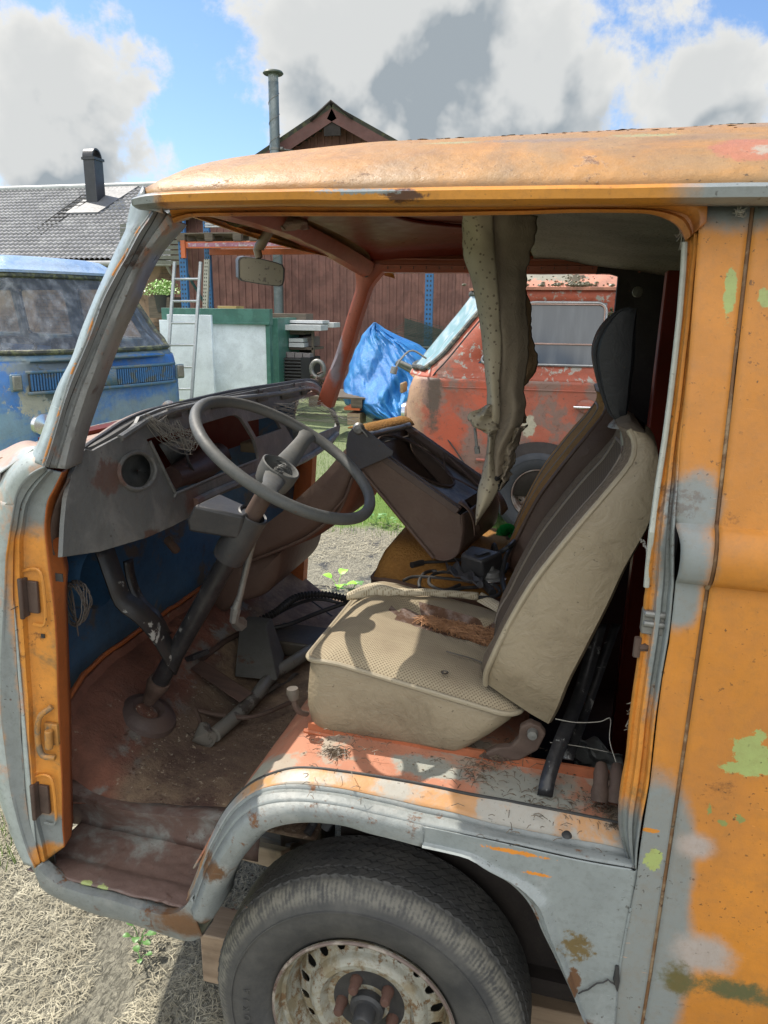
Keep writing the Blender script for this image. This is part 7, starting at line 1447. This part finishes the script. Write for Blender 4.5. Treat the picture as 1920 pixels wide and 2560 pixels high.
m_.o('chimney_hood', chm.data.materials[0], chm)
m_ = MB(); m_.hexa([(cx0-.3, 19.3, ez+(rz-ez)*.575+.07), (cx0+xw+.2, 19.3, ez+(rz-ez)*.575+.07), (cx0+xw+.6, 20.95, rz+.0), (cx0-.1, 20.95, rz+.0), (cx0-.3, 19.3, ez+(rz-ez)*.575+.12), (cx0+xw+.2, 19.3, ez+(rz-ez)*.575+.12), (cx0+xw+.6, 20.95, rz+.06), (cx0-.1, 20.95, rz+.06)]); m_.o('chimney_flashing', worn('flashing', (.12, .125, .135), None, rust=0, dirt=.2, rough=.55), house)
m_ = MB(); a, b = UW(215, 495, Y=20.3), UW(30, 630, Y=17.6)
for i in range(15):
    t = i/14; p = a.lerp(b, t); p.z += .08; q_ = a.lerp(b, min(1, t+.06)); m_.tube([p+Vector((-.12, 0, 0)), p+Vector((.32, 0, 0))], .018, 5)
m_.tube([a+Vector((-.12, 0, .08)), b+Vector((-.12, 0, .08))], .014, 5); m_.tube([a+Vector((.32, 0, .08)), b+Vector((.32, 0, .08))], .014, 5); m_.o('roof_ladder', 'rubber', house)
vp = UW(188, 640, Y=18.2); m_ = MB(); m_.tube([(vp.x, 18.2, vp.z-.4), (vp.x, 18.2, vp.z+.30)], .09, 14); m_.tube([(vp.x, 18.2, vp.z+.28), (vp.x, 18.2, vp.z+.38), (vp.x, 18.2, vp.z+.42)], [.14, .14, .03], 14); m_.o('roof_vent', 'steel', house)
# ================================================================== YARD THINGS BY THE BARN
def bx(name, x0, y0, x1, y1, Y, dep, mat, parent=None, bevel=.003, label=None, cat=None, group=None, tilt=0, **k):
    a = UW((x0+x1)/2, y0, Y=Y); b = UW((x0+x1)/2, y1, Y=Y); l = UW(x0, (y0+y1)/2, Y=Y); r_ = UW(x1, (y0+y1)/2, Y=Y)
    m_ = MB(); m_.box((l.x, Y, b.z), (r_.x, Y+dep, a.z)); o_ = m_.o(name, mat, parent, bevel=bevel, **k)
    if cat: tag(o_, label, cat, group); settle(o_, ((l.x+r_.x)/2, Y, b.z))
    return o_
RBL, ROR = worn('blue rack steel', (.03, .14, .33), None, rust=.1, dirt=.2, rough=.4), worn('orange rack beam', (.50, .12, .04), None, rust=.1, dirt=.25, rough=.45)
rk = empty('pallet_rack', 'blue and orange steel pallet rack against the barn', 'rack'); rx = UW(450, 640, Y=11.6).x
def upright(x0, Y, w=.10):
    m_ = MB(); m_.box((x0, Y, 0), (x0+w, Y+.07, 3.35)); o_ = m_.o('upright', RBL, rk); m_ = MB()
    for z in [.3+.075*i for i in range(40)]: m_.box((x0+w*.2, Y-.003, z), (x0+w*.38, Y, z+.03)); m_.box((x0+w*.62, Y-.003, z), (x0+w*.8, Y, z+.03))
    m_.o('slots', 'rubber', o_)
ux = UW(447, 640, Y=11.6).x; ux2 = UW(514, 700, Y=12.6).x; upright(ux, 11.6, .13); upright(ux2, 12.6, .11); upright(ux+4.4, 11.6, .13)
def beam(y0, y1, Y, x0, x1): a = UW(600, y0, Y=Y).z; b = UW(600, y1, Y=Y).z; m_ = MB(); m_.box((x0, Y-.02, b), (x1, Y+.04, a)); return m_.o('beam', ROR, rk, bevel=.004), a, b
bo, a_z, b_z = beam(603, 620, 11.6, ux+.13, ux+4.4); m_ = MB(); m_.box((ux+.20, 11.574, b_z+.025), (ux+4.35, 11.579, a_z-.022)); m_.o('wrap_tape', worn('pink foil tape', (.34, .14, .20), (.45, .38, .40), (.5, .6), 14, 0), bo)
beam(622, 637, 12.6, ux2+.11, ux2+4.3)
m_ = MB(); m_.box((ux+.07, 11.55, b_z-.16), (ux+.15, 11.60, a_z+.02)); m_.o('beam_claw', ROR, rk)
m_ = MB(); a, b = UW(462, 675, Y=12), UW(520, 772, Y=12.4); m_.tube([a, b], .025, 6); m_.o('brace', worn('dark teal brace', (.02, .07, .08), None, rust=0), rk)
def pallet(x, Y, z, w, label):
    t = empty('pallet', label, 'pallet', 'pallets on the rack and in the yard', None, Matrix.Translation((x, Y, z))); m_ = MB()
    for i in range(3): m_.box((i*(w-.14)/2, 0, .0), (i*(w-.14)/2+.14, .9, .022)); 
    m_.o('bottom_board', 'wood_old', t, bevel=.003); m_ = MB()
    for i in range(3):
        for j in range(3): m_.box((i*(w-.15)/2, j*.38, .022), (i*(w-.15)/2+.15, j*.38+.1, .115))
    m_.o('block', 'wood_old', t, bevel=.003); m_ = MB()
    for j in range(7): m_.box((0, j*.145, .115), (w, j*.145+.10, .14))
    m_.o('deck_board', 'wood_old', t, bevel=.003); return t
pz_ = a_z+.004
pallet(ux+.0, 11.56, pz_, 1.2, 'grey pallet on the left end of the rack beam, mostly behind the windscreen pillar'); pallet(ux+1.35, 11.56, pz_, 1.2, 'grey pallet in the middle of the rack beam behind the mirror arm'); pallet(ux+2.7, 11.56, pz_, 1.2, 'grey pallet towards the hidden end of the rack beam')
wh = worn('white painted profile', (.55, .57, .58), None, rust=0, dirt=.3, rough=.4)
for i, (y0, y1) in enumerate(((548, 554), (556, 561), (563, 567))):
    bx('white_profile', 512, y0, 660, y1, 11.9, .10, wh, label=['uppermost white profile lying on the rack pallets', 'middle white profile of three on the rack pallets', 'lowest white profile lying on the rack pallets'][i], cat='profile', group='white profiles on the rack')
# perforated post and ladder
pp = empty('perforated_post', 'pale perforated steel post leaning beside the blue rack upright', 'post'); a, b = UW(517, 648, Y=10.9), UW(503, 780, Y=10.9); m_ = MB(); m_.hexa([b+Vector((-.035, 0, -.6)), b+Vector((.05, 0, -.6)), b+Vector((.05, .05, -.6)), b+Vector((-.035, .05, -.6)), a+Vector((-.05, 0, 0)), a+Vector((.035, 0, 0)), a+Vector((.035, .05, 0)), a+Vector((-.05, .05, 0))]); m_.o('post_body', worn('cream steel', (.40, .39, .33), None, rust=.1, dirt=.3), pp)
m_ = MB()
for i in range(24):
    t = i/23; c = a.lerp(b+Vector((0, 0, -.5)), t)
    for dx in (-.030, .004): m_.box(c+Vector((dx, -.004, -.012)), c+Vector((dx+.014, 0, .012)))
m_.o('slots', 'rubber', pp); settle(pp, b+Vector((0, 0, -.6)))
ld = empty('aluminium_ladder', 'grey aluminium ladder leaning on the white boards', 'ladder'); alu = worn('dull aluminium', (.38, .41, .42), None, rust=0, dirt=.3, rough=.35, metal=.4)
LL = [UW(437, 655, Y=9.1), UW(418, 880, Y=8.75), UW(412, 1010, Y=8.6)]; LR = [UW(502, 655, Y=9.1), UW(490, 800, Y=8.85), UW(482, 925, Y=8.65), UW(478, 1010, Y=8.6)]
for s_ in (LL, LR): m_ = MB(); m_.tube([s_[0], s_[-1]], .026, 4); m_.o('stile', alu, ld)
for i in range(7):
    t = .12+i*.155; m_ = MB(); m_.tube([LL[0].lerp(LL[-1], t), LR[0].lerp(LR[-1], t)], .016, 8); m_.o('rung', alu, ld)
settle(ld, (LL[-1]+LR[-1])/2)
# boards with green edging
GRN, WHT = worn('green edging', (.055, .16, .125), (.075, .20, .16), (.5, .6), 4, 0, dirt=.2, rough=.4), worn('white board', (.72, .78, .84), None, rust=0, dirt=.15, dirt_c=(.3, .36, .36), rough=.35, speck=.4)
WH2 = worn('green stained board', (.70, .77, .83), None, rust=0, dirt=.1, dirt_c=(.3, .36, .36), rough=.3, spots=[((.16, .40, .30), (0, 0, 1.53), (1.2, .5, .10), .6, .5, 5)])
gbt = empty('green_edged_board', 'large pale board with a wide green top rail standing by the rack', 'board')
bx('board_face', 535, 808, 672, 1000, 9.6, .04, WH2, gbt); bx('top_rail', 404, 771, 674, 810, 9.55, .12, GRN, gbt); bx('side_rail', 666, 808, 676, 1000, 9.57, .1, GRN, gbt); bx('bottom_trim', 535, 806, 672, 811, 9.53, .05, GRN, gbt)
bx('white_board', 423, 787, 532, 1000, 9.3, .05, WHT, label='narrower plain white board right behind the ladder', cat='board', bevel=.005)
bx('back_board', 404, 800, 425, 1000, 9.45, .05, WH2, label='sliver of green-tinted board left of the ladder', cat='board')
bx('green_box_edge', 677, 795, 697, 1010, 9.8, .9, GRN, label='pale green panel standing edge-on right of the large board', cat='panel')
bx('yellow_timber', 544, 765, 590, 775, 10.2, .3, worn('yellow timber', (.45, .33, .12), None, rust=0), label='end of yellow timber showing above the green rail', cat='timber')
# shelf stack right of the boards
for i, (x0, y0, x1, y1, Y, mt_, nm_, lb, ct2) in enumerate([
    (677, 784, 765, 800, 10.6, 'wood_old', 'mossy_beam', 'mossy grey beam on top of the stacked profiles', 'beam'),
    (697, 801, 806, 808, 10.3, wh, 'white_profile', 'short white profile jutting out over the brick stack, top of the pair', 'profile'), (697, 812, 802, 826, 10.1, wh, 'white_profile', 'thicker white profile with a dark stripe under the mossy beam', 'profile'),
    (697, 806, 834, 818, 10.6, wh, 'white_profile', 'longest white profile, sticking out farthest right', 'profile'),
    (697, 828, 760, 836, 10.3, 'wood_old', 'grey_board', 'thin grey board under the white profiles', 'board'),
    (697, 838, 724, 870, 10.3, worn('grey slabs', (.30, .29, .29), None, rust=0, dirt=.3), 'grey_slab', 'grey slabs at the left of the middle shelf', 'slab'), (722, 846, 758, 855, 10.2, wh, 'white_slab', 'upper white slab on the middle shelf', 'slab'), (722, 857, 760, 868, 10.2, wh, 'white_slab', 'lower white slab on the middle shelf', 'slab'), (758, 842, 782, 866, 10.4, worn('brown slabs', (.16, .13, .12), None, rust=0), 'brown_slab', 'brownish slab at the right of the middle shelf', 'slab')]):
    bx(nm_, x0, y0, x1, y1, Y, .35, mt_, label=lb, cat=ct2)
sh = empty('storage_shelf', 'low dark shelf holding slabs beside the green-edged boards', 'shelf'); bx('shelf_top', 695, 868, 784, 874, 10.25, .5, 'wood_old', sh); bx('shelf_top', 695, 826, 770, 829, 10.25, .5, 'wood_old', sh); bx('shelf_back', 695, 830, 786, 980, 10.75, .03, 'dark', sh); bx('shelf_post', 779, 826, 784, 980, 10.25, .05, 'wood_old', sh)
for i in range(4): bx('paving_brick', 697+20*i, 880+1.2*i, 715+20*i, 893+1.5*i, 10.1, .2, worn('grey brick', (.22, .20, .20), None, rust=0, dirt=.3) if i == 0 else bpy.data.materials['grey brick'], label=['leftmost grey brick on the slatted crate', 'second grey brick from the left on the slatted crate', 'third grey brick from the left on the slatted crate', 'rightmost grey brick on the slatted crate'][i], cat='brick', group='bricks on the slatted crate')
cr_ = empty('slatted_crate', 'dark slatted plastic crate under the row of bricks', 'crate')
for i in range(9): bx('slat', 697, 896+i*8.2, 752, 900+i*8.2, 10.0, .02, 'plastic_black' if i % 1 == 0 else None, cr_)
bx('crate_side', 752, 894, 775, 972, 10.0, .5, 'dark_vinyl', cr_); bx('crate_back', 697, 894, 752, 972, 10.05, .45, 'dark', cr_)
rg = empty('scrap_heap', 'round grey drum end among rusty scrap by the crate', 'scrap'); c = UW(794, 923, Y=9.9); m_ = MB(); m_.tube([c+Vector((.10*math.cos(a), 0, .12*math.sin(a))) for a in [2*math.pi*i/28 for i in range(28)]], .035, 10, closed=True); m_.o('drum_ring', 'steel', rg); m_ = MB()
for i in range(16): p = UW(770+random.random()*50, 935+random.random()*30, Y=9.7+random.random()*.3); m_ = MB(); m_.tube([p, p+Vector((random.uniform(-.12, .12), random.uniform(-.1, .1), random.uniform(-.05, .05)))], random.uniform(.012, .035), 6); m_.o('scrap_bar', 'rusty', rg)
# pot plant by the stone wall
pt = UW(408, 740, Y=12.6); pot = empty('potted_plant', 'bushy light green plant in a black pot by the stone wall', 'plant', None, None, Matrix.Translation((pt.x, 12.6, pt.z)))
m_ = MB(); m_.lathe([(0, -.30), (.13, -.30), (.17, .0), (.18, .02), (.16, .02), (.15, -.03), (0, -.03)], 24, Matrix.Rotation(R(90), 4, 'X') @ Matrix.Diagonal((1, 1, 1, 1))); m_.o('pot', 'plastic_black', pot); m_ = MB()
for i in range(900):
    a = random.random()*6.28; e = random.random()*1.4; r_ = .30*random.random()**.5; p = Vector((math.cos(a)*math.cos(e)*r_*1.25, math.sin(a)*math.cos(e)*r_, .02+math.sin(e)*r_*1.0)); s_ = random.uniform(.012, .028); d = Vector((random.gauss(0, 1), random.gauss(0, 1), random.gauss(0, 1))).normalized(); w = d.orthogonal().normalized(); m_.add([p-d*s_, p+w*s_*.5, p+d*s_, p-w*s_*.5], [(0, 1, 2, 3)])
m_.o('leaves', 'leaf_p', pot)
bx('plant_stand', 372, 742, 425, 795, 12.5, .5, 'wood_old', label='low grey wall block carrying the potted plant', cat='block')
# blue tarpaulin over a heap, netting behind it
TR = [(806, 934, 940), (822, 918, 962), (840, 906, 1000), (862, 895, 1050), (890, 880, 1085), (915, 872, 1100), (940, 866, 1110), (965, 860, 1110), (990, 856, 1100), (1010, 862, 1080), (1030, 890, 1060), (1048, 930, 1044)]
def trow(v):
    s_ = v*(len(TR)-1); i = min(int(s_), len(TR)-2); w = s_-i; return [TR[i][k]*(1-w)+TR[i+1][k]*w for k in range(3)]
def tarp(u, v):
    y, xl, xr = trow(v); x = xl+(xr-xl)*u; c = 1-(2*u-1)**2; Y = 9.3-1.3*math.sqrt(max(0, c))*(.25+.75*v)
    w = .24*mnoise.noise(Vector((u*5+v*2, v*1.8, 1)))+.12*abs(mnoise.noise(Vector((u*10-v*5, v*3.5, 5))))+.035*abs(mnoise.noise(Vector((u*22-v*6, v*9, 8))))
    return UW(x+6*mnoise.noise(Vector((v*9, 3, 0)))*(abs(2*u-1) > .97), y, Y=Y-w*.9)
v_, f_ = grid(tarp, 110, 110); q = MT('blue tarpaulin'); wv = q.math('MULTIPLY', q.wave(60, 0, 'X'), q.wave(60, 0, 'Z'))
o_ = obj('blue_tarpaulin', v_, f_, q.done(q.mix(q.step(q.noise(2.5, 6, .6), .35, .7), (.02, .15, .44), (.045, .25, .56)), .38, 0, q.math('ADD', q.noise(13, 6, .6, 1.2), q.math('MULTIPLY', wv, .1)), .5, .04), solid=.002); tag(o_, 'crumpled blue tarpaulin draped over a heap beside the red van', 'tarpaulin'); settle(o_, UW(960, 1040, Y=8.5))
for i, (a, b) in enumerate((((990, 907, 8.0), (1040, 935, 8.0)), ((994, 903, 7.95), (1046, 926, 7.95)))):
    m_ = MB(); m_.tube([UW(a[0], a[1], Y=a[2]), UW(b[0], b[1], Y=b[2])], .028, 10); o_ = m_.o('grey_tube', 'steel'); tag(o_, ['lower grey tube poking out of the blue tarpaulin', 'upper grey tube poking out of the blue tarpaulin'][i], 'tube', 'tubes in the tarpaulin'); settle(o_, UW(a[0], a[1], Y=a[2]))
m_ = MB(); nA = [UW(975, 828, Y=11), UW(1012, 795, Y=11), UW(1110, 826, Y=11), UW(1110, 900, Y=11), UW(985, 880, Y=11)]
for i in range(70):
    t = i/69; a = nA[1].lerp(nA[2], t) if t > .0 else nA[1]; m_.tube([a, Vector((a.x, 11, .9))], .004, 3)
for i in range(40):
    z = nA[1].z-i*.022; x0 = nA[0].x+max(0, .3-i*.03); m_.tube([(x0, 11+.0, z-.0), (nA[2].x, 11, z-.33*(0 if i > 10 else .4))], .004, 3)
o_ = m_.o('garden_netting', worn('dark green netting', (.02, .05, .04), None, rust=0)); tag(o_, 'roll of dark green netting standing against the barn behind the tarpaulin', 'netting'); settle(o_, (nA[0].x, 11, .9))
bx('dark_crate', 985, 868, 1100, 960, 10.6, .5, worn('dark green crate', (.025, .04, .035), None, rust=0), label='dark crate in the shade between netting and tarpaulin', cat='crate')
# pallets and blocks under the tarp
pallet(UW(790, 1000, Y=8.6).x, 8.3, UW(800, 1010, Y=8.6).z, 1.3, 'grey pallet under the left foot of the blue tarpaulin')
for i, (x0, y0, x1, y1, mt_, lb) in enumerate([(860, 1018, 900, 1026, ROR, 'orange red board lying under the tarpaulin edge'), (868, 1034, 900, 1062, 'wood', 'upper pale block under the pallet by the tarpaulin'), (930, 1050, 955, 1066, 'wood_old', 'small grey block half hidden below the tarpaulin')]): bx('support_block', x0, y0, x1, y1, 8.3, .3, mt_, label=lb, cat='block')
# far trees so other views and reflections are not empty
def tree(x, y, h, label):
    t = empty('tree', label, 'tree', 'trees beyond the yard', None, Matrix.Translation((x, y, 0))); m_ = MB(); m_.tube([(0, 0, 0), (0, 0, h*.5), (.1, 0, h*.8)], [.2, .14, .05], 8); m_.o('trunk', 'wood_old', t); m_ = MB()
    for i in range(1400):
        a = random.random()*6.28; e = random.uniform(-.7, 1.5); r_ = h*.34*random.random()**.4; p = Vector((math.cos(a)*math.cos(e)*r_, math.sin(a)*math.cos(e)*r_, h*.62+math.sin(e)*r_)); s_ = random.uniform(.12, .3); d = Vector((random.gauss(0, 1), random.gauss(0, 1), random.gauss(0, 1))).normalized(); w = d.orthogonal(); m_.add([p-d*s_, p+w*s_, p+d*s_], [(0, 1, 2)])
    m_.o('crown', leaf_mat('tree leaves', (.05, .09, .025)) if 'tree leaves' not in bpy.data.materials else bpy.data.materials['tree leaves'], t)
